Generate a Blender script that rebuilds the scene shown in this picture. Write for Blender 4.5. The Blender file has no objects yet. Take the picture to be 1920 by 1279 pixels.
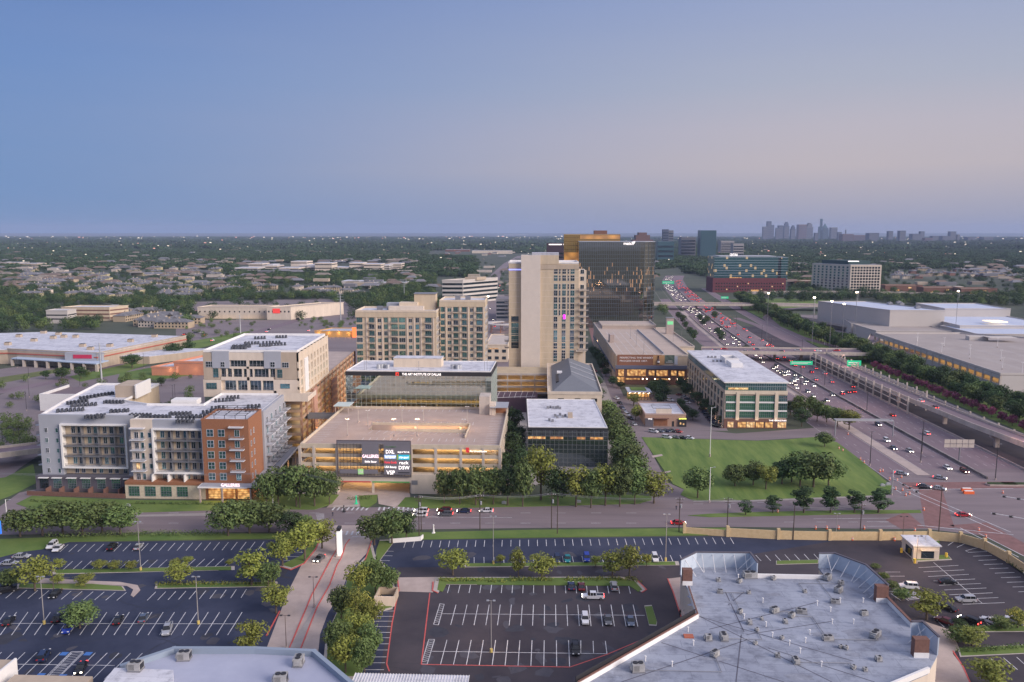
import bpy, bmesh, math, random
from mathutils import Vector, Matrix, noise
rnd = random.Random(7)
SC = bpy.context.scene
COL = SC.collection
# ------------------------------------------------------------------ camera
F = 1493.3; CXP = 960.0; CYP = 639.5; HZ = 436.0; CH = 93.0
PITCH = math.atan((CYP - HZ) / F); YAW = math.atan(60.0 / F)
cd = bpy.data.cameras.new('camera'); cam = bpy.data.objects.new('camera', cd); COL.objects.link(cam)
cam.location = (0, 0, CH); cam.rotation_euler = (math.pi/2 - PITCH, 0, YAW)
cd.sensor_width = 36.0; cd.lens = 36.0 * F / 1920.0; cd.clip_start = 1.0; cd.clip_end = 120000.0
SC.camera = cam
# ------------------------------------------------------------------ dusk sky
w = bpy.data.worlds.new("World"); SC.world = w; w.use_nodes = True
nt = w.node_tree; nt.nodes.clear()
def N(t, **k):
    n = nt.nodes.new(t)
    for a, b in k.items(): setattr(n, a, b)
    return n
L = nt.links.new
SUN_AZ = math.radians(118); SUN_EL = math.radians(24)   # azimuth measured clockwise from +Y
sky = N('ShaderNodeTexSky'); sky.sky_type = 'NISHITA'; sky.sun_disc = False
sky.sun_elevation = math.radians(2.0); sky.sun_rotation = SUN_AZ; sky.air_density = 1.5; sky.dust_density = 2.0
tc = N('ShaderNodeTexCoord'); sx = N('ShaderNodeSeparateXYZ'); L(tc.outputs['Generated'], sx.inputs[0])
def ramp(src, stops):
    r = N('ShaderNodeValToRGB'); L(src, r.inputs[0]); e = r.color_ramp.elements
    while len(e) < len(stops): e.new(0.5)
    for i, (p, c) in enumerate(stops):
        e[i].position = p
        e[i].color = tuple(((v/255)/12.92 if v/255 < .04045 else ((v/255+.055)/1.055)**2.4) for v in c) + (1,)
    return r
rl = ramp(sx.outputs['Z'], [(0, (106,138,178)), (.04, (106,139,183)), (.10, (105,138,185)), (.18, (103,135,186)), (.28, (90,122,178)), (.38, (82,114,170)), (.62, (165,178,215)), (1, (205,208,228))])
rr = ramp(sx.outputs['Z'], [(0, (150,152,170)), (.03, (162,160,174)), (.075, (183,174,178)), (.12, (179,174,184)), (.17, (165,170,187)), (.28, (142,156,192)), (.38, (130,144,188)), (.62, (190,188,212)), (1, (205,208,228))])  # both ramps: overhead stops, out of view, brightened as added fill
mr = N('ShaderNodeMapRange'); mr.interpolation_type = 'SMOOTHSTEP'
L(sx.outputs['X'], mr.inputs[0]); mr.inputs[1].default_value = -.72; mr.inputs[2].default_value = .42
cn = N('ShaderNodeTexNoise'); cn.inputs['Scale'].default_value = 2.2; cn.inputs['Detail'].default_value = 4; cmap = N('ShaderNodeMapping'); cmap.inputs['Scale'].default_value = (1, 1, 9); L(tc.outputs['Generated'], cmap.inputs[0]); L(cmap.outputs[0], cn.inputs['Vector'])
cm_ = N('ShaderNodeMath', operation='MULTIPLY_ADD'); L(cn.outputs['Fac'], cm_.inputs[0]); cm_.inputs[1].default_value = .16; L(mr.outputs[0], cm_.inputs[2]); cm2 = N('ShaderNodeMath', operation='SUBTRACT', use_clamp=True); L(cm_.outputs[0], cm2.inputs[0]); cm2.inputs[1].default_value = .08
mx = N('ShaderNodeMix', data_type='RGBA'); L(cm2.outputs[0], mx.inputs[0]); L(rl.outputs[0], mx.inputs[6]); L(rr.outputs[0], mx.inputs[7])
bg = N('ShaderNodeBackground'); bg.inputs[1].default_value = 1.12; L(mx.outputs[2], bg.inputs[0])
bg2 = N('ShaderNodeBackground'); bg2.inputs[1].default_value = 0.004; L(sky.outputs[0], bg2.inputs[0])
ad = N('ShaderNodeAddShader'); L(bg.outputs[0], ad.inputs[0]); L(bg2.outputs[0], ad.inputs[1])
wo = N('ShaderNodeOutputWorld'); L(ad.outputs[0], wo.inputs[0])
# soft afterglow from the west, behind the camera's right shoulder
sl = bpy.data.lights.new('sun', 'SUN'); sl.energy = 4.4; sl.angle = math.radians(32); sl.color = (1.0, .88, .80)
so = bpy.data.objects.new('sun', sl); COL.objects.link(so)
sd = Vector((math.sin(SUN_AZ)*math.cos(SUN_EL), math.cos(SUN_AZ)*math.cos(SUN_EL), math.sin(SUN_EL)))
so.rotation_euler = sd.to_track_quat('Z', 'Y').to_euler(); so.location = (200, -200, 300)
SC.view_settings.view_transform = 'Standard'; SC.view_settings.look = 'None'
SC.view_settings.gamma = 1; SC.view_settings.use_curve_mapping = False; SC.view_settings.exposure = 0.0
SC.render.engine = 'CYCLES'
cy = SC.cycles
cy.use_denoising = True; cy.max_bounces = 6; cy.diffuse_bounces = 3; cy.glossy_bounces = 3; cy.transmission_bounces = 3
cy.volume_bounces = 1; cy.transparent_max_bounces = 6; cy.use_light_tree = True; cy.sample_clamp_indirect = 4
# ------------------------------------------------------------------ picking world points by measuring the photograph
_ca, _sa = math.cos(YAW), math.sin(YAW); _cp, _sp = math.cos(PITCH), math.sin(PITCH)
def ray(px, py):
    u = (px-CXP)/F; v = (CYP-py)/F
    d = (u, _cp+v*_sp, -_sp+v*_cp)
    return (d[0]*_ca-d[1]*_sa, d[0]*_sa+d[1]*_ca, d[2])
def P(px, py, z=0.0):
    d = ray(px, py); t = (z-CH)/d[2]; return Vector((d[0]*t, d[1]*t, z))
def FX(px, Y, py=640):
    d = ray(px, py); return d[0]*Y/d[1]
def FZ(py, Y, px=960):
    d = ray(px, py); return CH+d[2]*Y/d[1]
def proj(x, y, z=0.0):
    c = x*_ca+y*_sa; f = -x*_sa+y*_ca; h = z-CH
    zc = f*_cp-h*_sp; yc = f*_sp+h*_cp
    return (CXP+F*c/zc, CYP-F*yc/zc) if zc > 1 else (-9999, -9999)
# ------------------------------------------------------------------ materials
MATS = {}
def mat(name, col, rough=.8, var=.0, vs=.3, metal=0.0, bump=0.0, emit=None, es=0.0, spec=None, col2=None, rand=0.0, stretch=None):
    if name in MATS: return MATS[name]
    m = bpy.data.materials.new(name); m.use_nodes = True; MATS[name] = m
    t = m.node_tree; b = t.nodes['Principled BSDF']
    b.inputs['Base Color'].default_value = (*col, 1); b.inputs['Roughness'].default_value = rough
    b.inputs['Metallic'].default_value = metal
    if spec is not None: b.inputs['Specular IOR Level'].default_value = spec
    if emit: b.inputs['Emission Color'].default_value = (*emit, 1); b.inputs['Emission Strength'].default_value = es
    if var or col2 or bump or rand:
        c = t.nodes.new('ShaderNodeTexCoord'); n = t.nodes.new('ShaderNodeTexNoise'); n.inputs['Scale'].default_value = vs
        n.inputs['Detail'].default_value = 6; n.inputs['Roughness'].default_value = .65
        if stretch:
            mp = t.nodes.new('ShaderNodeMapping'); mp.inputs['Scale'].default_value = stretch
            t.links.new(c.outputs['Object'], mp.inputs[0]); t.links.new(mp.outputs[0], n.inputs['Vector'])
        else: t.links.new(c.outputs['Object'], n.inputs['Vector'])
        r = t.nodes.new('ShaderNodeValToRGB'); e = r.color_ramp.elements
        e[0].position = .3; e[1].position = .7
        c2 = col2 if col2 else tuple(min(1, v*(1+var)) for v in col)
        c1 = col if col2 else tuple(v*(1-var) for v in col)
        e[0].color = (*c1, 1); e[1].color = (*c2, 1)
        t.links.new(n.outputs['Fac'], r.inputs[0]); out = r.outputs[0]
        if rand:
            oi = t.nodes.new('ShaderNodeObjectInfo'); h = t.nodes.new('ShaderNodeHueSaturation')
            ma = t.nodes.new('ShaderNodeMapRange'); ma.inputs[3].default_value = 1-rand; ma.inputs[4].default_value = 1+rand
            mh = t.nodes.new('ShaderNodeMapRange'); mh.inputs[3].default_value = .5-rand*.06; mh.inputs[4].default_value = .5+rand*.03
            t.links.new(oi.outputs['Random'], ma.inputs[0]); t.links.new(oi.outputs['Random'], mh.inputs[0])
            t.links.new(ma.outputs[0], h.inputs['Value']); t.links.new(mh.outputs[0], h.inputs['Hue'])
            t.links.new(out, h.inputs['Color']); out = h.outputs[0]
        t.links.new(out, b.inputs['Base Color'])
        if bump:
            bp = t.nodes.new('ShaderNodeBump'); bp.inputs['Strength'].default_value = bump; bp.inputs['Distance'].default_value = .3
            t.links.new(n.outputs['Fac'], bp.inputs['Height']); t.links.new(bp.outputs[0], b.inputs['Normal'])
    return m
def glassy(name, col, rough=.06, wob=.02, ws=.25, metal=.85, es=0, ec=(1,.6,.25), lit=0.0, cell=(1.6,3.6), zr=None):
    """tinted reflective glazing; lit>0 makes a share of its cells glow, for lit rooms and painted-in reflections (object space)"""
    if name in MATS: return MATS[name]
    m = mat(name, col, rough, metal=metal); t = m.node_tree; b = t.nodes['Principled BSDF']
    c = t.nodes.new('ShaderNodeTexCoord')
    n = t.nodes.new('ShaderNodeTexNoise'); n.inputs['Scale'].default_value = ws
    t.links.new(c.outputs['Object'], n.inputs['Vector'])
    bp = t.nodes.new('ShaderNodeBump'); bp.inputs['Strength'].default_value = wob; bp.inputs['Distance'].default_value = 1.0
    t.links.new(n.outputs['Fac'], bp.inputs['Height']); t.links.new(bp.outputs[0], b.inputs['Normal'])
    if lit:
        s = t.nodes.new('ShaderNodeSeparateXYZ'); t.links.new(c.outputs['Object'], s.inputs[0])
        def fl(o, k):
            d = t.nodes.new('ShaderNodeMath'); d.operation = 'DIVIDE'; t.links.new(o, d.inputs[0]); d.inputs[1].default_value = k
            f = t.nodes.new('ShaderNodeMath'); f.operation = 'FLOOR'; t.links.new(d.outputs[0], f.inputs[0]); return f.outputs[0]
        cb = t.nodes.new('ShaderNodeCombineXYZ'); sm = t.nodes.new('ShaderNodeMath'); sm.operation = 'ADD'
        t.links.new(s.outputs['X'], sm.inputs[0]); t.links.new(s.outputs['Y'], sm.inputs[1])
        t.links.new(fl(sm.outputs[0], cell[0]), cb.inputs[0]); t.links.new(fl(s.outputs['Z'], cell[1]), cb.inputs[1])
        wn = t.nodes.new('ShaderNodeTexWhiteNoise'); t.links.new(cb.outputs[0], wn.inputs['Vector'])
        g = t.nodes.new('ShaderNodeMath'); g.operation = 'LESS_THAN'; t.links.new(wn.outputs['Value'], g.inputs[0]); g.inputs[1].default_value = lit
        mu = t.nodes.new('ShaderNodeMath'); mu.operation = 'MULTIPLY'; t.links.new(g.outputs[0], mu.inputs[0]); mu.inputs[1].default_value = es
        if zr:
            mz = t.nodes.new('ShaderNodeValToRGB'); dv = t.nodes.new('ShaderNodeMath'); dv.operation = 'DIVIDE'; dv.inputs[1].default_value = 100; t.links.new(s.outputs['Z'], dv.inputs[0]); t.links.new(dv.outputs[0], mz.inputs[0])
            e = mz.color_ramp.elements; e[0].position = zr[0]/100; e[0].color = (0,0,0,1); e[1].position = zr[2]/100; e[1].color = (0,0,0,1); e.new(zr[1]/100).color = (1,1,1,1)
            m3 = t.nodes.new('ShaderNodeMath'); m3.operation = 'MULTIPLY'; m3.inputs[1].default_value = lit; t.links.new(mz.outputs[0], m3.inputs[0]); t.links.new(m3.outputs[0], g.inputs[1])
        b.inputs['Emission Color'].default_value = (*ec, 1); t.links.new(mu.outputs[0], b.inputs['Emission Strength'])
    return m
def emis(name, col, s):
    return mat(name, tuple(min(1, c) for c in col), .6, emit=col, es=s)
def paint(c): return mat('paint_%d_%d_%d' % tuple(int(x*100) for x in c), c, .7, var=.06, vs=.4)
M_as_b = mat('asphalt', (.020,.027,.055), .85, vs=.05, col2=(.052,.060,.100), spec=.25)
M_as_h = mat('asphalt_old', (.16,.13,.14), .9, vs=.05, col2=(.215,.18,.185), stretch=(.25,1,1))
M_road = mat('road_concrete', (.155,.125,.135), .85, vs=.09, col2=(.225,.18,.19), stretch=(.15,1.6,1))
M_hwy = mat('highway_concrete', (.145,.105,.125), .85, vs=.09, col2=(.205,.155,.175), stretch=(2.2,.06,1))
M_con = mat('concrete', (.40,.325,.295), .85, var=.14, vs=.25)
M_conl = mat('concrete_light', (.47,.41,.36), .85, var=.16, vs=.4, stretch=(1,1,.3))
M_kerb = mat('kerb', (.40,.36,.33), .85, var=.12, vs=1.)
M_red = mat('red_kerb_paint', (.50,.09,.08), .7, var=.2, vs=1.)
M_line = mat('line_paint', (.34,.34,.36), .7, vs=.5, col2=(.74,.74,.76))
M_liney = mat('old_line_paint', (.46,.43,.44), .7, var=.2, vs=.5)
M_grass = mat('grass', (.055,.115,.018), .95, vs=.05, col2=(.150,.205,.045), bump=.3)
M_lawn = mat('mown_grass', (.060,.125,.018), .95, vs=.16, col2=(.165,.225,.050), bump=.4, stretch=(1.3,.18,1))
M_grassd = mat('grass_dry', (.075,.10,.028), .95, vs=.12, col2=(.14,.15,.05), bump=.3)
M_brick = mat('brick_paving', (.20,.105,.10), .9, var=.2, vs=.4)
M_leaf = mat('leaf', (.040,.080,.024), .75, vs=.6, col2=(.145,.190,.058), rand=.28, spec=.3)
M_leafy = mat('leaf_yellow', (.105,.135,.022), .75, vs=.6, col2=(.25,.265,.055), rand=.2, spec=.3)
M_leafd = mat('leaf_dark', (.020,.048,.020), .8, vs=.45, col2=(.066,.105,.038), rand=.25, spec=.25)
M_leafp = mat('blossom', (.16,.035,.06), .8, vs=.12, col2=(.30,.07,.15), rand=.25)
M_bark = mat('bark', (.10,.075,.055), .9, var=.3, vs=2.)
M_white = mat('white_membrane', (.62,.62,.66), .6, var=.07, vs=.07)
M_wpaint = mat('white_paint', (.74,.72,.70), .6, var=.05, vs=.5)
M_roofg = mat('grey_membrane', (.36,.38,.45), .7, vs=.06, col2=(.45,.47,.54))
M_beige = mat('beige_stucco', (.52,.42,.30), .85, var=.11, vs=.35, stretch=(1,1,.18))
M_beigel = mat('pale_stucco', (.61,.51,.40), .85, var=.09, vs=.35, stretch=(1,1,.18))
M_tan = mat('tan_stucco', (.42,.34,.26), .85, var=.11, vs=.35, stretch=(1,1,.2))
M_greyst = mat('grey_stucco', (.34,.35,.39), .85, var=.05, vs=.15)
M_greysd = mat('dark_panel', (.10,.09,.11), .7, var=.1, vs=.3)
M_cream = mat('cream_wall', (.60,.51,.42), .85, var=.10, vs=.4, stretch=(1,1,.2))
M_brk = mat('orange_brick', (.28,.120,.06), .85, var=.18, vs=3.)
M_brkd = mat('brown_brick', (.17,.085,.065), .85, var=.2, vs=2.)
M_stone = mat('stone_cladding', (.45,.38,.27), .85, vs=1.4, col2=(.62,.54,.42))
M_dark = mat('dark_metal', (.035,.035,.04), .5, metal=.3)
M_grey = mat('grey_metal', (.25,.25,.27), .5, metal=.4)
M_silver = mat('galvanised', (.45,.46,.48), .45, metal=.5)
M_wood = mat('pole_wood', (.075,.055,.045), .9, var=.2, vs=1.)
M_glt = glassy('teal_glass', (.16,.34,.36), .08)
M_gld = glassy('dark_glass', (.10,.14,.17), .08)
M_glm = glassy('mirror_glass', (.62,.72,.68), .02, wob=.010, ws=.5, metal=1.0)
M_glb = glassy('black_glass', (.17,.21,.23), .04, wob=.01, metal=.9)
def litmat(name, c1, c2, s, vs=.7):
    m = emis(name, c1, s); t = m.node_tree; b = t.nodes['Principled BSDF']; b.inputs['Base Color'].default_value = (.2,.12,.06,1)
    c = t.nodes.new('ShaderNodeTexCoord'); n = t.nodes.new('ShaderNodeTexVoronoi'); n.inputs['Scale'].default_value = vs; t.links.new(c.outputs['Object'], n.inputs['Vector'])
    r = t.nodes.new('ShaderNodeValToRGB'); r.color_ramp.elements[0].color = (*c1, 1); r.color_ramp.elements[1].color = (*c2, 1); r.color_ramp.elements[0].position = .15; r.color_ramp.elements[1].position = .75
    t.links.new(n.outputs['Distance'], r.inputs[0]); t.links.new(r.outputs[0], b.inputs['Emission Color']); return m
M_lit = litmat('lit_window', (1.0, .58, .20), (.28, .09, .02), 1.0)
M_litw = litmat('lit_window_pale', (1.0, .74, .36), (.40, .17, .05), 1.1, .9)
M_sign = emis('lit_sign_white', (1.0, .93, .90), 1.0)
M_head = emis('headlamp', (1.0, .90, .72), 10.0)
M_tail = emis('tail_lamp', (1.0, .05, .04), 7.0)
M_lampoff = mat('lamp_lens', (.7,.7,.72), .2)
M_tailoff = mat('tail_lens', (.35,.02,.02), .3)
M_lampw = emis('lamp_glow', (1.0, .80, .55), 16.0)
M_tyre = mat('tyre', (.015,.015,.015), .9)
M_rim = mat('wheel_rim', (.35,.35,.37), .35, metal=.7)
M_cglass = mat('car_glass', (.012,.014,.018), .08, spec=.6)
M_orange = mat('orange_plastic', (.75,.13,.03), .6)
M_floor = mat('garage_floor', (.46,.38,.27), .85, var=.12, vs=.15)
M_gsign = emis('green_sign', (.01, .42, .20), .55)
# ------------------------------------------------------------------ meshes
class MB:
    def __init__(s, sk=0.0): s.v = []; s.f = []; s.m = []; s.sk = sk
    def add(s, vs, fs, m=0):
        o = len(s.v)
        s.v.extend((x+s.sk*y, y, z) for x, y, z in vs)
        for f in fs: s.f.append([i+o for i in f]); s.m.append(m)
    def box(s, x0, x1, y0, y1, z0, z1, m=0):
        if x0 > x1: x0, x1 = x1, x0
        if y0 > y1: y0, y1 = y1, y0
        if z0 > z1: z0, z1 = z1, z0
        s.add([(x0,y0,z0),(x1,y0,z0),(x1,y1,z0),(x0,y1,z0),(x0,y0,z1),(x1,y0,z1),(x1,y1,z1),(x0,y1,z1)],
              [(3,2,1,0),(4,5,6,7),(0,1,5,4),(1,2,6,5),(2,3,7,6),(3,0,4,7)], m); return s
    def quad(s, pts, m=0): s.add(pts, [tuple(range(len(pts)))], m); return s
    def prism(s, poly, z0, z1, m=0, mt=None):
        a = sum(poly[i][0]*poly[(i+1) % len(poly)][1]-poly[(i+1) % len(poly)][0]*poly[i][1] for i in range(len(poly)))
        if a < 0: poly = poly[::-1]
        n = len(poly); vs = [(p[0], p[1], z0) for p in poly]+[(p[0], p[1], z1) for p in poly]
        s.add(vs, [(i, (i+1) % n, n+(i+1) % n, n+i) for i in range(n)]+[tuple(range(n))[::-1]], m)
        s.add(vs[n:], [tuple(range(n))], m if mt is None else mt); return s
    def wall(s, pts, t, z0, z1, m=0, closed=False):
        """a wall of thickness t along a polyline"""
        n = len(pts); rng = range(n if closed else n-1)
        for i in rng:
            a = Vector(pts[i][:2]); b = Vector(pts[(i+1) % n][:2]); d = (b-a)
            if d.length < 1e-4: continue
            d.normalize(); q = Vector((-d.y, d.x))*t/2; a2 = a-d*t*.49; b2 = b+d*t*.49
            s.prism([a2-q, b2-q, b2+q, a2+q], z0, z1+(i % 2)*.003, m)
        return s
    def cyl(s, x, y, z0, z1, r, n=8, m=0, r2=None):
        r2 = r if r2 is None else r2
        vs = [(x+r*math.cos(6.2832*i/n), y+r*math.sin(6.2832*i/n), z0) for i in range(n)]+[(x+r2*math.cos(6.2832*i/n), y+r2*math.sin(6.2832*i/n), z1) for i in range(n)]
        s.add(vs, [(i, (i+1) % n, n+(i+1) % n, n+i) for i in range(n)]+[tuple(range(n))[::-1], tuple(range(n, 2*n))], m); return s
    def bar(s, a, b, r, m=0, n=4, r2=None):
        a = Vector(a); b = Vector(b); d = (b-a).normalized(); r2 = r if r2 is None else r2
        u = d.orthogonal().normalized(); w_ = d.cross(u)
        ring = lambda c, rr: [tuple(c+u*rr*math.cos(6.2832*(i+.5)/n)+w_*rr*math.sin(6.2832*(i+.5)/n)) for i in range(n)]
        s.add(ring(a, r)+ring(b, r2), [(i, (i+1) % n, n+(i+1) % n, n+i) for i in range(n)]+[tuple(range(n))[::-1], tuple(range(n, 2*n))], m); return s
    def mesh(s, name, mats):
        me = bpy.data.meshes.new(name); me.from_pydata(s.v, [], s.f); me.validate()
        for m in (mats if isinstance(mats, (list, tuple)) else [mats]): me.materials.append(m)
        if len(me.polygons) == len(s.m): me.polygons.foreach_set('material_index', s.m)
        return me
    def build(s, name, mats, parent=None, loc=None, rz=0, kind=None):
        return link(name, s.mesh(name, mats), parent, loc, rz, kind)
def link(name, me, parent=None, loc=None, rz=0, kind=None):
    o = bpy.data.objects.new(name, me); COL.objects.link(o)
    if parent: o.parent = parent
    if loc is not None: o.location = loc
    if rz: o.rotation_euler = (0, 0, rz)
    if kind: o['kind'] = kind
    return o
def thing(name, label, cat, loc=(0,0,0), rz=0, group=None):
    o = bpy.data.objects.new(name, None); COL.objects.link(o); o.location = loc; o.rotation_euler = (0, 0, rz)
    o['label'] = label; o['category'] = cat
    if group: o['group'] = group
    return o
def tag(o, label, cat, group=None):
    o['label'] = label; o['category'] = cat
    if group: o['group'] = group
    return o
def dup(root, loc, rz=0, label=None, group=None, sc=None):
    def cp(o, par):
        c = o.copy(); COL.objects.link(c)
        if par: c.parent = par
        for ch in KIDS.get(o.name, ()): cp(ch, c)
        return c
    r = cp(root, None); r.location = loc; r.rotation_euler = (0, 0, rz)
    if label: r['label'] = label
    if group: r['group'] = group
    if sc: r.scale = (sc, sc, sc) if not isinstance(sc, tuple) else sc
    return r
KIDS = {}
def proto(root):
    def reg(o):
        KIDS[o.name] = list(o.children)
        for c in o.children: reg(c)
    reg(root); return root
ORD = ['first','second','third','fourth','fifth','sixth','seventh','eighth','ninth','tenth','eleventh','twelfth','thirteenth','fourteenth','fifteenth','sixteenth','seventeenth','eighteenth','nineteenth','twentieth']
TENS = ['','','twenty','thirty','forty','fifty','sixty','seventy','eighty','ninety']
def ordw(i):
    if i < 20: return ORD[i]
    t, u = divmod(i+1, 10); return (TENS[t][:-1]+'ieth') if u == 0 else TENS[t]+'-'+ORD[u-1]
def text(s, size, m, parent, loc, rx=math.pi/2, rz=0, ext=.06, name='lettering', align='LEFT', sp=1.0, width=None):
    c = bpy.data.curves.new(name, 'FONT'); c.body = s; c.size = size; c.extrude = ext; c.align_x = align; c.space_character = sp; c.offset = size*.012; c.resolution_u = 2
    o = bpy.data.objects.new('tmp', c); COL.objects.link(o); bpy.context.view_layer.update()
    me = bpy.data.meshes.new_from_object(o.evaluated_get(bpy.context.evaluated_depsgraph_get()))
    wd = o.dimensions.x
    bpy.data.objects.remove(o); me.materials.clear(); me.materials.append(m)
    t = link(name, me, parent, loc); t.rotation_euler = (rx, 0, rz)
    if width: t.scale = (width/wd, 1, 1)
    return t
def flat(name, pts, m, z, px=True, th=None):
    """a ground sheet; with th a raised slab with real edges"""
    q = [P(*p) for p in pts] if px else pts
    mb = MB()
    if th: mb.prism([(p[0], p[1]) for p in q], z-.02, z+th)
    else:
        a = sum(q[i][0]*q[(i+1) % len(q)][1]-q[(i+1) % len(q)][0]*q[i][1] for i in range(len(q)))
        if a < 0: q = q[::-1]
        mb.quad([(p[0], p[1], z) for p in q])
    return mb.build(name, m, kind='structure')
def lamp(x, y, z, e, c=(1,.62,.25), sx=None, sy=None, kind='AREA', r=.3, name='garage_lamp', rx=0, rz=0):
    l = bpy.data.lights.new(name, kind); l.energy = e; l.color = c
    if kind == 'AREA':
        l.shape = 'RECTANGLE'; l.size = sx; l.size_y = sy
    else: l.shadow_soft_size = r
    o = bpy.data.objects.new(name, l); COL.objects.link(o); o.location = (x, y, z); o.rotation_euler = (rx, 0, rz); return o
# ================================================================== GROUND
M_gr = mat('ground_soil', (.035,.05,.028), .95, vs=.012, col2=(.075,.085,.06))
MB().quad([(-60000,-3000,-.03),(60000,-3000,-.03),(60000,90000,-.03),(-60000,90000,-.03)]).build('ground', M_gr, kind='structure')
# the shopping centre's car parks, in front of the street
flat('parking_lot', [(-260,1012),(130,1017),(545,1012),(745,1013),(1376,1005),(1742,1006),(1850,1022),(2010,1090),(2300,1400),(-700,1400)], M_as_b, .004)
M_as_w = mat('asphalt_lamp_tint', (.034,.031,.042), .85, vs=.05, col2=(.074,.063,.072), spec=.25)  # browner asphalt copy: warm lamp light painted into the colour
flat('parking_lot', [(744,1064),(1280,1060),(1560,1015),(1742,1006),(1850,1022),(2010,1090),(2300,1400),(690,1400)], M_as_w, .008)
# concrete entrance drive
flat('entrance_drive', [(628,985),(705,985),(697,1012),(690,1035),(655,1072),(640,1110),(615,1150),(600,1190),(590,1290),(478,1290),(500,1215),(540,1110),(565,1060),(590,1022)], M_con, .018)
flat('driveway_apron', [(744,1083),(818,1082),(812,1111),(744,1109)], M_con, .016)
# the avenue
def band(name, l1, l2, m, z): return flat(name, l1+l2[::-1], m, z)
band('avenue', [(-500,985),(0,962),(120,955),(240,952),(640,952),(1000,948),(1240,944),(1400,940),(1640,931),(1690,925),(2100,905)],
     [(-500,1035),(0,1003),(300,998),(640,998),(700,994),(1000,990),(1370,988),(1745,993),(1850,1005),(1925,1030),(2200,1120)], M_road, .010)
flat('intersection', [(1665,905),(1700,880),(2100,880),(2300,1000),(2200,1120),(1925,1030),(1850,1005),(1745,993),(1690,960)], M_road, .036)
for q in ([(1722,915),(1765,913),(1790,990),(1735,990)],[(1690,905),(1900,903),(1935,915),(1700,918)],[(1780,985),(1850,980),(1960,1040),(1925,1045),(1850,1008)],[(1660,975),(1700,960),(1735,990),(1690,992)]):
    flat('crosswalk', q, M_brick, .041)
flat('street', [(1262,948),(1196,948),(1228,925),(1187,850),(1152,762),(1128,700),(1110,640),(1100,600),(1106,600),(1128,640),(1150,700),(1178,762),(1222,850),(1252,905),(1275,915),(1330,935),(1330,944)], M_road, .018)
flat('street', [(1128,700),(1110,640),(1100,600),(1107,600),(1130,640),(1151,700)], M_brick, .022)
flat('street', [(1187,812),(1200,804),(1330,808),(1380,813),(1560,800),(1560,818),(1420,826),(1350,824),(1203,820)], M_road, .022)
flat('car_park', [(1160,745),(1185,740),(1300,740),(1345,770),(1365,808),(1195,806)], M_as_h, .012)
# the lawn and the verges
flat('lawn', [(1203,820),(1290,823),(1350,825),(1420,827),(1480,824),(1535,819),(1570,830),(1610,860),(1655,897),(1672,912),(1668,924),(1640,929),(1400,938),(1300,939),(1276,928),(1283,918),(1262,908)], M_lawn, 0, th=.12)
M_walk = mat('pavement', (.30,.27,.26), .9, var=.12, vs=.4)
flat('footpath', [(1221,855),(1241,852),(1243,855),(1224,859)], M_con, .13)
flat('footpath', [(1243,886),(1257,883),(1258,885),(1245,889)], M_con, .13)
flat('pavement', [(1300,941),(1400,941),(1640,932),(1640,929),(1400,938),(1300,939)], M_walk, .03)
flat('grass_verge', [(745,950),(760,933),(1000,930),(1190,928),(1222,932),(1222,938),(1195,945),(1000,950),(790,954)], M_grass, 0, th=.12)
flat('grass_verge', [(470,950),(500,925),(636,928),(622,945),(590,956),(480,955)], M_grass, 0, th=.12)
flat('grass_verge', [(672,930),(708,928),(706,942),(690,953),(676,950)], M_grass, 0, th=.13)
flat('grass_verge', [(30,945),(60,930),(240,938),(460,940),(470,955),(240,962),(60,955)], M_grass, 0, th=.12)
flat('grass_verge', [(-300,1022),(-20,1012),(300,1001),(618,1001),(600,1009),(545,1012),(500,1010),(130,1016),(80,1030),(40,1035),(-60,1060),(-300,1060)], M_grass, 0, th=.12)
flat('grass_verge', [(733,1000),(1000,994),(1370,990),(1374,1003),(1000,1008),(733,1013)], M_grass, 0, th=.12)
flat('grass_verge', [(1290,967),(1330,964),(1440,960),(1620,957),(1725,957),(1728,962),(1620,964),(1440,968),(1330,970)], M_grass, 0, th=.14)
for q in ([(98,1069),(440,1062),(440,1069),(98,1077)],[(33,1095),(175,1095),(231,1100),(236,1108),(31,1103)],[(292,1095),(520,1091),(522,1100),(290,1104)],
          [(868,1057),(1272,1053),(1274,1060),(868,1064)],[(1455,1052),(1535,1050),(1535,1057),(1455,1059)],[(817,1083),(1165,1082),(1196,1090),(1211,1107),(1203,1111),(1186,1099),(830,1096),(822,1112),(812,1108)],[(1208,1136),(1222,1135),(1232,1167),(1231,1174),(1217,1173)],
          [(524,1062),(545,1068),(568,1058),(592,1028),(600,1010),(590,1010),(566,1042)],[(697,1014),(703,1040),(718,1055),(740,1100),(736,1142),(702,1150),(672,1290),(600,1290),(612,1190),(640,1130),(652,1080),(690,1040)],
          [(1699,1020),(1712,1054),(1785,1050),(1778,1042),(1760,1042),(1760,1012)],[(1858,1033),(1920,1072),(1990,1110),(1990,1130),(1872,1040)],[(1800,1174),(2000,1170),(2000,1184),(1800,1186)],[(1795,1216),(2000,1205),(2000,1222),(1800,1232)],[(705,1033),(712,1013),(742,1012),(712,1052),(704,1056)]):
    flat('kerbed_island', [(x, y) for x, y in q], M_kerb, .0, th=.11)
    qq = [P(*p) for p in q]; c = sum(qq, Vector())/len(qq)
    flat('grass_island', [((p[0]-c.x)*.965+c.x+(.0), (p[1]-c.y)*.90+c.y) for p in qq], M_grass, .03, px=False, th=.11)
flat('footpath', [(66,1084),(175,1090),(225,1092),(258,1098),(263,1107),(250,1120),(245,1117),(250,1106),(237,1099),(172,1095),(66,1093)], M_con, .02, th=.12)
flat('footpath', [(1277,1083),(1252,1086),(1262,1110),(1278,1160),(1308,1151)], M_con, .02, th=.12)
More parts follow.
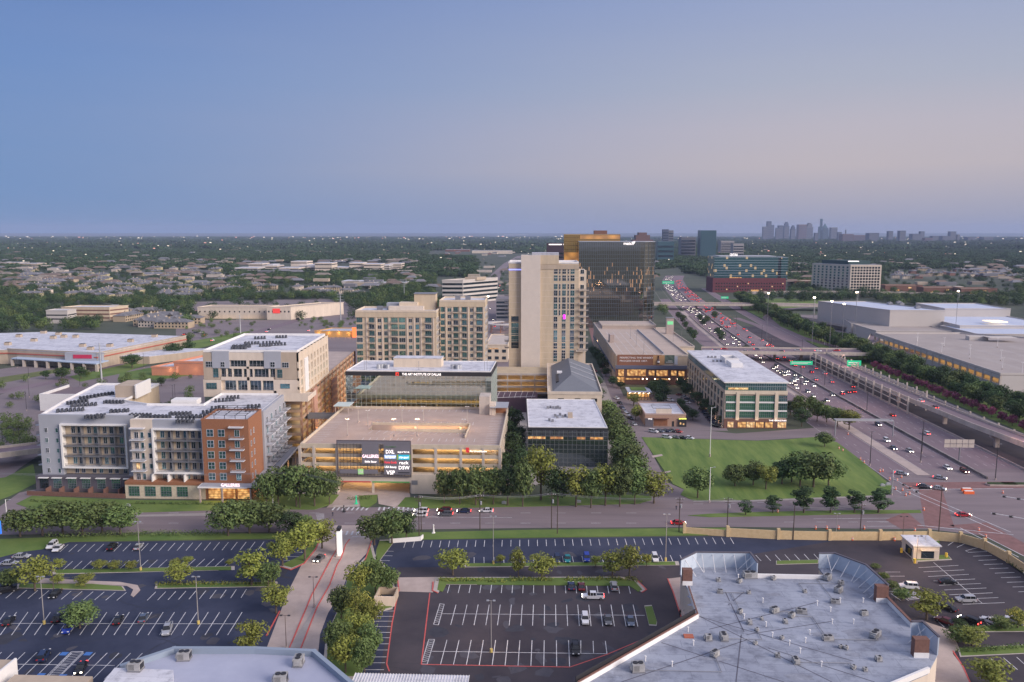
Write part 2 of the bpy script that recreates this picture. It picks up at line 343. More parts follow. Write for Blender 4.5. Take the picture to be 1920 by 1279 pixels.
flat('footpath', [(1730,1165),(1785,1183),(1798,1216),(1786,1226),(1808,1255),(1822,1290),(1720,1290),(1755,1192)], M_con, .02, th=.12)
flat('footpath', [(60,958),(240,966),(460,960),(480,962),(480,966),(240,969),(60,962)], M_walk, .02)
# tyre-worn patches, sealed cracks and oil marks in the car parks
rp_ = random.Random(77); M_pt = mat('asphalt_patch', (.022,.024,.038), .9, vs=.5, col2=(.038,.040,.056)); M_pl = mat('asphalt_faded', (.048,.048,.064), .9, vs=.5, col2=(.075,.072,.088))
pa, pb, pcx = MB(), MB(), MB()
for i in range(150):
    p = P(rp_.uniform(0,1250), rp_.uniform(1035,1275)); r = rp_.uniform(.5,3.2); q = rp_.uniform(.25,1.2); a0 = rp_.uniform(0,3)
    pts = []
    for k in range(9):
        t_ = k*.698; rr_ = r*rp_.uniform(.6,1.15); x, y = rr_*math.cos(t_), rr_*q*math.sin(t_); pts.append((p.x+x*math.cos(a0)-y*math.sin(a0), p.y+x*math.sin(a0)+y*math.cos(a0), .0105+i*.00002))
    (pa if i % 2 else pb).quad(pts)
for i in range(46):
    p = P(rp_.uniform(0,1250), rp_.uniform(1030,1275)); a0 = rp_.choice([0,1.57,.1,1.4]); 
    for k in range(rp_.randint(6,16)):
        n_ = p+Vector((math.cos(a0),math.sin(a0),0))*1.6; d = Vector((-math.sin(a0),math.cos(a0),0))*.05; pcx.quad([tuple(v+Vector((0,0,.0145))) for v in (p-d,n_-d,n_+d,p+d)]); p = n_; a0 += rp_.uniform(-.35,.35)
pa.build('asphalt_patches', M_pt, kind='structure'); pb.build('asphalt_wear', M_pl, kind='structure'); pcx.build('crack_seal', mat('crack_seal', (.008,.008,.012), .6), kind='structure')
# painted markings
LN = MB(); RD = MB(); OL = MB()
def seg(mb, a, b, w_=.14, z=.026, zz=0):
    a = Vector((a[0], a[1], 0)); b = Vector((b[0], b[1], 0)); d = (b-a)
    if d.length < .05: return
    d.normalize(); q = Vector((-d.y, d.x, 0))*w_/2
    pts = [a-q, b-q, b+q, a+q]; mb.quad([(p.x, p.y, z) for p in pts])
def row(t0, t1, b0, b1, n, mb=None, w_=.17):
    for i in range(n):
        k = i/(n-1); a = P(t0[0]+(t1[0]-t0[0])*k, t0[1]+(t1[1]-t0[1])*k); b = P(b0[0]+(b1[0]-b0[0])*k, b0[1]+(b1[1]-b0[1])*k)
        seg(mb or LN, a, b, w_, .026)
def line(a, b, mb=None, w_=.17, z=.030): seg(mb or LN, P(*a), P(*b), w_, z)
row((128,1021),(495,1016),(112,1035),(484,1031),23)
row((101,1053),(437,1047.5),(83,1069),(421,1062),20)
row((-12,1105),(237,1111),(-31,1121),(219,1126),13); row((292,1110),(462,1105),(276,1126),(452,1121),10)
row((10,1148),(454,1148),(-21,1191),(427,1191),22); line((-40,1169),(455,1170))
row((3,1223),(267,1225),(-47,1272),(218,1274),13); line((-20,1245),(215,1248))
row((761,1015),(1369,1008),(757,1027),(1376,1020),38); row((889,1045),(1275,1041),(889,1057),(1281,1054),22)
row((1417,1041),(1526,1039),(1427,1052),(1536,1050),7)
row((843,1097),(1178,1096),(839,1112),(1182,1113),18)
row((855,1134),(1187,1134),(845,1172),(1196,1175),17); line((829,1151),(1209,1154))
row((838,1200),(1066,1201),(826,1246),(1068,1250),11); line((810,1221.5),(1138,1226)); line((1089,1201),(1089,1225)); line((1112,1202),(1113,1226)); line((1135,1202),(1138,1226))
for y, xl, xr in [(1146,705,740),(1156,703,739),(1165,701,737),(1175,699,735),(1186,697,733),(1196,694,732),(1207.5,692,730),(1219,690,727),(1232,688,725),(1243,686,722),(1256,682,720)]: line((xl,y),(xr,y))
for q in ([(709,1033),(738,1034)],[(706,1042),(736,1042.5)],[(705,1051),(731,1051.5)],[(538,1035),(568,1036)],[(535,1043.5),(565,1044)],[(532,1051),(563,1052)]): line(*q)
def hatch(a, b, c, d, n):
    for p, q in ((a,b),(b,c),(c,d),(d,a)): line(p, q)
    for i in range(1, n):
        k = i/n; k2 = max(0, k-.8/n)
        line((a[0]+(d[0]-a[0])*k, a[1]+(d[1]-a[1])*k), (b[0]+(c[0]-b[0])*k2, b[1]+(c[1]-b[1])*k2), w_=.13)
hatch((825,1132),(833,1133),(822,1172),(813,1171),11); hatch((804,1199),(815,1199),(801,1245.5),(790,1245),12); hatch((134,1222),(156,1222),(109,1270),(86,1269),14)
def c4(x, y): return (1440+x/3.206, 880+y/3.206)
for a, b in [((905,592),(1145,578)),((935,617),(1180,605)),((963,645),(1207,632)),((995,672),(1245,660)),((1028,698),(1280,687)),((1060,726),(1313,714)),((1090,755),(1350,743)),((1250,777),(1385,772)),((1170,812),(1423,802)),((995,560),(1290,808)),
             ((1232,523),(1345,519)),((1265,548),(1375,544)),((1297,573),(1412,569)),((1330,598),(1445,594)),((1363,625),(1482,621)),((1400,652),(1520,648)),((1436,680),(1539,677)),((1470,708),(1560,706)),((1505,737),(1600,735)),
             ((1082,458),(1122,432)),((1135,470),(1185,447)),((1120,430),(1190,446)),((1187,490),(1265,470)),((1265,470),(1318,495)),((1187,490),(1205,500)),((1205,500),(1318,495)),
             ((705,618),(795,618)),((715,643),(822,643)),((1000,895),(1060,950)),((1130,880),(1190,940)),((1270,885),(1335,940)),((1410,885),(1470,940)),((1340,1138),(1395,1190)),((1415,1133),(1500,1205)),((1495,1130),(1545,1175)),
             ((730,735),(905,735)),((740,748),(800,790)),((775,740),(845,790)),((820,740),(880,775)),((860,738),(905,760))]: line(c4(*a), c4(*b))
for i in range(7): line(c4(905+i*8, 742+i*5), c4(800+i*8, 742+i*7))
# avenue lane dashes, stop bars, zebra bars
for y0, xa, xb, st in ((962,250,1180,66),(981,250,1240,66),(945,1300,1640,60),(979,1470,1740,60)):
    x = xa
    while x < xb: line((x, y0+(0 if y0 != 945 else -(x-1300)*.02)), (x+19, y0+(0 if y0 != 945 else -(x-1300)*.02)), w_=.16, z=.03); x += st
line((770,969),(960,971)); line((1525,973),(1755,971)); line((1625,978.5),(1760,978)); line((1625,987),(1775,986))
for i in range(8): line((628+i*9, 951), (623+i*9, 957), w_=.6); line((712+i*9, 951), (710+i*9, 957), w_=.6); line((632+i*10,996),(629+i*10,1003), w_=.6)
for i in range(7): line((592+i*.5,964+i*2),(608,964+i*2), w_=.3); line((745,955+i*3),(770,955+i*3),w_=.35)
line((625,949),(672,949),w_=.3); line((660,1006.5),(697,1007),w_=.3)
for a, b in (((1690,925),(1660,905)),((1700,922),(1880,1000)),((1712,920),(1895,998)),((1700,918),(1900,916)),((1720,985),(1900,1003)),((1800,990),(1910,1045)),((1835,1000),(1920,1043))): line(a, b, w_=.3, z=.052)
LN.build('parking_lines', M_line, kind='structure')
# red fire-lane lines and kerbs
def rline(*pts, w_=.28, z=.034):
    for a, b in zip(pts, pts[1:]): seg(RD, P(*a), P(*b), w_, z)
rline((806,1112),(790,1246),(1069,1251),(1139,1227),(1250,1180)); rline((747,1109),(735,1170),(725,1245),(730,1259))
RD.build('fire_lane_lines', M_red, kind='structure')
RK = MB()
def kerb(pts, w_=.3, h=.17, px=True):
    q = [P(*p) for p in pts] if px else pts
    RK.wall([(p[0], p[1]) for p in q], w_, 0, h)
kerb([(655,1012),(648,1022),(640,1046)]); kerb([(620,1050),(632,1030),(640,1018)]); kerb([(620,1050),(585,1115),(543,1215)]); kerb([(618,1097),(594,1140),(564,1216)]); kerb([(640,1046),(632,1060),(618,1097)])
kerb([(600,1011),(592,1030),(570,1057),(545,1069),(524,1063)]); kerb([(697,1014),(690,1036),(684,1052)]); kerb([(524,1147),(512,1170),(500,1192)])
kerb([(812,1092),(811,1108),(820,1112)]); kerb([(745,1083),(748,1108)]); kerb([(1196,1090),(1212,1106),(1204,1111)]); kerb([(1252,1086),(1262,1110),(1278,1160)]); kerb([(1787,1222),(1806,1252),(1822,1288)])
RK.build('red_kerb', M_red, kind='structure')
flat('drive_median', [(590,1140),(608,1110),(616,1098),(594,1140),(564,1216),(543,1215)], M_walk, .0, th=.14)
flat('drive_median', [(622,1048),(640,1018),(655,1012),(646,1030),(638,1050)], M_con, .0, th=.14)
BB = MB()
for x, y in ((120,1226),(165,1226),(116,1268),(76,1266)):
    p = P(x, y); BB.box(p.x-.8, p.x+.8, p.y-.7, p.y+.7, .02, .034)
BB.build('accessible_bay_paint', mat('blue_paint', (.05,.16,.45), .7), kind='structure')
# ------------------------------------------------------------------ the expressway (runs away from the camera, bending right far off)
HW = [(-40,178),(240,176),(380,175),(640,175),(800,183),(950,193),(1130,208),(1350,228),(1600,262),(2000,340),(2600,500)]
def hx(y):
    for (a, xa), (b, xb) in zip(HW, HW[1:]):
        if y <= b: return xa+(xb-xa)*(y-a)/(b-a)
    return HW[-1][1]
def ribbon(name, o0, o1, ys, z, m, th=None, zf=None):
    mb = MB()
    for a, b in zip(ys, ys[1:]):
        za = zf(a) if zf else z; zb = zf(b) if zf else z
        q = [(hx(a)+o0, a, za), (hx(a)+o1, a, za), (hx(b)+o1, b, zb), (hx(b)+o0, b, zb)]
        if th:
            lo = [(x, y, zz-th) for x, y, zz in q]; mb.add(lo+q, [(3,2,1,0),(4,5,6,7),(0,1,5,4),(1,2,6,5),(2,3,7,6),(3,0,4,7)])
        else: mb.quad(q)
    return mb.build(name, m, kind='structure')
YS = [262,300,380,500,640,720,800,880,950,1040,1130,1240,1350,1480,1600,1750]
ribbon('highway', -26, 14, YS, .012, M_hwy)
ribbon('frontage_road', -45, -31, [262,300,380,460,560,700,900,1130], .016, M_hwy)
ribbon('frontage_road', 36, 48, [262,300,380,500,640,800,950,1130,1350], .010, M_hwy)
ribbon('underpass_floor', 14.5, 35, [262,300,380,500,640,800], .006, M_as_w)
ribbon('verge', 50, 70, [262,380,500,640,800,950,1130], .004, M_grass)
ribbon('highway_shoulder', -31, -26, [304,330,380,500,640,800,950], .10, M_con)
HL = MB()
for off in (-22.5,-19,-15.5,-12,-.5,3,6.5,10):
    y = 270
    while y < 900: HL.quad([(hx(y)+off-.08,y,.03),(hx(y)+off+.08,y,.03),(hx(y+3)+off+.08,y+3,.03),(hx(y+3)+off-.08,y+3,.03)]); y += 12
for off in (-25.7,-8.4,-4.6,13.6,-44.6,-31.5,36.5,47.5):
    for a, b in zip(YS[:13], YS[1:13]): HL.quad([(hx(a)+off-.09,a,.026),(hx(a)+off+.09,a,.026),(hx(b)+off+.09,b,.026),(hx(b)+off-.09,b,.026)])
for off in (-41,-37.5,40.5,44):
    y = 275
    while y < 600: HL.quad([(hx(y)+off-.08,y,.03),(hx(y)+off+.08,y,.03),(hx(y+3)+off+.08,y+3,.03),(hx(y+3)+off-.08,y+3,.03)]); y += 12
HL.build('highway_lines', M_liney, kind='structure')
b = MB()
for a, c in zip(YS[1:14], YS[2:15]):
    for q in ((-7.0,-6.5,1.0),):
        b.add([(hx(a)+q[0],a,0),(hx(a)+q[1],a,0),(hx(c)+q[1],c,0),(hx(c)+q[0],c,0),(hx(a)+q[0],a,q[2]),(hx(a)+q[1],a,q[2]),(hx(c)+q[1],c,q[2]),(hx(c)+q[0],c,q[2])], [(3,2,1,0),(4,5,6,7),(0,1,5,4),(1,2,6,5),(2,3,7,6),(3,0,4,7)])
tag(b.build('median_barrier', mat('stained_concrete', (.17,.15,.145), .9, var=.4, vs=.3)), 'long low dark concrete barrier down the middle of the expressway', 'barrier')
def parapet(name, off, ys, h, m, label, zf=None, w_=.4, cat='barrier'):
    b = MB()
    for a, c in zip(ys, ys[1:]):
        za = zf(a) if zf else 0; zc = zf(c) if zf else 0
        b.add([(hx(a)+off,a,za),(hx(a)+off+w_,a,za),(hx(c)+off+w_,c,zc),(hx(c)+off,c,zc),(hx(a)+off,a,za+h),(hx(a)+off+w_,a,za+h),(hx(c)+off+w_,c,zc+h),(hx(c)+off,c,zc+h)], [(3,2,1,0),(4,5,6,7),(0,1,5,4),(1,2,6,5),(2,3,7,6),(3,0,4,7)])
    return tag(b.build(name, m), label, cat)
parapet('edge_barrier', 14, [262,300,380,500,570], .9, M_con, 'low concrete edge barrier on the right side of the outbound lanes')
parapet('edge_barrier', -26.5, [430,480,560,640,700,800,900], 1.0, M_con, 'low concrete barrier between inbound lanes and left frontage road')
# curved slip road on the right, beyond the near overpass
SR = [(1608,663),(1560,648),(1500,632),(1455,612),(1437,596),(1450,584),(1490,578),(1540,574)]
def path(name, pts, wd, z, m, px=True, th=None):
    q = [P(*p, z) if px else Vector((*p, z)) for p in pts]; mb = MB()
    L1 = []
    for i, p in enumerate(q):
        a = q[max(0, i-1)]; c = q[min(len(q)-1, i+1)]; d = (c-a); d.z = 0; d.normalize(); n_ = Vector((-d.y, d.x, 0))*wd/2
        L1.append((p-n_, p+n_))
    for (a, b), (c, d) in zip(L1, L1[1:]):
        if th: 
            q4 = [tuple(a), tuple(c), tuple(d), tuple(b)]; lo = [(x, y, z-th) for x, y, z in q4]; mb.add(lo+q4, [(0,1,2,3),(7,6,5,4),(0,4,5,1),(1,5,6,2),(2,6,7,3),(3,7,4,0)])
        else: mb.quad([tuple(a), tuple(c), tuple(d), tuple(b)])
    return mb.build(name, m, kind='structure')
path('slip_road', SR, 9, .02, M_hwy)
path('slip_road', [(1608,668),(1560,668),(1480,640),(1420,610),(1380,596)], 8, .03, M_hwy)
flat('grass_verge', [(1440,588),(1475,582),(1462,598),(1475,612),(1520,632),(1560,642),(1500,628),(1455,606)], M_grass, .008)
flat('grass_verge', [(1420,560),(1560,560),(1560,575),(1470,578),(1430,585)], M_grass, .004)
# left side roads, lots and grass
flat('car_lot', [(-60,700),(60,684),(190,690),(260,700),(100,725),(-60,745)], M_as_h, .004)
flat('car_lot', [(330,600),(560,600),(640,640),(660,665),(500,650),(330,640)], M_as_h, .004)
flat('car_lot', [(-60,760),(60,720),(380,672),(385,760),(180,800),(80,850),(-60,880)], M_as_h, .002)
flat('car_lot', [(220,570),(600,560),(1000,600),(1000,700),(640,700),(560,600)], M_as_h, .002)
flat('car_lot', [(1450,640),(1600,640),(1940,760),(1940,600),(1500,590)], M_as_h, .0)
flat('car_lot', [(700,700),(1120,700),(1180,760),(1200,830),(1100,900),(900,920),(640,925),(540,930),(560,760)], M_walk, .001)
flat('garage_apron', [(636,905),(765,905),(772,950),(745,952),(710,945),(708,928),(672,930),(676,950),(612,952),(630,935)], M_con, .016)
path('side_road', [(-40,742),(100,716),(200,690),(330,658),(440,634),(560,600),(640,575)], 12, .012, M_hwy)
flat('grass_verge', [(130,706),(240,682),(330,660),(330,645),(470,620),(450,634),(330,664),(230,700),(150,716)], M_grass, .016)
flat('grass_verge', [(-30,712),(90,694),(180,684),(100,700),(-30,725)], M_grassd, .008)
flat('grass_verge', [(225,700),(300,686),(385,690),(385,700),(300,712),(220,712)], M_grass, .010)
path('side_road', [(-60,930),(0,880),(60,842),(110,815)], 14, .02, M_road)
path('side_road', [(0,1000),(20,955),(60,925),(100,918)], 10, .02, M_road)
flat('grass_verge', [(-60,905),(10,895),(62,870),(70,905),(20,930),(-60,960)], M_grass, .03)
# a far boulevard with traffic beside the tower and beyond it
path('boulevard', [(925,690),(925,640),(925,600),(922,565),(920,540),(930,515),(950,495),(975,480)], 22, .01, M_road)
path('boulevard', [(0,498),(200,493),(440,505)], 18, .01, M_road)
path('boulevard', [(330,585),(420,577),(560,572),(720,565)], 16, .012, M_road)
# ================================================================== BUILDINGS
_wc = {}
WK = {'teal': (M_white, M_glt), 'dark': (M_white, M_gld), 'bteal': (M_grey, M_glt), 'bdark': (M_dark, M_gld), 'lit': (M_dark, M_lit), 'litw': (M_grey, M_litw), 'beige': (M_beigel, M_gld)}
def win_mb(mb, x, z, w_, h, nx, nz, o, fr=.09):
    """a framed window in the plane y=0 facing -y; o maps local points"""
    def bx(x0, x1, y0, y1, z0, z1, m):
        v = [(x0,y0,z0),(x1,y0,z0),(x1,y1,z0),(x0,y1,z0),(x0,y0,z1),(x1,y0,z1),(x1,y1,z1),(x0,y1,z1)]
        mb.add([o(*p) for p in v], [(3,2,1,0),(4,5,6,7),(0,1,5,4),(1,2,6,5),(2,3,7,6),(3,0,4,7)], m)
    bx(x, x+w_, -.05, .02, z, z+h, 1)
    bx(x-fr, x, -.12, .02, z-fr, z+h+fr, 0); bx(x+w_, x+w_+fr, -.12, .02, z-fr, z+h+fr, 0)
    bx(x, x+w_, -.12, .02, z+h, z+h+fr, 0); bx(x, x+w_, -.16, .02, z-fr, z, 0)
    for i in range(1, nx): bx(x+w_*i/nx-.04, x+w_*i/nx+.04, -.09, -.05, z, z+h, 0)
    for i in range(1, nz): bx(x, x+w_, -.085, -.05, z+h*i/nz-.04, z+h*i/nz+.04, 0)
class Bd:
    def __init__(s, name, label, cat, x, y, rz=0, sk=0.0, z=0, group=None):
        s.r = thing(name, label, cat, (x, y, z), rz, group); s.sk = sk; s.x, s.y = x, y; s.w = []
    def mb(s): return MB(s.sk)
    def part(s, name, mb, m, kind=None):
        o = mb.build(name, m, s.r)
        if kind: o['kind'] = kind
        return o
    def box(s, name, m, *a): return s.part(name, s.mb().box(*a), m)
    def win(s, x, z, w_, h, kind='dark', nx=2, nz=1, face='f', d=0.0):
        """face f: x along the front at depth d; r/l: x is depth, d the side's x"""
        s.w.append((x, z, w_, h, kind, nx, nz, face, d))
    def pw(s, xl, yt, xr, yb, kind='dark', nx=2, nz=1, d=0.0):
        Y = s.y+d; a = FX(xl, Y, yt)-s.x-s.sk*d; b = FX(xr, Y, yt)-s.x-s.sk*d; z1 = FZ(yt, Y, xl); z0 = FZ(yb, Y, xl)
        s.win(a, z0, b-a, z1-z0, kind, nx, nz, 'f', d)
    def done(s, cap=100, name='window'):
        rest = {}
        for i, (x, z, w_, h, k, nx, nz, f, d) in enumerate(s.w):
            if f == 'f': loc = (x+s.sk*d, d, z); rz = 0
            elif f == 'r': loc = (d+s.sk*x, x, z); rz = math.pi/2+math.atan(-s.sk)
            else: loc = (d+s.sk*(x+w_), x+w_, z); rz = -math.pi/2+math.atan(-s.sk)
            if i < cap:
                key = (round(w_, 2), round(h, 2), k, nx, nz)
                if key not in _wc:
                    mb = MB(); win_mb(mb, 0, 0, w_, h, nx, nz, lambda a, b, c: (a, b, c)); _wc[key] = mb.mesh(name, WK[k])
                link(name, _wc[key], s.r, loc, rz)
            else:
                mb = rest.setdefault(k, MB()); c, sn = math.cos(rz), math.sin(rz)
                win_mb(mb, 0, 0, w_, h, nx, nz, lambda a, b, e: (loc[0]+a*c-b*sn, loc[1]+a*sn+b*c, loc[2]+e))
        for i, (k, mb) in enumerate(rest.items()): mb.build(name, WK[k], s.r, kind='stuff')
_bal = {}
def balcony(parent, x, y, z, w_, d, rz=0, slab=M_white, rail=M_grey, h=1.1, solid=False):
    key = (round(w_,1), round(d,1), slab.name, rail.name, solid)
    if key not in _bal:
        a = MB().box(0, w_, -d, 0, -.28, 0).mesh('balcony', slab)
        r = MB()
        for x0, x1, y0, y1 in ((0,w_,-d,-d+.05),(0,.05,-d+.05,0),(w_-.05,w_,-d+.05,0)):
            r.box(x0,x1,y0,y1,h-.06,h); r.box(x0,x1,y0,y1,.1,.16)
        n = max(2, int(w_/.30))
        for i in range(n+1): r.box(i*(w_-.03)/n, i*(w_-.03)/n+.03, -d+.005, -d+.035, 0, h-.05)
        m = max(1, int(d/.3))
        for i in range(m): r.box(.01,.04,-d+i*d/m,-d+i*d/m+.03,0,h-.05); r.box(w_-.04,w_-.01,-d+i*d/m,-d+i*d/m+.03,0,h-.05)
        _bal[key] = (a, r.mesh('railing', rail))
    a, r = _bal[key]
    o = link('balcony', a, parent, (x, y, z), rz); link('railing', r, o, (0, 0, 0)); return o
def roofkit(b, poly, z, m=M_white, par=.9, pm=M_wpaint, t=.35):
    b.part('roof', b.mb().prism(poly, z-.3, z), m)
    mb = b.mb(); mb.wall(poly, t, z+.001, z+par, closed=True); b.part('parapet', mb, pm)
# ---------------------------------------------------------------- A: apartment block, front left
A = Bd('apartment_building', 'long six-storey apartment block with grey panels, white-framed balcony bays and an orange brick corner', 'apartment building', -181.6, 274, 0, -.075)
def ax(px, Y=None): return FX(px, Y or 274, 840)-A.x
poly = [(0,1.6),(37,1.6),(37,-4.4),(78.4,-4.4),(78.4,41),(53,41),(53,20),(31,20),(19,26),(19,60),(-8,60),(-4,24)]
A.part('wall', A.mb().prism(poly, 0, 27.0), M_beige)
roofkit(A, poly, 27.2, par=.8)
A.box('stair_tower', M_tan, 12, 20.6, 34, 46, 27, 32); A.box('stair_tower_wall', M_wpaint, 20.6, 21.2, 33, 47, 27, 32.6)
A.box('lift_overrun', M_wpaint, 40, 50, 21, 26, 27.2, 29.2)
# front skin A1
g = A.mb(); x0, x1 = 8.3, 31.3
g.box(-.4, 7.6, -.2, 1.6, 5.7, 27.9); g.box(31.6, 34.5, -.2, 1.6, 5.7, 27.9); g.box(7.6, 31.6, -.2, 1.6, 24.2, 27.9); A.part('grey_panelling', g, M_greyst)
g = A.mb(); g.box(7.6, 8.3, -1.2, 1.5, 9.0, 24.2); g.box(31.3, 31.6+.4, -1.2, 1.5, 9.0, 24.2); g.box(7.6, 32, -1.2, 1.5, 24.2, 24.8); g.box(7.6, 32, -1.2, 1.5, 8.4, 9.0); A.part('bay_frame', g, M_wpaint)
for f in range(4):
    z = 9.0+f*3.8
    if f: A.box('floor_slab', M_grey, 8.3, 31.3, -.7, 1.6, z-.3, z)
    r = A.mb(); r.box(8.3,31.3,-.62,-.56,z+1.0,z+1.06); r.box(8.3,31.3,-.62,-.56,z+.1,z+.15)
    for i in range(93): r.box(8.35+i*.247,8.39+i*.247,-.61,-.57,z+.15,z+1.0)
    A.part('railing', r, M_grey)
    for i, xx in enumerate((10.9,13.2,16.8,19.2,22.6,25.0,28.6)): A.win(xx-.3, z+.4, 1.25, 2.4, 'dark' if (i*3+f*5) % 4 else 'teal', 2, 1, 'f', 1.6)
d_ = A.mb()
for xx in (14.9, 21.0, 27.1): d_.box(xx, xx+.15, -.5, 1.6, 9, 24.2)
A.part('balcony_divider', d_, M_grey)
for f in range(5):
    z = 6.4+f*3.75; A.win(1.6, z, 1.0, 1.7, 'teal' if f % 2 else 'dark', 2, 1, 'f', -.2); A.win(5.6, z, .9, 1.6, 'teal', 1, 1, 'f', -.2)
for xx in (11,13.4,17.5,20,23.4,25.8,29): A.win(xx, 6.0, 1.2, 2.0, 'dark' if int(xx) % 2 else 'teal', 2, 1, 'f', 1.6)
g = A.mb(); g.box(-2, 34.4, -2.4, 1.6, 0, 5.7); A.part('ground_floor_wall', g, M_greysd)
for xx in (-.3,4.6,10.0,15.2,20.8,26.2,31): 
    A.win(xx, 1.4, 3.0, 3.6, 'bteal' if xx > 4 else 'bdark', 5, 4, 'f', -2.4); A.box('awning', M_wpaint, xx-.3, xx+3.3, -3.4, -2.4, 5.2, 5.4)
    A.box('patio_divider', M_brkd, xx+3.6, xx+3.9, -5.8, -2.4, 0, 2.2)
tag(MB().wall([(-184,267.3),(-147.5,265.5)], .2, 0, 1.6).build('patio_fence', M_brkd), 'dark red board fence along the patios of the grey apartment wing', 'fence')
for f in range(5):
    z = 8.2+f*3.75
    balcony(A.r, -.9, 8.2, z, 4.6, 3.4, rz=-math.pi/2)
# front skin A2
g = A.mb(); g.box(36, 44.0, -6.2, -4.4, 5, 27.9); A.part('beige_panelling', g, M_cream)
g = A.mb(); g.box(44.0, 63.5, -6.2, -4.4, 24.4, 27.9); A.part('grey_panelling', g, M_greyst)
g = A.mb(); g.box(43.9,44.5,-7.2,-4.5,9.2,24.4); g.box(61.6,62.3,-7.2,-4.5,9.2,24.4); g.box(43.9,62.3,-7.2,-4.5,24.4,25.0); g.box(43.9,62.3,-7.2,-4.5,8.6,9.2); A.part('bay_frame', g, M_wpaint)
for f in range(4):
    z = 9.2+f*3.8
    if f: A.box('floor_slab', M_grey, 44.5, 61.6, -6.7, -4.4, z-.3, z)
    r = A.mb(); r.box(44.5,61.6,-6.62,-6.56,z+1.0,z+1.06); r.box(44.5,61.6,-6.62,-6.56,z+.1,z+.15)
    for i in range(70): r.box(44.5+i*.245,44.54+i*.245,-6.61,-6.57,z+.15,z+1.0)
    A.part('railing', r, M_grey)
    for i, xx in enumerate((46.4,49.2,52.0,54.8,57.4,60.0)): A.win(xx-.4, z+.4, 1.25, 2.4, 'dark' if (i+f*3) % 3 else 'teal', 2, 1, 'f', -4.4)
d_ = A.mb()
for xx in (50.3, 56.0): d_.box(xx, xx+.15, -6.5, -4.4, 9.2, 24.4)
A.part('balcony_divider', d_, M_grey)
for f in range(5):
    z = 6.2+f*3.75
    if f: balcony(A.r, 36.2+.46, -6.2, z-.2, 5.0, 1.8)
    A.win(37.4, z, 1.3, 2.2, 'litw' if f == 1 else 'dark', 2, 1, 'f', -6.2); A.win(39.6, z, 1.0, 2.2, 'teal', 1, 1, 'f', -6.2); A.win(42.3, z+.3, 1.0, 1.7, 'teal' if f != 2 else 'dark', 1, 1, 'f', -6.2)
balcony(A.r, 36.4+.46, -6.2, 25.1, 5, 1.8, rail=M_wpaint, h=.2)
for xx in (46,49,51.5,54.5,57,59.8): A.win(xx, 6.0, 1.2, 2.0, 'dark' if int(xx) % 2 else 'teal', 2, 1, 'f', -4.4)
# brick corner
A.part('brick_corner', A.mb().box(62.4, 78.9, -8.6, 8, 5.6, 28.2).wall([(62.4,-8.4),(78.7,-8.4),(78.7,8),(62.4,8)], .4, 28.2, 28.9, closed=True), M_brk); A.box('roof', M_white, 62.8, 78.5, -8, 7.8, 28.21, 28.3)
for f in range(5):
    z = 7.2+f*3.9
    for xx in (64.2, 68.2): A.win(xx, z, 2.2, 2.4, 'teal', 2, 2, 'f', -8.6)
    if f: balcony(A.r, 72.4+.64, -8.6, z-.5, 4.9, 1.7)
    A.win(74, z, 1.6, 2.3, 'teal', 2, 1, 'f', -8.6)
    for yy in (-6.5,-3): A.win(yy, z, .8, 1.8, 'dark', 1, 1, 'r', 78.9)
balcony(A.r, 72.4+.64, -8.6, 26.4, 4.9, 1.7, rail=M_wpaint, h=.2)
# roof pergola
pg = A.mb()
for i in range(6): pg.box(63, 78, -8+i*3, -7.88+i*3, 30.2, 30.35)
for i in range(5): pg.box(63+i*3.7, 63.12+i*3.7, -8, 7.3, 30.05, 30.2)
for i in range(5): pg.box(63+i*3.7, 63.15+i*3.7, -8, -7.85, 28.3, 30.05); pg.box(63+i*3.7, 63.15+i*3.7, 7.0, 7.15, 28.3, 30.05)
A.part('roof_pergola', pg, M_dark)
# right flank with stacked white balconies
A.part('flank_panelling', A.mb().box(78.4, 79.6, 8, 41, 5.6, 28), M_greyst)
for f in range(5):
    for k in range(5):
        z = 7.0+f*3.9; yy = 10+k*6.2
        balcony(A.r, 79.6-.075*yy, yy, z, 4.2, 2.2, rz=math.pi/2)
        A.win(yy+1, z+.1, 2.2, 2.3, 'teal' if (k+f) % 2 else 'dark', 2, 1, 'r', 79.65)
# podium
st = A.mb(); st.box(33.8, 62.6, -8.5, -2.2, 0, 5.0); A.part('stone_base', st, M_stone)
st = A.mb(); st.box(33.8, 62.6, -8.6, -2.2, 5.0, 6.1); A.part('brick_band', st, M_brk)
for xx in (35.2, 41.0, 46.7, 52.5): A.win(xx, 1.0, 3.7, 3.4, 'bteal', 4, 4, 'f', -8.5)
for xx in (43.5,49.2,55): A.part('terrace_wall', A.mb().box(xx, xx+.3, -8.4, -4.6, 6.1, 8.6), M_wpaint)
cn = A.mb(); cn.box(61.5, 80.8, -13.2, -8.7, 5.6, 6.0); cn.box(78.9, 84.5, -13.2, 40, 5.6, 6.003); A.part('canopy', cn, M_wpaint)
cn = A.mb(); cn.box(62, 80.3, -12.7, -8.7, 6.0, 6.1); cn.box(79, 84, -12.7, 39.5, 6.0, 6.103); A.part('canopy_deck', cn, M_greyst)
for xx, yy in ((62.2,-12.8),(70,-12.8),(79.9,-12.8),(84,0),(84,12),(84,24),(84,36)): A.part('canopy_column', A.mb().box(xx-.25,xx+.25,yy-.25,yy+.25,0,5.6), M_con)
lb = A.mb(); lb.box(62.6, 78.9, -8.5, 6, 0, 5.6); A.part('lobby_wall', lb, M_brk)
for i in range(3): A.win(63.6+i*5.2, .4, 4.4, 4.6, 'lit', 1, 7, 'f', -8.5)
text('GALLERIES', 1.5, emis('pink_sign', (1,.74,.80), 1.3), A.r, (69.7+1.0, -13.1, 6.3), width=6.6, name='sign_lettering')
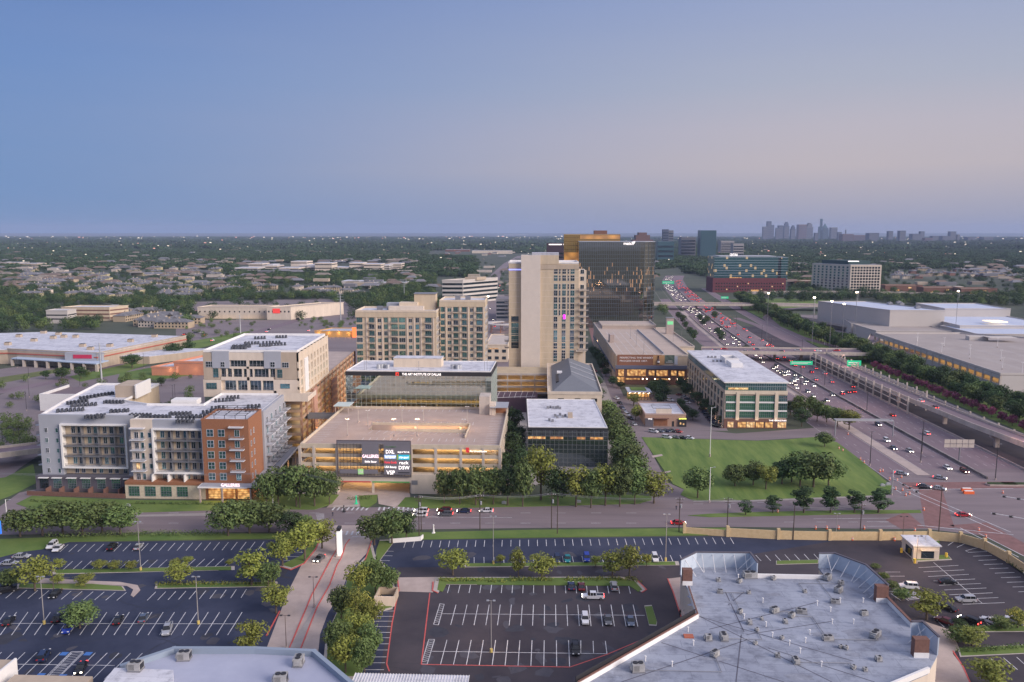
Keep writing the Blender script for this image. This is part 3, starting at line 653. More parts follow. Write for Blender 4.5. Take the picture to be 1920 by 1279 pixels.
lamp(A.x+72, 263.5, 5.2, 600, sx=14, sy=2.5, name='canopy_lamp'); lamp(A.x+80, 285, 5.2, 2200, sx=3, sy=30, name='canopy_lamp')
A.done(100)
# roof condensers in clusters
cm = MB(); cm.cyl(0,0,.15,1.15,.48,10); cm.box(-.5,.5,-.5,.5,0,.15); cm.cyl(0,0,1.15,1.2,.36,10,1)
cm = cm.mesh('condenser', [mat('condenser_grille', (.055,.06,.075), .6), M_dark])
nclu = 0
def condensers(pxs, z, where, seed=0):
    rr_ = random.Random(seed)
    pxs = sorted(pxs)
    for ci, (x, y, n, a) in enumerate(pxs):
        c = P(x, y, z)
        for i in range(n):
            for k in range(2):
                o = link('condenser', cm, None, (c.x+(i-n/2)*1.35*math.cos(a)-k*1.5*math.sin(a)+rr_.uniform(-.1,.1), c.y+(i-n/2)*1.35*math.sin(a)+k*1.5*math.cos(a), z), rr_.uniform(0, 3))
                o.scale = (.92,.92,1.0); tag(o, 'dark round condenser in the %s cluster from the left, %s' % (ordw(ci), where), 'condenser', '%s condenser cluster, %s' % (ordw(ci), where))
condensers([(135,772,7,.35),(160,762,7,.35),(150,756,6,.9),(200,742,6,.9),(215,757,6,0),(175,785,4,.1),(190,783,3,.1),(218,774,3,.2),(238,773,2,.2),(265,782,6,0),(285,786,6,.1),(305,785,5,0),(340,779,6,.1),(352,786,6,.1),(350,793,5,.1),(375,784,4,.3),(400,775,5,.5),(412,768,4,.4),(425,753,6,.4),(440,748,4,.3),(470,772,5,.4),(480,765,4,.4),(475,777,4,.2),(170,747,5,.9)], 27.2, 'front left apartment roof', 3)
# ---------------------------------------------------------------- F: white residential block over a long garage
Fb = Bd('apartment_building', 'pale beige residential block raised over a long orange-lit parking garage', 'apartment building', -138.4, 315, 0, -.06)
def F_(px): return FX(px, 315, 700)-Fb.x
fx0, fx1 = 0, F_(557)
Fb.box('upper_wall', M_beigel, fx0, fx1, .8, 54, 27, 44.5)
roofkit(Fb, [(fx0,.8),(fx1,.8),(fx1,54),(fx0,54)], 44.8, par=.9)
sk_ = Fb.mb()   # front skin, openings left between the pieces
sk_.box(fx0-.6, F_(414), 0, .8, 26.3, 33.4); sk_.box(F_(414), F_(517), 0, .8, 26.3, 29.0); sk_.box(F_(512), fx1, 0, .8, 26.3, 33.6); sk_.box(F_(414), F_(512), 0, .8, 33.2, 34.6); sk_.box(F_(431), F_(496), 0, .8, 41.5, 44.6); sk_.box(F_(431), F_(496), 0, .8, 38.0, 38.9)
for px in (465,): sk_.box(F_(px)-.5, F_(px)+.5, 0, .8, 29, 41.5)
for px in (443, 490): sk_.box(F_(px)-.3, F_(px)+.3, 0, .8, 29, 33.2)
for px in (425, 436, 455, 475, 505): sk_.box(F_(px)-.3, F_(px)+.3, 0, .8, 34.6, 38.0)
Fb.part('front_wall', sk_, M_cream)
gp = Fb.mb(); gp.box(F_(399), F_(431), -.2, .8, 38.3, 45.2); gp.box(F_(496), F_(528), -.2, .8, 38.3, 45.2); Fb.part('grey_panelling', gp, M_greyst)
tp = Fb.mb(); tp.box(fx0-.2, F_(399), 0, .8, 33.5, 44.6); tp.box(F_(399), F_(413), 0, .8, 33.5, 38.2); tp.box(F_(528), fx1+.2, 0, .8, 33.7, 44.9); tp.box(F_(516), F_(528), 0, .8, 33.7, 38.2); Fb.part('tan_panelling', tp, M_tan)
for a in ((386,678,399,688,'dark',3,2),(414,679,421,688,'dark',2,2),(507,679,515,688,'dark',2,2),(529,680,541,689,'dark',3,2),(400,691,409,707,'bteal',2,2),(520,693,529,708,'bteal',2,2),(387,718,406,729,'bteal',4,2),(526,720,543,728,'bteal',4,2)): Fb.pw(*a[:4], a[4], a[5], a[6], d=-.2 if 399 <= a[0] <= 520 and a[1] < 690 else 0)
for (a, c, z0, z1) in ((433,463,38.9,41.5),(467,495,38.9,41.5),(415,424,34.6,38),(426,435,34.6,38),(437,454,34.6,38),(456,474,34.6,38),(476,504,34.6,38),(506,515,34.6,38),(421,442,29.2,33),(444,463,29.2,33),(467,489,29.2,33),(491,511,29.2,33)):
    Fb.win(F_(a), z0, F_(c)-F_(a), z1-z0, 'dark', max(2, int((c-a)/6)), 1, 'f', .8)
    r = Fb.mb(); r.box(F_(a), F_(c), .05, .1, z0+1.0, z0+1.06)
    for i in range(int((c-a)*.7)+1): r.box(F_(a)+i*.42, F_(a)+i*.42+.04, .05, .09, z0, z0+1.0)
    Fb.part('railing', r, M_grey)
# right flank
fk = Fb.mb()
for yy in range(0, 55, 6): fk.box(fx1, fx1+.9, yy, yy+2.6, 26.3, 44.6)
for z in (26.3, 29.6, 33.2, 37.4, 41.0): fk.box(fx1, fx1+.8, 0, 56.5, z, z+(1.0 if z < 40 else 3.6))
Fb.part('flank_wall', fk, M_beigel)
Fb.box('white_panelling', M_wpaint, fx1, fx1+1.2, 9, 15, 27, 41)
for yy in range(3, 52, 6):
    for z in (30.7, 34.3, 38.5): Fb.win(yy, z, 2.8, 2.4, 'dark' if (yy*7+int(z)) % 3 else 'teal', 2, 1, 'r', fx1+.05)
br = Fb.mb(); br.box(F_(528)-1, fx1+4.8, -2.6, 12, 25.2, 26.2); br.box(F_(528)-1, fx1+4.8, -2.6, -2.4, 26.2, 28.6); br.box(fx1+4.6, fx1+4.8, -2.4, 12, 26.2, 27.2); Fb.part('corner_terrace', br, M_cream)
# the garage below and behind
gx1 = fx1+.4
gl = Fb.mb(); gm = Fb.mb(); gb = Fb.mb()
for z in (0.1, 3.4, 6.7, 10, 13.3, 16.6, 19.9, 23.2): gl.box(2, gx1-.5, 3, 128, z-.3, z)
for z in (3.4, 6.7, 10, 13.3, 16.6, 19.9, 23.2, 25.6): gb.box(gx1-.4, gx1, 2.6, 128, z-.5, z+.75); gb.box(2, gx1-.4, 2.6, 3.0, z-.5, z+.75)
for yy in range(3, 130, 9): gm.box(gx1-.6, gx1+.35, yy, yy+.8, 0, 26.2)
for xx in (4,12,20,29): gm.box(xx, xx+.8, 2.2, 3.1, 0, 26)
Fb.part('garage_deck', gl, M_floor); Fb.part('garage_parapet', gb, mat('garage_tan', (.40,.27,.18), .85, var=.12, vs=.3)); Fb.part('garage_column', gm, mat('garage_brick', (.34,.19,.12), .85, var=.15, vs=.5))
Fb.box('garage_core', M_tan, 8, 14, 12, 120, 0, 26); Fb.box('brick_panel', M_brkd, gx1, gx1+.4, 62, 76, 2, 22); Fb.box('pink_panel', mat('salmon_stucco', (.45,.25,.19), .85), gx1, gx1+.6, 24, 31, 0, 25)
Fb.box('garage_roof', M_con, 2, gx1-.4, 54.4, 128, 25.7, 26)
for z in (3, 6.3, 9.6, 12.9, 16.2, 19.5, 22.8):
    lamp(Fb.x+gx1-4, 318+62, z, 1500, sx=2, sy=110, name='garage_lamp')
lamp(Fb.x+18, 322, 24.6, 700, sx=26, sy=3)
Fb.done(100)
condensers([(455,652,6,.1),(475,646,5,.2),(500,650,4,.2),(512,645,6,.3),(525,648,5,.3),(450,655,5,.1),(490,636,4,.2),(530,634,4,.2)], 44.8, 'raised block roof', 5)
tag(MB().box(-101.5,-84,327,330.5,14.6,15.2).box(-101.5,-84,327,327.2,15.2,16.6).box(-101.5,-84,330.3,330.5,15.2,16.6).build('footbridge', M_grey), 'narrow covered grey footbridge between the two garages', 'footbridge')
# ---------------------------------------------------------------- B: parking garage with the sign wall
G_ = Bd('parking_garage', 'concrete parking garage with open rooftop deck and a big dark sign wall on its front', 'parking garage', -87.2, 275, 0, .0)
W = 72.0; DB = 62.0
def gx(px, Y=275): return FX(px, Y, 870)-G_.x
skl = lambda y: .06*y   # left edge leans right a little with depth
dk = G_.mb()
LV = (6.9, 10.2, 13.5)
for z in LV: dk.box(1, W-.5, .6, DB-1, z-.35, z)
dk.box(1, W-.5, 26, DB-1, -.02, .06)
G_.part('floor_deck', dk, M_floor)
rf = G_.mb(); z = 17.0
rf.box(.4, W-.4, .4, 13, z-.5, z); rf.box(.4, W-.4, 33, DB, z-.5, z); rf.box(.4, 19, 13, 33, z-.5, z); rf.box(58, W-.4, 13, 33, z-.5, z)
rf.add([(19,13,z),(58,13,z),(58,25,z-3.3),(19,25,z)], [], 0)
rf.quad([(19,13.0,z),(58,13.0,z-.02),(58,24.5,z-.9),(19,24.5,z-.04)]); rf.quad([(19,24.5,z-3.3),(58,24.5,z-3.3),(58,33,z-3.3),(19,33,z-3.3)])
rf.box(19,58,32.8,33,z-3.3,z)
G_.part('roof_deck', rf, mat('roof_decking', (.33,.25,.215), .85, vs=.12, col2=(.42,.325,.28)))
pr = G_.mb()
pr.box(0, W, -.1, .4, z-.7, z+1.0); pr.box(0, W, DB, DB+.4, z-.7, z+1.0); pr.box(0, .4, .4, DB, z-.7, z+1.0); pr.box(W-.4, W, .4, DB, z-.7, z+1.0)
pr.box(30, 58.2, 24.5, 24.8, z-1.0, z+.5); pr.box(19,58,33,33.25,z,z+.9); pr.box(58, 58.25, 13.2, 33, z, z+.9)
for zz in LV:
    pr.box(0, W, -.1, .3, zz-.45, zz+.85); pr.box(-.0, .4, .3, DB, zz-.45, zz+.85); pr.box(W-.4, W, .3, DB, zz-.45, zz+.85)
G_.part('parapet', pr, mat('garage_concrete', (.52,.44,.34), .85, var=.13, vs=.4, stretch=(1,1,.3)))
CLP = []
for px in (563, 589, 632, 771, 817, 864, 906, 937): CLP.append((gx(px)-.45, gx(px)+.45, -.35, .8, 0, z+.1))
for yy in range(12, 62, 10):
    for xx in (.1, 18, 36, 54, W-1.0): CLP.append((xx, xx+.8, yy, yy+.8, 0, z-.5))
for c_ in CLP: G_.box('column', M_conl, *c_)
ep = G_.mb(); ep.box(gx(632), gx(772), -.6, .0, 4.1, 6.6); ep.box(gx(771), gx(818), -.62, .3, 0, 7.2); ep.box(gx(632), gx(772), .3, 1.0, 6.6, 7.4); ep.box(gx(632)-.6,gx(632)+.4,-.61,.3,0,6.4); ep.box(gx(697), gx(697)+.7, -.5, .3, 0, 4.1)
G_.part('entrance_wall', ep, M_cream)
G_.box('entry_stripe', M_red, gx(634), gx(695), -.7, -.6, 4.0, 4.5); G_.box('entry_stripe', mat('green_paint', (.12,.35,.10), .7), gx(698), gx(768), -.7, -.6, 4.0, 4.5)
G_.box('louvre', M_grey, gx(772), gx(783), -.72, -.62, 3.4, 5.0)
bw = G_.mb(); bw.box(4, W-4, 25, 25.3, 0, 13.6); bw.box(gx(632)-8, gx(632), 1, 24, 0, 6.4); G_.part('inner_wall', bw, mat('warm_concrete', (.42,.34,.26), .9, var=.2, vs=.2))  # inner walls added to catch the lamp light behind the openings
fl = G_.mb()   # stripes on the roof and decks
for i in range(17): fl.box(19+i*2.6+1.2, 19+i*2.6+1.35, 8.2, 12.6, z, z+.01)
for i in range(16): fl.box(20+i*2.6, 20.15+i*2.6, 34, 38.6, z, z+.01); fl.box(12+i*2.9, 12.15+i*2.9, 57, 61.6, z, z+.01)
for i in range(20): fl.box(.8, 6, 3+i*2.7, 3.15+i*2.7, z, z+.01); fl.box(W-6.2, W-.9, 2+i*2.7, 2.15+i*2.7, z, z+.01)
for i in range(13):
    x = 20.5+i*2.8; k = (x-19)/39; fl.quad([(x,19,z-.45*k*.5+.01),(x+.15,19,z-.45*k*.5+.01),(x+.9,24,z-.86*k+.01),(x+.75,24,z-.86*k+.01)])
for zz in LV:
    for i in range(26): fl.quad([(2+i*2.7,4,zz+.01),(2.15+i*2.7,4,zz+.01),(3.6+i*2.7,9,zz+.01),(3.45+i*2.7,9,zz+.01)])
G_.part('bay_lines', fl, M_line)
G_.box('stair_tower', M_conl, 60.2, 64.6, 53, 61.5, 17, 24.6); G_.box('stair_tower_side', M_cream, 64.6, 67, 51.5, 58, 17, 21.5)
def shelter(x0, x1, y0, y1, m=M_wpaint, h=3.2):
    s_ = G_.mb(); s_.box(x0, x1, y0, y1, 17+h, 17+h+.3)
    o = G_.part('shelter_roof', s_, m)
    q = G_.mb()
    for a in (x0+.5, x1-.8):
        for b_ in (y0+.5, y1-.8): q.box(a, a+.3, b_, b_+.3, 17, 17+h)
    G_.part('shelter_post', q, M_con)
shelter(64.8, 72.4, 50, 61, M_silver, 3.4); shelter(-1.6, 5.2, 52, 60, mat('pale_green_metal', (.50,.58,.56), .5), 3.0)
G_.box('lift_lobby', M_brk, 66, 71.5, 56, 60.5, 17, 19.8)
for zz in LV+(4.2,):
    for xx, ww in ((16, 28), (56, 26)):
        lamp(G_.x+xx, 275+11, zz+2.9 if zz > 5 else 5.8, 2000 if zz > 5 else 2200, sx=ww, sy=1.6)
for zz in LV: lamp(G_.x+36, 275+56, zz+2.9, 2600, sx=60, sy=1.6)
for k in range(6): lamp(-97.5, 322+k*20, 7, 420, kind='POINT', name='alley_lamp', r=.4)
for k in range(3): lamp(-75+k*20, 343.5, 5, 400, kind='POINT', name='alley_lamp', r=.4)
lamp(G_.x+42, 275+31.6, 16.6, 700, sx=30, sy=.6, rx=.5)
for (x, y) in ((652,818),(739,818),(783,818),(876,806),(700,795),(820,790)): lp = P(x, y, 17); lamp(lp.x, lp.y, 24.2, 900, kind='POINT', name='deck_lamp', c=(1,.66,.36), r=.3)
# sign wall
SY = -1.0
def sx_(ix): return FX(620+ix/11.29, 274, 860)-G_.x
def sz_(iy): return FZ(810+iy/11.29, 274, 700)
sw = G_.mb(); X0, X1, Z0, Z1 = sx_(135), sx_(1705), sz_(945), sz_(175)
sw.box(X0, X1, SY-.3, SY, Z1-.35, Z1); sw.box(X0, X1, SY-.3, SY, Z0, Z0+.35); sw.box(X0, X0+.35, SY-.3, SY, Z0+.35, Z1-.35); sw.box(X1-.35, X1, SY-.3, SY, Z0+.35, Z1-.35)
for i in range(1, 22): xx = X0+(X1-X0)*i/22; sw.box(xx-.07, xx+.07, SY-.2, SY-.05, Z0+.35, Z1-.35)
for i in range(1, 16): zz = Z0+(Z1-Z0)*i/16; sw.box(X0+.35, X1-.35, SY-.18, SY-.08, zz-.035, zz+.035)
for i in range(6): xx = X0+1+(X1-X0-2)*i/5; sw.box(xx-.1, xx+.1, SY, -.3, Z1-1, Z1-.8); sw.box(xx-.1, xx+.1, SY, -.3, Z0+1, Z0+1.2)
G_.part('sign_frame', sw, mat('sign_mesh', (.10,.085,.095), .6))
M_panel = mat('sign_panel', (.17,.16,.185), .7, var=.06, vs=.2)
def panel(x0, y0, x1, y1, m=M_panel, dy=.35, nm='sign_panel'): return G_.box(nm, m, sx_(x0), sx_(x1), SY-dy, SY-.21, sz_(y1), sz_(y0))
panel(665,250,1025,675); panel(1130,245,1690,890); panel(185,790,1000,880); panel(150,195,1690,248)
panel(575,780,690,893, mat('light_green', (.33,.62,.24), .6, emit=(.4,.8,.3), es=.25), .42)
def sgt(s, x0, x1, y0, y1, m=M_sign, bold=0):
    return text(s, (sz_(y0)-sz_(y1))*1.35, m, G_.r, (sx_(x0), SY-.44, sz_(y1)), ext=.04, width=sx_(x1)-sx_(x0), name='sign_lettering')
sgt('GALLERIES', 672, 1018, 470, 540, MATS['pink_sign']); sgt('Eddie Bauer', 725, 975, 600, 640); sgt('DXL', 1170, 1350, 365, 445); sgt('sprint', 1420, 1670, 390, 425)
panel(1140,475,1388,555, mat('sky_blue_panel', (.30,.45,.75), .6, emit=(.4,.6,1), es=.3), .42); sgt('THE TILE SHOP', 1150, 1378, 490, 545)
panel(1405,470,1690,575, mat('lime_panel', (.30,.50,.08), .6), .40); panel(1440,470,1670,575, mat('cyan_panel', (.02,.38,.55), .6, emit=(.02,.5,.7), es=.4), .43); 
text('STEIN MART', .9, M_sign, G_.r, (sx_(1448), SY-.5, sz_(545)), ext=.03, width=sx_(1660)-sx_(1448), name='sign_lettering')
sgt('Home Goods', 1142, 1395, 600, 655, emis('red_sign', (.8,.08,.10), .8)); sgt('rack', 1450, 1645, 600, 668); sgt('USA Beauty', 1142, 1395, 705, 750); sgt('DSW', 1435, 1665, 700, 778); sgt('VSP', 1180, 1360, 800, 888); sgt('ulta', 585, 680, 800, 860, M_wpaint); sgt('ALAMO', 1160, 1400, 285, 320, mat('dull_green', (.12,.22,.12), .7))
G_.box('sign_underline', M_dark, sx_(1425), sx_(1670), SY-.42, SY-.36, sz_(858), sz_(838))
G_.box('sign_backing', mat('crimson', (.45,.03,.04), .5, emit=(.8,.05,.05), es=.4), gx(874), gx(880), -.5, -.36, 15.4, 17.2)
text('ArtInstitute', 1.0, M_sign, G_.r, (gx(881), -.42, 15.6), ext=.04, width=gx(913)-gx(881), name='sign_lettering'); text('of Dallas', .9, mat('maroon', (.15,.03,.03), .6), G_.r, (gx(914), -.42, 15.6), ext=.04, width=gx(926)-gx(914), name='sign_lettering')
G_.done()
# deck lamps on the garage roof
def pole_mesh(h, arm, heads, r=.10, head=M_silver, pole=M_silver, base=None):
    a = MB(); a.bar((0,0,0),(0,0,h),r, n=8, r2=r*.6)
    if heads == 2: a.bar((-arm,0,h),(arm,0,h),.05)
    elif arm: a.bar((0,0,h-.2),(arm,0,h),.05)
    hd = MB()
    for s_ in ([-1,1] if heads == 2 else [1]): hd.box(s_*arm-.28, s_*arm+.28, -.2, .2, h-.05, h+.12)
    bs = MB().cyl(0,0,0,.75,.32,10)
    return a.mesh('post', pole), hd.mesh('lamp_head', head), bs.mesh('base', base or M_con)
def lightpole(name, label, meshes, loc, rz=0, group=None, lit=0, z0=0):
    t = thing(name, label, 'lamp post', loc, rz, group); link('post', meshes[0], t, (0,0,.01)); link('lamp_head', meshes[1], t); link('base', meshes[2], t); return t
dm = pole_mesh(6.5, .5, 2, .11, M_wpaint, M_conl)
dpts = [(690,800,17),(652,818,17),(672,792,17),(739,818,17),(754,792,17),(783,818,17),(794,792,17),(876,792,17),(870,818,17)]
for i, (x, y, zz) in enumerate(dpts):
    p = P(x, y, 17.0); lightpole('lamp_post', '%s from the left of the pale lamp posts on the sign garage\'s roof deck' % ordw(sorted(q[0] for q in dpts).index(x)), dm, p, group='lamp posts on the garage roof')
# ---------------------------------------------------------------- C: mirror-glass college building
Cb = Bd('office_building', 'low mirror-glass office block with white roof and a row of white letters along its top', 'office building', FX(649,350,730), 350, 0, .03)
CH_ = FZ(697,350,785)-.3; CW, CD_ = FX(921,350,730)-Cb.x, P(700,678,CH_).y-350
Cb.box('curtain_wall', M_glm, 0, CW, 0, CD_, 0, CH_-1.6)
mu = Cb.mb()
for i in range(30): x = CW*i/29; mu.box(x-.06, x+.06, -.10, 0, 0, CH_-1.6)
for i in range(17): z = i*1.85+.0; mu.box(0, CW, -.08, 0, z-.05, z+.05)
for i in range(13): y = CD_*i/12; mu.box(CW, CW+.1, y-.06, y+.06, 0, CH_-1.6); mu.box(-.1, 0, y-.06, y+.06, 0, CH_-1.6)
for i in range(17): z = i*1.85; mu.box(CW, CW+.08, 0, CD_, z-.05, z+.05); mu.box(-.08, 0, 0, CD_, z-.05, z+.05)
Cb.part('mullions', mu, mat('mullion', (.38,.40,.38), .5, metal=.3))
Cb.box('fascia', M_dark, -.15, CW+.15, -.2, CD_+.1, CH_-1.62, CH_+.1)
roofkit(Cb, [(.4,.4),(CW-.4,.4),(CW-.4,CD_-.4),(.4,CD_-.4)], CH_+.3, par=.4)
def cx_(px, Y=350): return FX(px, Y, 705)-Cb.x
Cb.box('penthouse', M_beigel, cx_(737,362), cx_(826,362), 12, 19, CH_+.3, CH_+4.4); Cb.box('penthouse_roof', M_white, cx_(737,362)-.2, cx_(826,362)+.2, 11.8, 19.2, CH_+4.4, CH_+4.6)
for i, px in enumerate((711,716,721,728,848,853,858,862)): Cb.part('rooftop_unit', Cb.mb().cyl(cx_(px,360), 8+(i % 3), CH_+.3, CH_+2.2, .9, 10), M_silver)
for px in (683,687,908,913,785): Cb.part('antenna', Cb.mb().bar((cx_(px,354),4,CH_+.3),(cx_(px,354),4,CH_+4.5),.08), M_grey)
text('THE ART INSTITUTE OF DALLAS', 1.5, M_sign, Cb.r, (cx_(754), -.28, CH_-1.35), width=cx_(827)-cx_(754), name='sign_lettering')
Cb.box('logo', mat('red_logo', (.6,.04,.03), .5, emit=(.9,.06,.03), es=.7), cx_(742), cx_(748), -.3, -.2, CH_-1.5, CH_-.0)
Cb.part('logo_mark', Cb.mb().quad([(cx_(743),-.32,CH_-1.2),(cx_(747),-.32,CH_-1.2),(cx_(746.5),-.32,CH_-.3)]), M_dark)
Cb.done()
# ---------------------------------------------------------------- D: twin residential blocks
def res_block(label, Y, pxl, pxr, h, depth, cols, sk, extras, rows, sidecol):
    b = Bd('residential_tower', label, 'apartment tower', FX(pxl, Y, 620), Y, 0, sk)
    w_ = FX(pxr, Y, 620)-b.x; f_ = lambda px: FX(px, Y, 630)-b.x
    b.box('wall', M_beige, 0, w_, 0, depth, 0, h); roofkit(b, [(0,0),(w_,0),(w_,depth),(0,depth)], h+.35, par=1.0, pm=M_beigel)
    fh = 3.75
    for k in range(rows):
        z = h-5.4-k*fh
        if k < 9 and z > 8: b.box('floor_band', M_beigel, -.15, w_+.15, -.14, -.0, z-.55, z-.3)
        for (a, c, kind, nx, typ) in cols:
            if typ == 'b':
                balcony(b.r, f_(a)-.4, 0, z-.25, f_(c)-f_(a)+.8, 1.5, slab=M_beigel)
            b.win(f_(a), z, f_(c)-f_(a), 2.5 if typ != 'w' else 3.2 if False else 2.0 if kind == 'dark' else 2.5, kind if (k*7+int(a)) % 5 else ('dark' if kind != 'dark' else 'teal'), nx, 1)
        for yy in range(2, int(depth)-3, 5):
            b.win(yy, z, 2.4, 2.2, 'dark' if (k+yy) % 3 else 'teal', 2, 1, 'r', w_)
            if sidecol and yy < 12: balcony(b.r, w_+sk*yy, yy-.2, z-.25, 2.9, 1.3, rz=math.pi/2, slab=M_beigel)
    pil = b.mb()
    for px in extras: pil.box(f_(px)-.35, f_(px)+.35, -.35, 0, 0, h-2.6)
    b.part('pilaster', pil, M_cream); b.box('cornice', M_beige, -.3, w_+.3, -.42, -.0, h-2.6, h+.2)
    b.done(100); return b, f_
cl1 = [(669.5,680,'bteal',3,'w'),(693,702,'bteal',2,'b'),(709,715,'dark',2,'w'),(721,727,'bteal',2,'w'),(734.5,746,'bteal',3,'b'),(749,760,'bteal',3,'w'),(767,773,'dark',2,'w'),(780,786,'bteal',2,'w'),(798,809,'bteal',3,'b')]
D1, f1 = res_block('broad beige residential tower with teal window columns, left of the pair behind the college block', 440, 668, 818, 48.6, 24, cl1, -.02, (688,706,717.5,730,764,777,790,813), 12, True)
cl2 = [(827,834,'bteal',2,'w'),(840,846,'dark',2,'w'),(851,859,'bteal',2,'b'),(867,875,'bteal',2,'b'),(882,887,'dark',2,'w'),(894,904,'bteal',3,'b')]
D2, f2 = res_block('taller narrow beige residential tower with teal window columns, right of the pair', 452, 825, 909, 53.5, 26, cl2, -.01, (837,848.5,863,878.5,890.5,907), 13, True)
D1.box('penthouse', M_beige, f1(771), f1(812), 14, 23, 48.6, 58); D1.box('penthouse', M_beigel, f1(744), f1(779), 10, 17, 48.6, 53.4); D1.box('penthouse', M_cream, f1(726), f1(792), 6, 10, 48.6, 51.6); D1.box('penthouse', M_greyst, f1(716), f1(746), 17, 23, 48.6, 52.5); D1.box('penthouse_roof', M_grey, f1(771)-.4, f1(812)+.4, 13.6, 23.4, 58, 58.3)
for b_, f_ in ((D1, f1), (D2, f2)):
    for q_ in ((0, 11, 24.0), (1, 4, 9.0)): b_.box('rooftop_unit', M_grey, f_(700 if b_ is D1 else 850)+q_[0]*6, f_(700 if b_ is D1 else 850)+q_[0]*6+3, 12, 15, (48.6 if b_ is D1 else 53.5)+.35, (48.6 if b_ is D1 else 53.5)+2.4)
# ---------------------------------------------------------------- E: tall tower
Et = Bd('residential_tower', 'tall pale beige residential tower with a blank slab front and three columns of windows', 'apartment tower', FX(954, 470, 600), 470, 0, -.01)
def ex(px): return FX(px, 470, 590)-Et.x
Et.box('wall', M_beige, ex(978), ex(1084.5), 0, 30, 8, 74.6); Et.box('left_wing', M_beige, 0, ex(978), 1.2, 28, 8, 74.8)
Et.box('core_slab', mat('pale_precast', (.58,.51,.45), .85, var=.05, vs=.3), ex(977), ex(1013), -1.0, 10, 6, 79.8); Et.box('crown', M_beige, ex(1013), ex(1047), -.2, 12, 74.6, 79.8); Et.box('crown_roof', M_white, ex(997), ex(1047), 0, 11.6, 79.8, 81.2)
Et.box('cornice', M_tan, ex(1013), ex(1085), -.3, 0, 71.6, 74.2)
roofkit(Et, [(0,1.4),(ex(1084),1.4),(ex(1084),29.8),(0,29.8)], 75.0, par=.9)
fb_ = Et.mb()
for k in range(18):
    z = 71.0-k*3.72; fb_.box(ex(1013), ex(1084), -.06, 0, z-.7, z-.5)
    fb_.box(ex(977)-.02, ex(1013), -1.04, -1.0, z-.66, z-.58); fb_.box(0, ex(977)-.02, 1.14, 1.2, z-.7, z-.5)
Et.part('floor_joint', fb_, M_cream)
rows_e = [507.8,521,536.5,549,562,574,586,598.6,611,624,635.5,648,661.5,672]
for k, py in enumerate(rows_e):
    z = FZ(py, 470, 1050)-1.75; kk = 'bteal' if (k*5) % 3 or k > 6 else 'dark'
    for j, (a, c) in enumerate(((1038.5,1045),(1054,1060.5),(1069.5,1076.5))): Et.win(ex(a), z, ex(c)-ex(a), 3.2, 'teal' if (k*3+j*5) % 4 > 1 else 'dark', 2, 2)
    if k < 7:
        for a, c in ((1048,1050.5),(1064,1066.3)): Et.win(ex(a), z, ex(c)-ex(a), 3.1, 'dark', 1, 2)
    if k < 12:
        if k > 1: balcony(Et.r, ex(1084.5), .8, z-.4, ex(1103)-ex(1084.5), 3.0, slab=M_conl); 
        balcony(Et.r, ex(945.5), 8, z-.4, ex(954)-ex(945.5), 4.0, slab=M_conl)
        Et.win(ex(1088), z, 2.0, 2.4, 'dark', 2, 1, 'f', 1.5)
for py in (598,610.5,622,634.5,646.5): Et.win(ex(959), FZ(py,471,965)-1.9, ex(972)-ex(959), 3.3, 'bteal' if py > 600 and py < 640 else 'bdark', 4, 3, 'f', 1.2)
Et.box('side_wing', M_beigel, ex(1084.5), ex(1099), 1.5, 28, 8, 70.6)
col_ = Et.mb(); col_.box(ex(1094), ex(1096), -1.4, -.8, 6, 23); Et.part('portico_column', col_, M_cream)
Et.box('portico', M_cream, ex(1080), ex(1100), -1.8, 1.5, 23, 23.8)
Et.box('blue_strip_light', emis('blue_strip', (.25,.28,1.0), 1.6), 0, ex(977), 1.0, 1.12, 71.0, 71.6)
for a, c in ((1051,1058),(1066,1073)): Et.win(ex(a), 13.6, ex(c)-ex(a), 1.9, 'bdark', 3, 2)
ww = Et.mb().box(ex(1055.8), ex(1060), -.18, -.13, 42.2, 44.8); Et.part('magenta_window', ww, emis('magenta_glow', (1.0,.03,.85), 1.8))
Et.done(100)
pod = Bd('parking_garage', 'low open garage with glowing decks at the foot of the tall tower', 'parking garage', FX(925,440,700), 440, 0, 0)
pw_ = FX(1030,440,700)-pod.x
for z in (3.5,7,10.5,14): pod.box('floor_deck', M_floor, 0, pw_, 0, 26, z-.3, z)
pp = pod.mb()
for z in (3.5,7,10.5,14): pp.box(0, pw_, -.3, 0, z-.4, z+.7)
for i in range(5): pp.box(i*pw_/4.1, i*pw_/4.1+.6, -.35, .2, 0, 14.7)
pod.part('parapet', pp, M_conl); pod.box('inner_wall', M_beige, 0, pw_, 8, 8.3, 0, 13.6)
for z in (6.5,10,13.5): lamp(pod.x+pw_/2, 444, z, 500, sx=pw_*.8, sy=1.2)
# dark pergola terrace and link in front of it
Tn = Bd('terrace_bar', 'dark purple pergola terrace between the college block and the gabled building', 'terrace', FX(928,405,740), 405)
Tn.box('wall', mat('plum_wall', (.09,.05,.07), .8), 0, 22, 2, 18, 0, 7.6); pt = Tn.mb()
for i in range(7): pt.bar((1+i*3, 2, 7.6), (2+i*3, 9, 9.6), .08)
pt.bar((1,2,7.6),(21,2,8.6),.1); pt.bar((1,9,9.4),(22,9,9.7),.1); Tn.part('roof_frame', pt, M_wpaint)
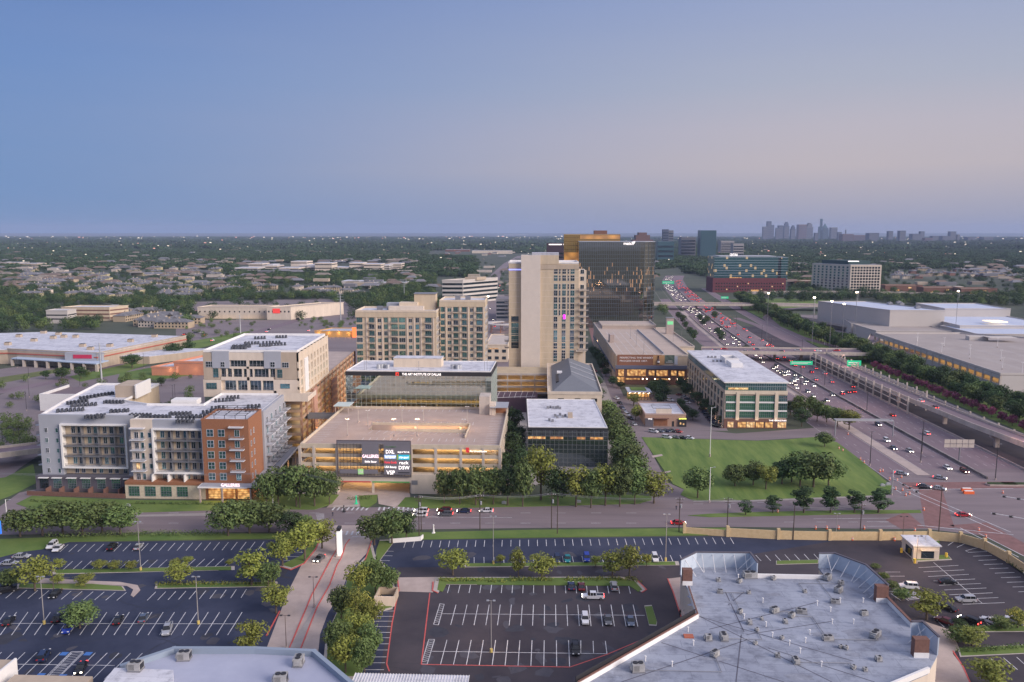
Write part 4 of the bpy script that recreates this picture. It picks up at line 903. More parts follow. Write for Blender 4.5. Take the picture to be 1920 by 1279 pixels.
# ---------------------------------------------------------------- H: gabled hall
Hb = Bd('gabled_hall', 'beige hall with a grey pitched metal roof, behind the dark glass office', 'hall', 2.2, 378, 0, .0)
Hb.box('wall', M_beigel, 0, 26, 0, 84, 0, 15.6); Hb.part('parapet', Hb.mb().wall([(0,0),(26,0),(26,84),(0,84)], .5, 15.6, 17.0, closed=True), M_cream)
hr = Hb.mb(); hr.add([(2.2,4,16.2),(25.4,4,16.2),(25.4,80,16.2),(2.2,80,16.2),(12,22,21.5),(12,76,21.5)], [(0,1,4),(1,2,5,4),(2,3,5),(3,0,4,5)]); Hb.part('roof', hr, mat('grey_metal_roof', (.15,.16,.18), .6, var=.08, vs=.5))
for y in (30, 46, 60): Hb.part('roof_rib', Hb.mb().bar((12.2,y,21.6),(25.3,y,16.5),.22), M_greyst)
for i in range(3): Hb.win(5+i*8, 12.2, 2.6, 1.4, 'bdark', 3, 1)
Hb.part('skylight', Hb.mb().box(5,9,40,46,18.6,19.2), M_wpaint); Hb.part('rooftop_unit', Hb.mb().box(4.2,5.6,20,40,17.4,18.3), M_dark)
Hb.done()
# ---------------------------------------------------------------- G: dark glass office
Gb = Bd('office_building', 'small square black-glass office block with a flat white roof', 'office building', -6.1, 310, 0, -.035)
Gb.box('curtain_wall', M_glb, 0, 31.8, 0, 54, 0, 15.0); mu = Gb.mb()
for i in range(19): x = 31.8*i/18; mu.box(x-.05, x+.05, -.1, 0, 0, 15)
for z in (.2,1.9,3.6,5.4,7.2,9.0,10.9,12.6,14.2): mu.box(0, 31.8, -.08, 0, z-.04, z+.04); mu.box(31.8, 31.88, 0, 54, z-.04, z+.04)
for i in range(28): y = 54*i/27; mu.box(31.8, 31.9, y-.05, y+.05, 0, 15)
Gb.part('mullions', mu, mat('mullion_dark', (.22,.24,.24), .5, metal=.3))
Gb.box('fascia', M_dark, -.15, 31.95, -.15, 54.1, 15.0, 15.9); roofkit(Gb, [(.3,.3),(31.5,.3),(31.5,53.7),(.3,53.7)], 16.0, par=.25, t=.25)
for (i, z, n) in ((0,11,2),(2,11,2),(5,11,3),(11,11,2),(14,11,2),(15,11,2)): Gb.box('lit_room', M_lit, i*1.767+.08, (i+n)*1.767-.08, -.03, .0, z+.35, z+1.3)
for px, py in ((1027,766),(1032,765),(1037,766),(1042,766),(1046,765),(1050,767),(1055,783),(1060,781),(1030,789),(1036,791),(1045,784),(1068,783),(1050,779),(1041,781)):
    p = P(px, py, 16)-Vector((Gb.x, Gb.y, 0)); Gb.part('rooftop_unit', MB().box(p.x-.5, p.x+.5, p.y-.5, p.y+.5, 16, 17), M_grey)
p = P(1069,783,16)-Vector((Gb.x, Gb.y, 0)); Gb.part('rooftop_unit', MB().box(p.x-1, p.x+1, p.y-1, p.y+1.5, 16, 18), M_tan)
# ---------------------------------------------------------------- I: garage with the banner
Ib = Bd('parking_garage', 'tan retail block with rooftop parking deck and a brown lettered banner on its front', 'parking garage', 44.7, 487, 0, -.018)
def ix(px): return FX(px, 487, 690)-Ib.x
IW = 44.2
Ib.box('wall', M_tan, 0, IW, 0, 176, 0, 17.6); Ib.box('side_block', M_beigel, IW, 60, 60, 170, 0, 14.5)
Ib.box('roof_deck', mat('tan_deck', (.42,.34,.29), .85, var=.1, vs=.1), .4, IW-.4, .4, 175.6, 17.6, 17.7); Ib.box('lower_deck', MATS['tan_deck'], IW+.4, 59.6, 60.4, 169.6, 14.5, 14.6)
Ib.part('parapet', Ib.mb().wall([(0,0),(IW,0),(IW,176),(0,176)], .5, 17.6, 18.7, closed=True).wall([(IW+1,60),(60,60),(60,170),(IW+1,170)], .5, 14.5, 15.6), M_conl)
Ib.part('ramp_wall', Ib.mb().box(IW*.68, IW*.68+.4, 8, 130, 17.7, 18.8), M_greyst)
ln = Ib.mb()
for i in range(6): ln.box(5+i*5, 5.2+i*5, 6, 120, 17.7, 17.72)
Ib.part('bay_lines', ln, M_line)
Ib.box('stair_tower', M_con, 2, 5, 60, 70, 17.7, 23); Ib.box('rear_deck', MATS['tan_deck'], 4, 46, 140, 175, 17.7, 20); Ib.part('rear_parapet', Ib.mb().wall([(4,140),(46,140),(46,175)], .5, 20, 21.2), M_conl)
zt = lambda y: FZ(655+y/12.8, 487, 1200)
Ib.box('banner', mat('banner_brown', (.23,.10,.06), .8, var=.12, vs=.1), ix(1157), ix(1240), -.3, -.1, zt(385), zt(130))
Ib.box('banner_amber_panel', mat('banner_amber', (.42,.24,.11), .8), ix(1224), ix(1245.5), -.4, -.31, zt(370), zt(140))  # plain amber panel set on the brown banner
Bt = Ib.mb(); c = ix(1234); Bt.cyl(c, -.7, zt(335), zt(250), .75, 12); Bt.cyl(c, -.7, zt(250), zt(215), .75, 12, 0, .26); Bt.cyl(c, -.7, zt(215), zt(145), .26, 10); Bt.cyl(c, -.7, zt(310), zt(268), .78, 12, 1); Ib.part('bottle_relief', Bt, [mat('bottle_dark', (.06,.025,.03), .4), M_wpaint])
for s_, y0, y1, xe in (('PERFECTING THE WHISKY', 182, 222, 1224), ('PROCESS SINCE 1857.', 252, 298, 1213)): text(s_, 1.5, mat('banner_letters', (.75,.68,.66), .6), Ib.r, (ix(1161.5), -.36, zt(y1)), ext=.04, width=ix(xe)-ix(1161.5), name='lettering')
Ib.box('poster', mat('poster_green', (.05,.08,.07), .7, vs=.5, col2=(.14,.18,.14)), ix(1245.5), ix(1264), -.35, -.1, zt(325), zt(135)); Ib.box('poster_strip', M_roofg, ix(1264), ix(1270), -.35, -.1, zt(360), zt(160))
Ib.part('poster_lines', Ib.mb().box(ix(1248), ix(1262), -.4, -.35, zt(308), zt(298)).box(ix(1252), ix(1260), -.4, -.35, zt(278), zt(268)), M_wpaint)
Ib.box('blue_fascia', mat('blue_band', (.12,.13,.19), .7), -.4, IW, -1.4, -.0, zt(465), zt(385)); Ib.box('shopfront_wall', M_brkd, -.3, IW, -.9, 0, 0, zt(465))
for a, c, y0, y1 in ((1159,1169.5,480,640),(1175.5,1211,480,635),(1216,1227,500,620),(1230.5,1252,495,635),(1258,1268,500,620),(1272,1283,510,630),(1157,1171,660,730),(1173,1200,685,725),(1158,1171,745,820),(1228,1237,695,718),(1240,1256,690,728)):
    Ib.win(ix(a), zt(y1), ix(c)-ix(a), zt(y0)-zt(y1), 'lit', max(2, int((c-a)/5)), 1, 'f', -.9)
for i, px in enumerate((1205,1213,1228,1255,1270,1283)): Ib.part('wall_lamp', Ib.mb().box(ix(px)-.2, ix(px)+.2, -1.2, -.9, zt(710), zt(690)), M_lampw)
lamp(44.7+22, 484, 4.5, 500, sx=40, sy=2, name='shopfront_lamp', rx=-.5)
for y in range(8, 170, 9): Ib.box('side_pilaster', M_beigel, -.5, 0, y, y+1.2, 0, 17.4)
Ib.box('side_band', MATS['blue_band'], -.7, -.5, 0, 172, 7.2, 8.4)
Ib.done()
m2 = pole_mesh(9, 1.2, 2, .12, M_grey, M_grey)
for i, (x, y) in enumerate(((1182,636),(1193,650),(1207,664),(1262,646),(1278,640))):
    lightpole('lamp_post', '%s twin-headed lamp post on the bannered garage\'s tan roof deck, counted from the left' % ordw(i), m2, P(x, y, 17.7 if i < 3 else 14.6), group='lamp posts on the bannered garage')
sgn = Bd('lit_kiosk', 'small cube building with a glowing orange glass front beside the expressway', 'kiosk', FX(1325,540,660), 540)
kw = FX(1358,540,660)-sgn.x; sgn.box('wall', M_con, -1, kw+1, 0, 10, 0, 12); sgn.box('glass_front', emis('orange_glass', (1.0,.42,.08), 1.8), .2, kw-.2, -.2, 0, 3.5, 11); sgn.box('roof', M_greyst, -1.4, kw+1.4, -.6, 10.4, 12, 12.5)
sg = sgn.mb()
for i in range(1, 5): sg.box(kw*i/5-.1, kw*i/5+.1, -.3, -.2, 3.5, 11)
sg.box(.2,kw-.2,-.3,-.2,6.4,6.6); sgn.part('mullions', sg, M_dark)
pyl = Bd('sign_pylon', 'tall square concrete pylon with a small green screen near its top', 'pylon', FX(1250,620,600), 620); pyl.box('pylon', M_con, 0, 5.6, 0, 4, 0, 27); pyl.box('screen', mat('green_screen', (.1,.3,.15), .5, emit=(.2,.7,.3), es=.8), .6, 5, -.1, 0, 22, 24.6); pyl.box('cap', M_grey, -.3, 5.9, -.3, 4.3, 27, 27.5)
# ---------------------------------------------------------------- J: glass office right
Jb = Bd('office_building', 'long four-storey glass and tan office block with lit shops at its foot', 'office building', 86.6, 377, 0, .0)
JW, JD, JH = 29.4, 101, 22.6
def jx(px): return FX(px, 377, 760)-Jb.x
def jz(py): return FZ(py, 377, 1420)
Jb.box('wall', M_tan, 0, JW, .3, JD, 0, 18.3); Jb.box('top_glazing', M_glt, .3, JW-.3, .5, JD-.3, 18.3, 22.0); 
g = Jb.mb()
for i in range(28): g.box(.3+i*1.06, .38+i*1.06, .42, .5, 18.5, 22)
for i in range(70): g.box(.22, .3, 1+i*1.42, 1.08+i*1.42, 18.5, 22); g.box(JW-.3, JW-.22, 1+i*1.42, 1.08+i*1.42, 18.5, 22)
g.box(.2, JW-.2, .38, .5, 20.2, 20.35); Jb.part('mullions', g, M_silver)
Jb.box('eaves', M_wpaint, -.6, JW+.6, -.6, JD+.6, 22.0, 22.6); Jb.box('roof', M_white, -.2, JW+.2, -.2, JD+.2, 22.6, 22.7)
Jb.box('lit_room', M_litw, jx(1365), jx(1402), .36, .42, jz(731), jz(727.5))
for a, c, n in ((1361,1379.3,5),(1386,1416,8),(1423,1452,8),(1459,1476,5)):
    for y0, y1 in ((742,752.6),(756.3,769),(772,783)): Jb.pw(a, y0, c, y1, 'bteal', n, 2, d=.3)
    Jb.box('white_band', M_wpaint, jx(a), jx(c), -.1, .3, jz(756), jz(753.4)); Jb.box('white_band', M_wpaint, jx(a), jx(c), -.1, .3, jz(771.6), jz(769.3))
for a in (1383, 1419.5, 1455.5): Jb.box('pier', M_beigel, jx(a)-.8, jx(a)+.8, -.5, .3, 4, 17.6); lamp(Jb.x+jx(a), 375.6, 4.6, 26, kind='POINT', name='uplighter', c=(1,.7,.4))
Jb.box('stone_band', M_beigel, -.1, JW+.1, -.3, .3, 16.6, 18.2); Jb.box('shop_wall', M_brkd, -.1, JW+.1, -.4, .3, 0, 4.6)
for a, c in ((1365,1376),(1384,1400),(1401,1416),(1418,1433),(1436,1450),(1459,1475)): Jb.win(jx(a), .5, jx(c)-jx(a), 2.7, 'litw' if a % 2 else 'lit', 4, 2, 'f', -.4)
text('THE', .9, M_sign, Jb.r, (jx(1442), -.5, 3.7), width=jx(1451)-jx(1442), name='sign_lettering'); text('BASKETRIES', .9, M_sign, Jb.r, (jx(1453), -.5, 3.7), width=jx(1475)-jx(1453), name='sign_lettering')
for k in range(13):
    yy = 3+k*7.6
    for j, z in enumerate((5.0, 9.3, 13.6)): Jb.win(yy, z, 4.8, 2.9, 'bdark' if (k+j) % 3 else 'bteal', 3, 1, 'l', 0)
    Jb.box('pier', M_beigel, -.5, 0, yy-1.6, yy-.6, 0, 16.6)
    lamp(Jb.x-1.4, 377+yy-1.1, 1.0, 40, kind='POINT', name='uplighter', c=(1,.62,.4), r=.15)
Jb.box('roof_plant', M_wpaint, 12, 18, 40, 52, 22.7, 25); sc_ = Jb.mb().wall([(12,54),(19,54),(19,66),(12,66)], .3, 22.7, 25.4, closed=True); Jb.part('plant_screen', sc_, M_wpaint)
for i in range(6): Jb.part('rooftop_unit', MB().box(6+(i % 3)*2, 7+(i % 3)*2, 58+(i//3)*14, 59.2+(i//3)*14, 22.7, 23.8), M_grey)
Jb.done()
# ---------------------------------------------------------------- K restaurant, L pavilion
Kb = Bd('restaurant', 'small flat-roofed brick restaurant with lit signs between parked cars', 'restaurant', 49.2, 379, 0, -.01)
Kb.box('wall', mat('pinkish_brick', (.36,.23,.17), .85, var=.15, vs=1.5), 0, 19.6, 0, 27, 0, 5.6); roofkit(Kb, [(.1,.1),(19.5,.1),(19.5,26.9),(.1,26.9)], 5.7, par=.6, pm=mat('coping', (.42,.30,.26), .8))
Kb.box('roof_screen', M_cream, 5.5, 13, 2, 2.3, 5.7, 8.2); Kb.part('screen_frame', Kb.mb().wall([(5,8),(14,8),(14,16),(5,16)], .12, 7.0, 7.15, closed=True), M_dark)
Kb.box('blue_bay', M_greysd, 0, 3.8, -1.2, 0, 0, 4.0); Kb.box('timber_panel', mat('cedar', (.22,.09,.045), .8, var=.15, vs=1.), 4.4, 10.8, -.12, 0, .4, 3.8); Kb.box('awning', M_brkd, 4.2, 11.4, -1.4, 0, 3.9, 4.2); Kb.box('door', M_dark, 13, 14, -.08, 0, 0, 2.6)
Kb.box('entrance_block', M_dark, 16, 19.8, -.6, 0, 0, 4.0); text('VIG', 1.0, M_sign, Kb.r, (1.2, -1.3, 3.6), width=2.0, name='sign_lettering'); text('sandella', .9, emis('yellow_sign', (.9,.95,.15), 1.8), Kb.r, (16.1, -.75, 3.8), width=3.6, name='sign_lettering')
Kb.box('menu_board', M_litw, 16.6, 17.3, -.7, -.61, 1.2, 2.2); Kb.box('menu_board', M_litw, 18.1, 18.8, -.7, -.61, 1.0, 1.8)
Lp = Bd('pavilion', 'open-sided pavilion strung with warm lights under a green planted roof', 'pavilion', FX(1177,440,740), 440)
Lw = FX(1222,440,740)-Lp.x
Lp.box('roof', M_roofg, 0, Lw, 0, 14, 4.2, 4.7); Lp.box('roof_garden', M_grass, 2.2, Lw-2.5, 3, 12.5, 4.7, 5.0); Lp.box('back_wall', M_lit, .5, Lw-.5, 7, 7.2, .3, 4.0)
pc = Lp.mb()
for i in range(8): pc.box(.3+i*(Lw-.9)/7, .6+i*(Lw-.9)/7, .2, .5, 0, 4.2)
Lp.part('post', pc, M_brkd); lt = Lp.mb()
for i in range(14): lt.cyl(1+i*(Lw-2)/13, 1.2+(i % 3)*1.5, 3.5, 3.75, .14, 6)
Lp.part('string_lights', lt, M_lampw); lamp(Lp.x+Lw/2, 443, 3.9, 260, sx=10, sy=4, name='pavilion_lamp')
# ---------------------------------------------------------------- M: reflective office slab with rounded end, gold block
Mb_ = Bd('glass_tower', 'big dark reflective glass slab with rounded right end and lit word at top', 'office tower', FX(1085,780,520), 780)
mw = FX(1232,780,520)-Mb_.x; mr_ = 17.0; poly = [(0,0)]+[(mw-mr_+mr_*math.sin(a), mr_-mr_*math.cos(a)) for a in [math.radians(15*k) for k in range(13)]]+[(0,34)]
M_glh = glassy('slab_glass', (.31,.29,.25), .05, wob=.015, ws=.08, metal=.95, lit=.15, es=.45, ec=(1,.52,.25), cell=(.8,4.0), zr=(32,48,66))  # glowing cells paint in reflected lights, along with some lit rooms
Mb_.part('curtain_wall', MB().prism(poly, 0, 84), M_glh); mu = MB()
for i in range(34): x = (mw-mr_)*i/33; mu.box(x-.12, x+.12, -.14, 0, 0, 84)
for z in range(0, 85, 4): mu.wall(poly[:9], .3, z-.13, z+.13)
for p in poly[2:9]: mu.box(p[0]-.14, p[0]+.14, p[1]-.3, p[1], 0, 84)
Mb_.part('mullions', mu, mat('slab_mullion', (.12,.15,.17), .5, metal=.3)); Mb_.part('roof', MB().prism([(p[0]*.99+.5, p[1]*.96+.7) for p in poly], 84, 84.4), M_roofg)
text('match', 4.2, M_sign, Mb_.r, (FX(1169,780,455)-Mb_.x, -.6, 81.2), width=9.6, ext=.2, name='sign_lettering')
hx_ = MB().bar((FX(1189,780,452)-Mb_.x,-.6,82.6),(FX(1190.5,780,452)-Mb_.x,-.6,84.6),.35).bar((FX(1187,780,452)-Mb_.x,-.6,84.2),(FX(1189,780,452)-Mb_.x,-.6,82.6),.35); Mb_.part('heart_mark', hx_, M_sign)
Au = Bd('gold_tower', 'gold-mirrored office tower rising behind the dark reflective slab', 'office tower', FX(1057,815,500), 815)
aw = FX(1162,815,500)-Au.x; M_gold = glassy('gold_glass', (.70,.42,.14), .10, wob=.03, ws=.06, metal=.95)
Au.box('curtain_wall', M_gold, 0, aw, 0, 40, 0, 91); au = Au.mb()
for i in range(30): au.box(aw*i/29-.1, aw*i/29+.1, -.12, 0, 0, 91)
for z in range(0, 92, 4): au.box(0, aw, -.1, 0, z-.15, z+.15)
Au.part('mullions', au, mat('bronze', (.16,.09,.04), .5, metal=.4)); Au.box('roof_plant', M_brkd, aw*.55, aw*.78, 10, 24, 91, 95); Au.box('roof', M_tan, .5, aw-.5, .5, 39.5, 91, 91.3)
Au.box('painted_sheen_band', litmat('gold_glow', (.95,.42,.09), (.32,.13,.03), .6, .12), .3, FX(1083,815,500)-Au.x, -.2, -.13, 64, 73); Au.box('painted_sheen_band', MATS['gold_glow'], FX(1087,815,500)-Au.x, aw-.4, -.2, -.13, 86.5, 90.2)  # emissive sheets painting in the warm light reflected by the gold glass
Bk = Bd('office_tower', 'dark brown office tower with a thin lit sign strip, left of the gold tower', 'office tower', FX(1025,1150,480), 1150)
bk = FX(1058,1150,480)-Bk.x; Bk.box('wall', mat('aubergine', (.05,.03,.045), .6), 0, bk, 0, 30, 0, FZ(456,1150)); Bk.box('sign_strip', M_sign, 3, bk*.85, -.3, -.1, FZ(459.5,1150), FZ(457.5,1150))
for k in range(12): Bk.box('window_band', M_gld, .3, bk-.3, -.2, 0, 5+k*5.2, 7+k*5.2)
# ================================================================== BACKGROUND BUILDINGS
def boxbld(name, label, cat, pl, pr, pyt, z, depth, wall, roof=M_white, bands=None, wins=None, z0=0, sk=0.0, par=.8, group=None, pr_m=None):
    """front top edge measured at pixel row pyt, height z; returns the Bd"""
    c = P((pl+pr)/2, pyt, z); a = FX(pl, c.y, pyt); b = FX(pr, c.y, pyt)
    B = Bd(name, label, cat, a, c.y, 0, sk, group=group); w_ = b-a
    B.box('wall', wall, 0, w_, 0, depth, z0, z-.2)
    B.part('roof', B.mb().prism([(0,0),(w_,0),(w_,depth),(0,depth)], z-.2, z), roof)
    if par: B.part('parapet', B.mb().wall([(0,0),(w_,0),(w_,depth),(0,depth)], .5, z+.002, z+par, closed=True), pr_m or wall)
    if bands:
        m, n, zz0, zz1, hf = bands
        for i in range(n):
            zz = zz0+(zz1-zz0)*i/max(1, n-1); B.box('window_band', m, .4, w_-.4, -.15, 0, zz, zz+hf); B.box('window_band', m, w_, w_+.15, .4, depth-.4, zz, zz+hf)
    if wins:
        nx, nz, kind, zz0, zz1, fw, fh = wins
        for j in range(nz):
            for i in range(nx): B.win((i+.5)*w_/nx-w_/nx*fw/2, zz0+(zz1-zz0)*j/max(1, nz-1), w_/nx*fw, fh, kind if (i*5+j*3) % 4 else 'bdark', 1, 1)
    B.w_ = w_; B.d_ = depth; return B
# shopping mall and its decks beyond the expressway
M_pale = mat('pale_block', (.50,.46,.43), .85, var=.05, vs=.05); M_bluer = mat('bluish_roof', (.42,.47,.60), .7, vs=.05, col2=(.52,.56,.66))
g1 = boxbld('department_store', 'big windowless pale department store block with a bluish roof beyond the expressway', 'store', 1669, 1772, 583, 24, 92, M_pale, M_bluer, sk=-.35)
g2 = boxbld('department_store', 'low pale wing of the department store, on its left with a blue roof', 'store', 1628, 1745, 598, 12, 70, M_pale, M_bluer, sk=-.3)
g3 = boxbld('department_store', 'long pale windowless wing right of the department store block', 'store', 1772, 1895, 580, 21, 60, M_pale, M_bluer)
boxbld('mall_roof', 'far low white-roofed wing of the shopping mall at the right edge', 'mall wing', 1800, 1990, 612, 14, 90, M_pale, M_bluer); boxbld('mall_roof', 'near low bluish-roofed wing of the shopping mall at the right edge', 'mall wing', 1832, 1990, 628, 12, 60, M_pale, M_bluer)
sk = MB()
for i in range(5): sk.box(0+i*3, 2.4+i*3, 0, 14, 0, .8)
for (x, y, n_) in ((1845,588,'upper'),(1858,605,'lower')):
    tag(sk.build('skylight', emis('skylight_glow', (1,.8,.55), .9), None, P(x, y, 16)), 'glowing row of skylights on the mall roof, the %s of two' % n_, 'skylight')
for k, (x, y) in enumerate(((1668,571),(1685,569),(1690,572),(1720,578))): tag(MB().box(-2,2,-2,2,0,2).cyl(0,0,2,2.6,1.2,8).build('rooftop_unit', M_grey, None, P(x, y, 24.4)), '%s grey rooftop unit from the left on the department store roof' % ordw(k), 'rooftop unit', 'rooftop units on the department store')
pk1 = boxbld('parking_deck', 'two-level pale parking deck in front of the department store, with slanted openings', 'parking deck', 1596, 1645, 608, 10, 60, M_pale, mat('deck_grey', (.30,.26,.245), .85, vs=.05, col2=(.37,.325,.305)), sk=.2)
pk2 = boxbld('parking_deck', 'middle pale parking deck between the department store and the big near deck', 'parking deck', 1643, 1785, 622, 10, 50, M_pale, MATS['deck_grey'], sk=0)
# big near deck on the right with glowing side
Q = [P(1641,626,12), P(1876,703,12), P(2080,705,12), P(2000,640,12), P(1800,626,12)]
qd = thing('parking_deck', 'broad rooftop parking deck with an orange-lit open side, at the right edge beyond the expressway', 'parking deck', (Q[1].x, Q[1].y, 0))
rel = lambda p: (p.x-Q[1].x, p.y-Q[1].y)
MB().prism([rel(p) for p in Q], 11.6, 12).build('roof_deck', MATS['deck_grey'], qd); MB().wall([rel(p) for p in Q], .5, 12, 13.2, closed=True).build('parapet', M_pale, qd); MB().wall([rel(Q[1]), rel(Q[0])], .6, 9.6, 11.6).wall([rel(Q[1]), rel(Q[0])], .6, 0, 6.6).wall([rel(Q[1]), rel(Q[2])], .6, 0, 11.6).build('wall', M_pale, qd)
a, b_ = Vector(rel(Q[1])), Vector(rel(Q[0])); pl = MB()
for i in range(21): p = a+(b_-a)*i/20; pl.box(p.x-.5, p.x+.5, p.y-.5, p.y+.5, 0, 11.6)
pl.build('column', M_conl, qd); MB().prism([rel(p) for p in Q], 6.0, 6.4).build('lower_deck', M_floor, qd)
MB().wall([(a.x+14,a.y),(b_.x+14,b_.y-2)], .4, 6.4, 11.6).build('inner_wall', M_beige, qd)
ql = MB()
for r_ in range(7):
    for i in range(34):
        x0_ = 22+r_*17; y0_ = 12+i*3.2
        px_, py_ = x0_-y0_*.12+qd.location.x, y0_+qd.location.y
        if i % 1 == 0: ql.box(x0_-y0_*.02, x0_-y0_*.02+4.6, y0_, y0_+.18, 12.0, 12.01)
ql.build('bay_lines', M_line, qd)
lo = lamp(Q[1].x+5, (Q[0].y+Q[1].y)/2, 11.3, 5200, sx=2.5, sy=(Q[0]-Q[1]).length*.95, name='deck_lamp')
lo.location.x = (Q[0].x+Q[1].x)/2+6; lo.rotation_euler = (0, 0, math.atan2(-(Q[0].x-Q[1].x), Q[0].y-Q[1].y))
MB().box(60,74,150,156,12,15).box(70,90,140,150,15,15.4).build('stair_tower', M_pale, qd)
dk2 = pole_mesh(7, .6, 2, .16, M_wpaint, M_wpaint)
dq = [(1719,648),(1770,649),(1765,661),(1765,662),(1818,664),(1818,671),(1876,675),(1879,691),(1916,700),(1870,650),(1720,640)]
for i, (x, y) in enumerate(dq): lightpole('lamp_post', 'white twin lamp post on the big right-hand parking deck', dk2, P(x, y+2, 12), group='lamp posts on the right-hand deck')
# left: warehouse store, small shops
wq = [P(-60,656,10.5), P(14,655,10.5), P(182,663,10.5), P(349,630,10.5), P(90,622,10.5), P(-60,626,10.5)]
ws = thing('warehouse_store', 'huge white-roofed warehouse store with red stripe and columned canopy at the left edge', 'store', (wq[2].x, wq[2].y, 0)); rl_ = lambda p: (p.x-wq[2].x, p.y-wq[2].y)
MB().prism([rl_(p) for p in wq], 0, 10).build('wall', M_tan, ws); MB().prism([rl_(p) for p in wq], 10, 10.4).build('roof', M_white, ws); MB().wall([rl_(p) for p in wq[1:4]], .5, 10.401, 11.2).build('parapet', M_tan, ws)
MB().wall([(rl_(p)[0]+.3, rl_(p)[1]-.3) for p in wq[:4]], .5, 7.4, 8.1).build('red_stripe', mat('red_stripe', (.42,.10,.07), .7), ws)
def wl(px, py, z): p = P(px, py, z); return rl_(p)
cp = [wl(20,668,7), wl(180,678,7), (wl(180,678,7)[0]+1, wl(180,678,7)[1]+14), (wl(20,668,7)[0], wl(20,668,7)[1]+14)]
MB().prism(cp, 5.0, 5.6).build('canopy', mat('pale_blue_metal', (.40,.48,.60), .6), ws); a = Vector(cp[0]); b_ = Vector(cp[1])
for i in range(8):
    p = a+(b_-a)*(i+.03)/7.06+Vector((0,1)); MB().box(p.x-.8, p.x+.8, p.y-.8, p.y+.8, 0, 5).build('canopy_column', M_conl, ws)
p = rl_(P(158,669,8)); MB().box(p[0]-13, p[0]+13, p[1]-1.2, p[1]+1.5, 5.7, 11.0).build('sign_bay', M_greyst, ws)
MB().box(p[0]-7, p[0]+6, p[1]-1.5, p[1]-1.21, 7.0, 9.6).build('sign_board', mat('crimson_sign', (.50,.03,.08), .6), ws)
for k, (x, y) in enumerate(((15,647),(36,632),(82,625),(100,635),(120,633),(142,633),(155,650),(170,656),(206,650),(245,641),(290,632),(110,628),(64,640))):
    tag(MB().box(-2,2,-1.5,1.5,0,2.0).box(-1.6,-.2,-1.1,1.1,2.0,2.3,1).box(.2,1.6,-1.1,1.1,2.0,2.3,1).build('rooftop_unit', [M_tan, M_dark], None, P(x, y, 10.4)), 'tan air handling unit on the huge white warehouse store roof', 'rooftop unit', 'air handling units on the warehouse roof')
boxbld('store_annex', 'long tan lean-to wall with a pale roof along the side of the warehouse store', 'annex', 196, 280, 668, 5.5, 40, M_tan, M_white, sk=.8, par=0)
ob = boxbld('retail_building', 'low orange stucco building with a stepped parapet and two bright wall lamps', 'shop', 284, 330, 690, 5, 30, mat('orange_stucco', (.55,.23,.14), .85, var=.08, vs=.2), M_white, sk=.3, par=1.0)
ob2 = boxbld('retail_building', 'taller orange stucco building directly left of the raised apartment block', 'shop', 326, 384, 681, 8, 26, MATS['orange_stucco'], M_white, sk=.3, par=1.3)
lamp(P(318,705,0).x, P(318,705,0).y, 4, 150, kind='POINT', name='wall_lamp', c=(1,.75,.45)); lamp(P(363,705,0).x, P(363,705,0).y, 4, 150, kind='POINT', name='wall_lamp', c=(1,.75,.45))
o1 = boxbld('office_building', 'long low beige three-storey office with a white roof at upper left', 'office', 115, 205, 577, 14, 22, M_beige, M_white, bands=(M_brkd,3,2.5,10.5,1.4), sk=.4)
boxbld('office_building', 'pale wing joined to the left of the long beige office', 'office', 86, 126, 583, 13, 16, M_pale, M_white, bands=(M_gld,2,4,8,1.2))
boxbld('stair_block', 'dark red corner block at the right end of the long beige office', 'stair block', 201, 214, 573, 14, 10, mat('dark_red', (.22,.04,.05), .8), M_white, par=0)
ch = boxbld('store', 'cream big-box store with small square windows and a dark canopy, left of centre', 'store', 370, 500, 577, 12, 26, M_cream, M_tan, wins=(14,1,'bdark',7,7,.2,1.4), sk=.2); ch.done()
ch2 = boxbld('store', 'cream store block with a red round emblem at its corner', 'store', 500, 545, 577, 13, 60, M_cream, M_tan, wins=(6,1,'bdark',8,8,.3,1.6), sk=.7); ch2.done()
ch2.part('emblem', ch2.mb().cyl(4,0,0,.3,0,3), M_red); e_ = MB(); e_.box(ch2.w_*.25, ch2.w_*.55, -.4, -.1, 7, 12); ch2.part('sign_board', e_, mat('red_sign_panel', (.6,.05,.05), .6, emit=(.9,.08,.06), es=.5))
lamp(ch.x+40, ch.y-6, 5, 1500, sx=70, sy=4, name='canopy_lamp')
st = boxbld('restaurant', 'low restaurant with amber lamps along its eaves, behind the pale raised block', 'restaurant', 590, 668, 622, 5, 24, mat('amber_wall', (.50,.28,.10), .8), M_roofg, sk=.4)
for i in range(4): lamp(st.x+4+i*9, st.y-1.5, 3.8, 260, kind='POINT', name='eaves_lamp', c=(1,.6,.2))
tag(MB().box(0,7,0,1,0,9).build('sign_tower', emis('orange_sign', (1,.22,.06), .9), None, (FX(660,st.y,600), st.y-1, 0)), 'glowing orange sign tower at the right end of the low amber-lit restaurant', 'sign')
sb = boxbld('office_building', 'square office block with alternating white and black floor bands, above the residential towers', 'office', 829, 868, 527, 30, 60, M_pale, M_conl, bands=(M_gld,5,2.5,24.5,2.8), sk=.7, par=1.6); sb.box('penthouse', M_tan, 14, 30, 20, 36, 30, 34)
boxbld('parking_garage', 'distant white banded parking garage left of the tall tower', 'parking garage', 930, 953, 562, 22, 60, M_pale, M_con, bands=(M_gld,5,2,18,2.2))
rd = Bd('round_canopy', 'white ring-shaped canopy left of the tall tower', 'canopy', P(940,606,8).x, P(940,606,8).y)
rg = MB()
for i in range(24):
    a, c = 6.2832*i/24, 6.2832*(i+1)/24; q = [(r*math.cos(t), r*math.sin(t)) for r, t in ((9,a),(16,a),(16,c),(9,c))]; rg.prism(q, 7.6, 8.4)
Rr = rd.part('roof_ring', rg, M_pale); pc = MB()
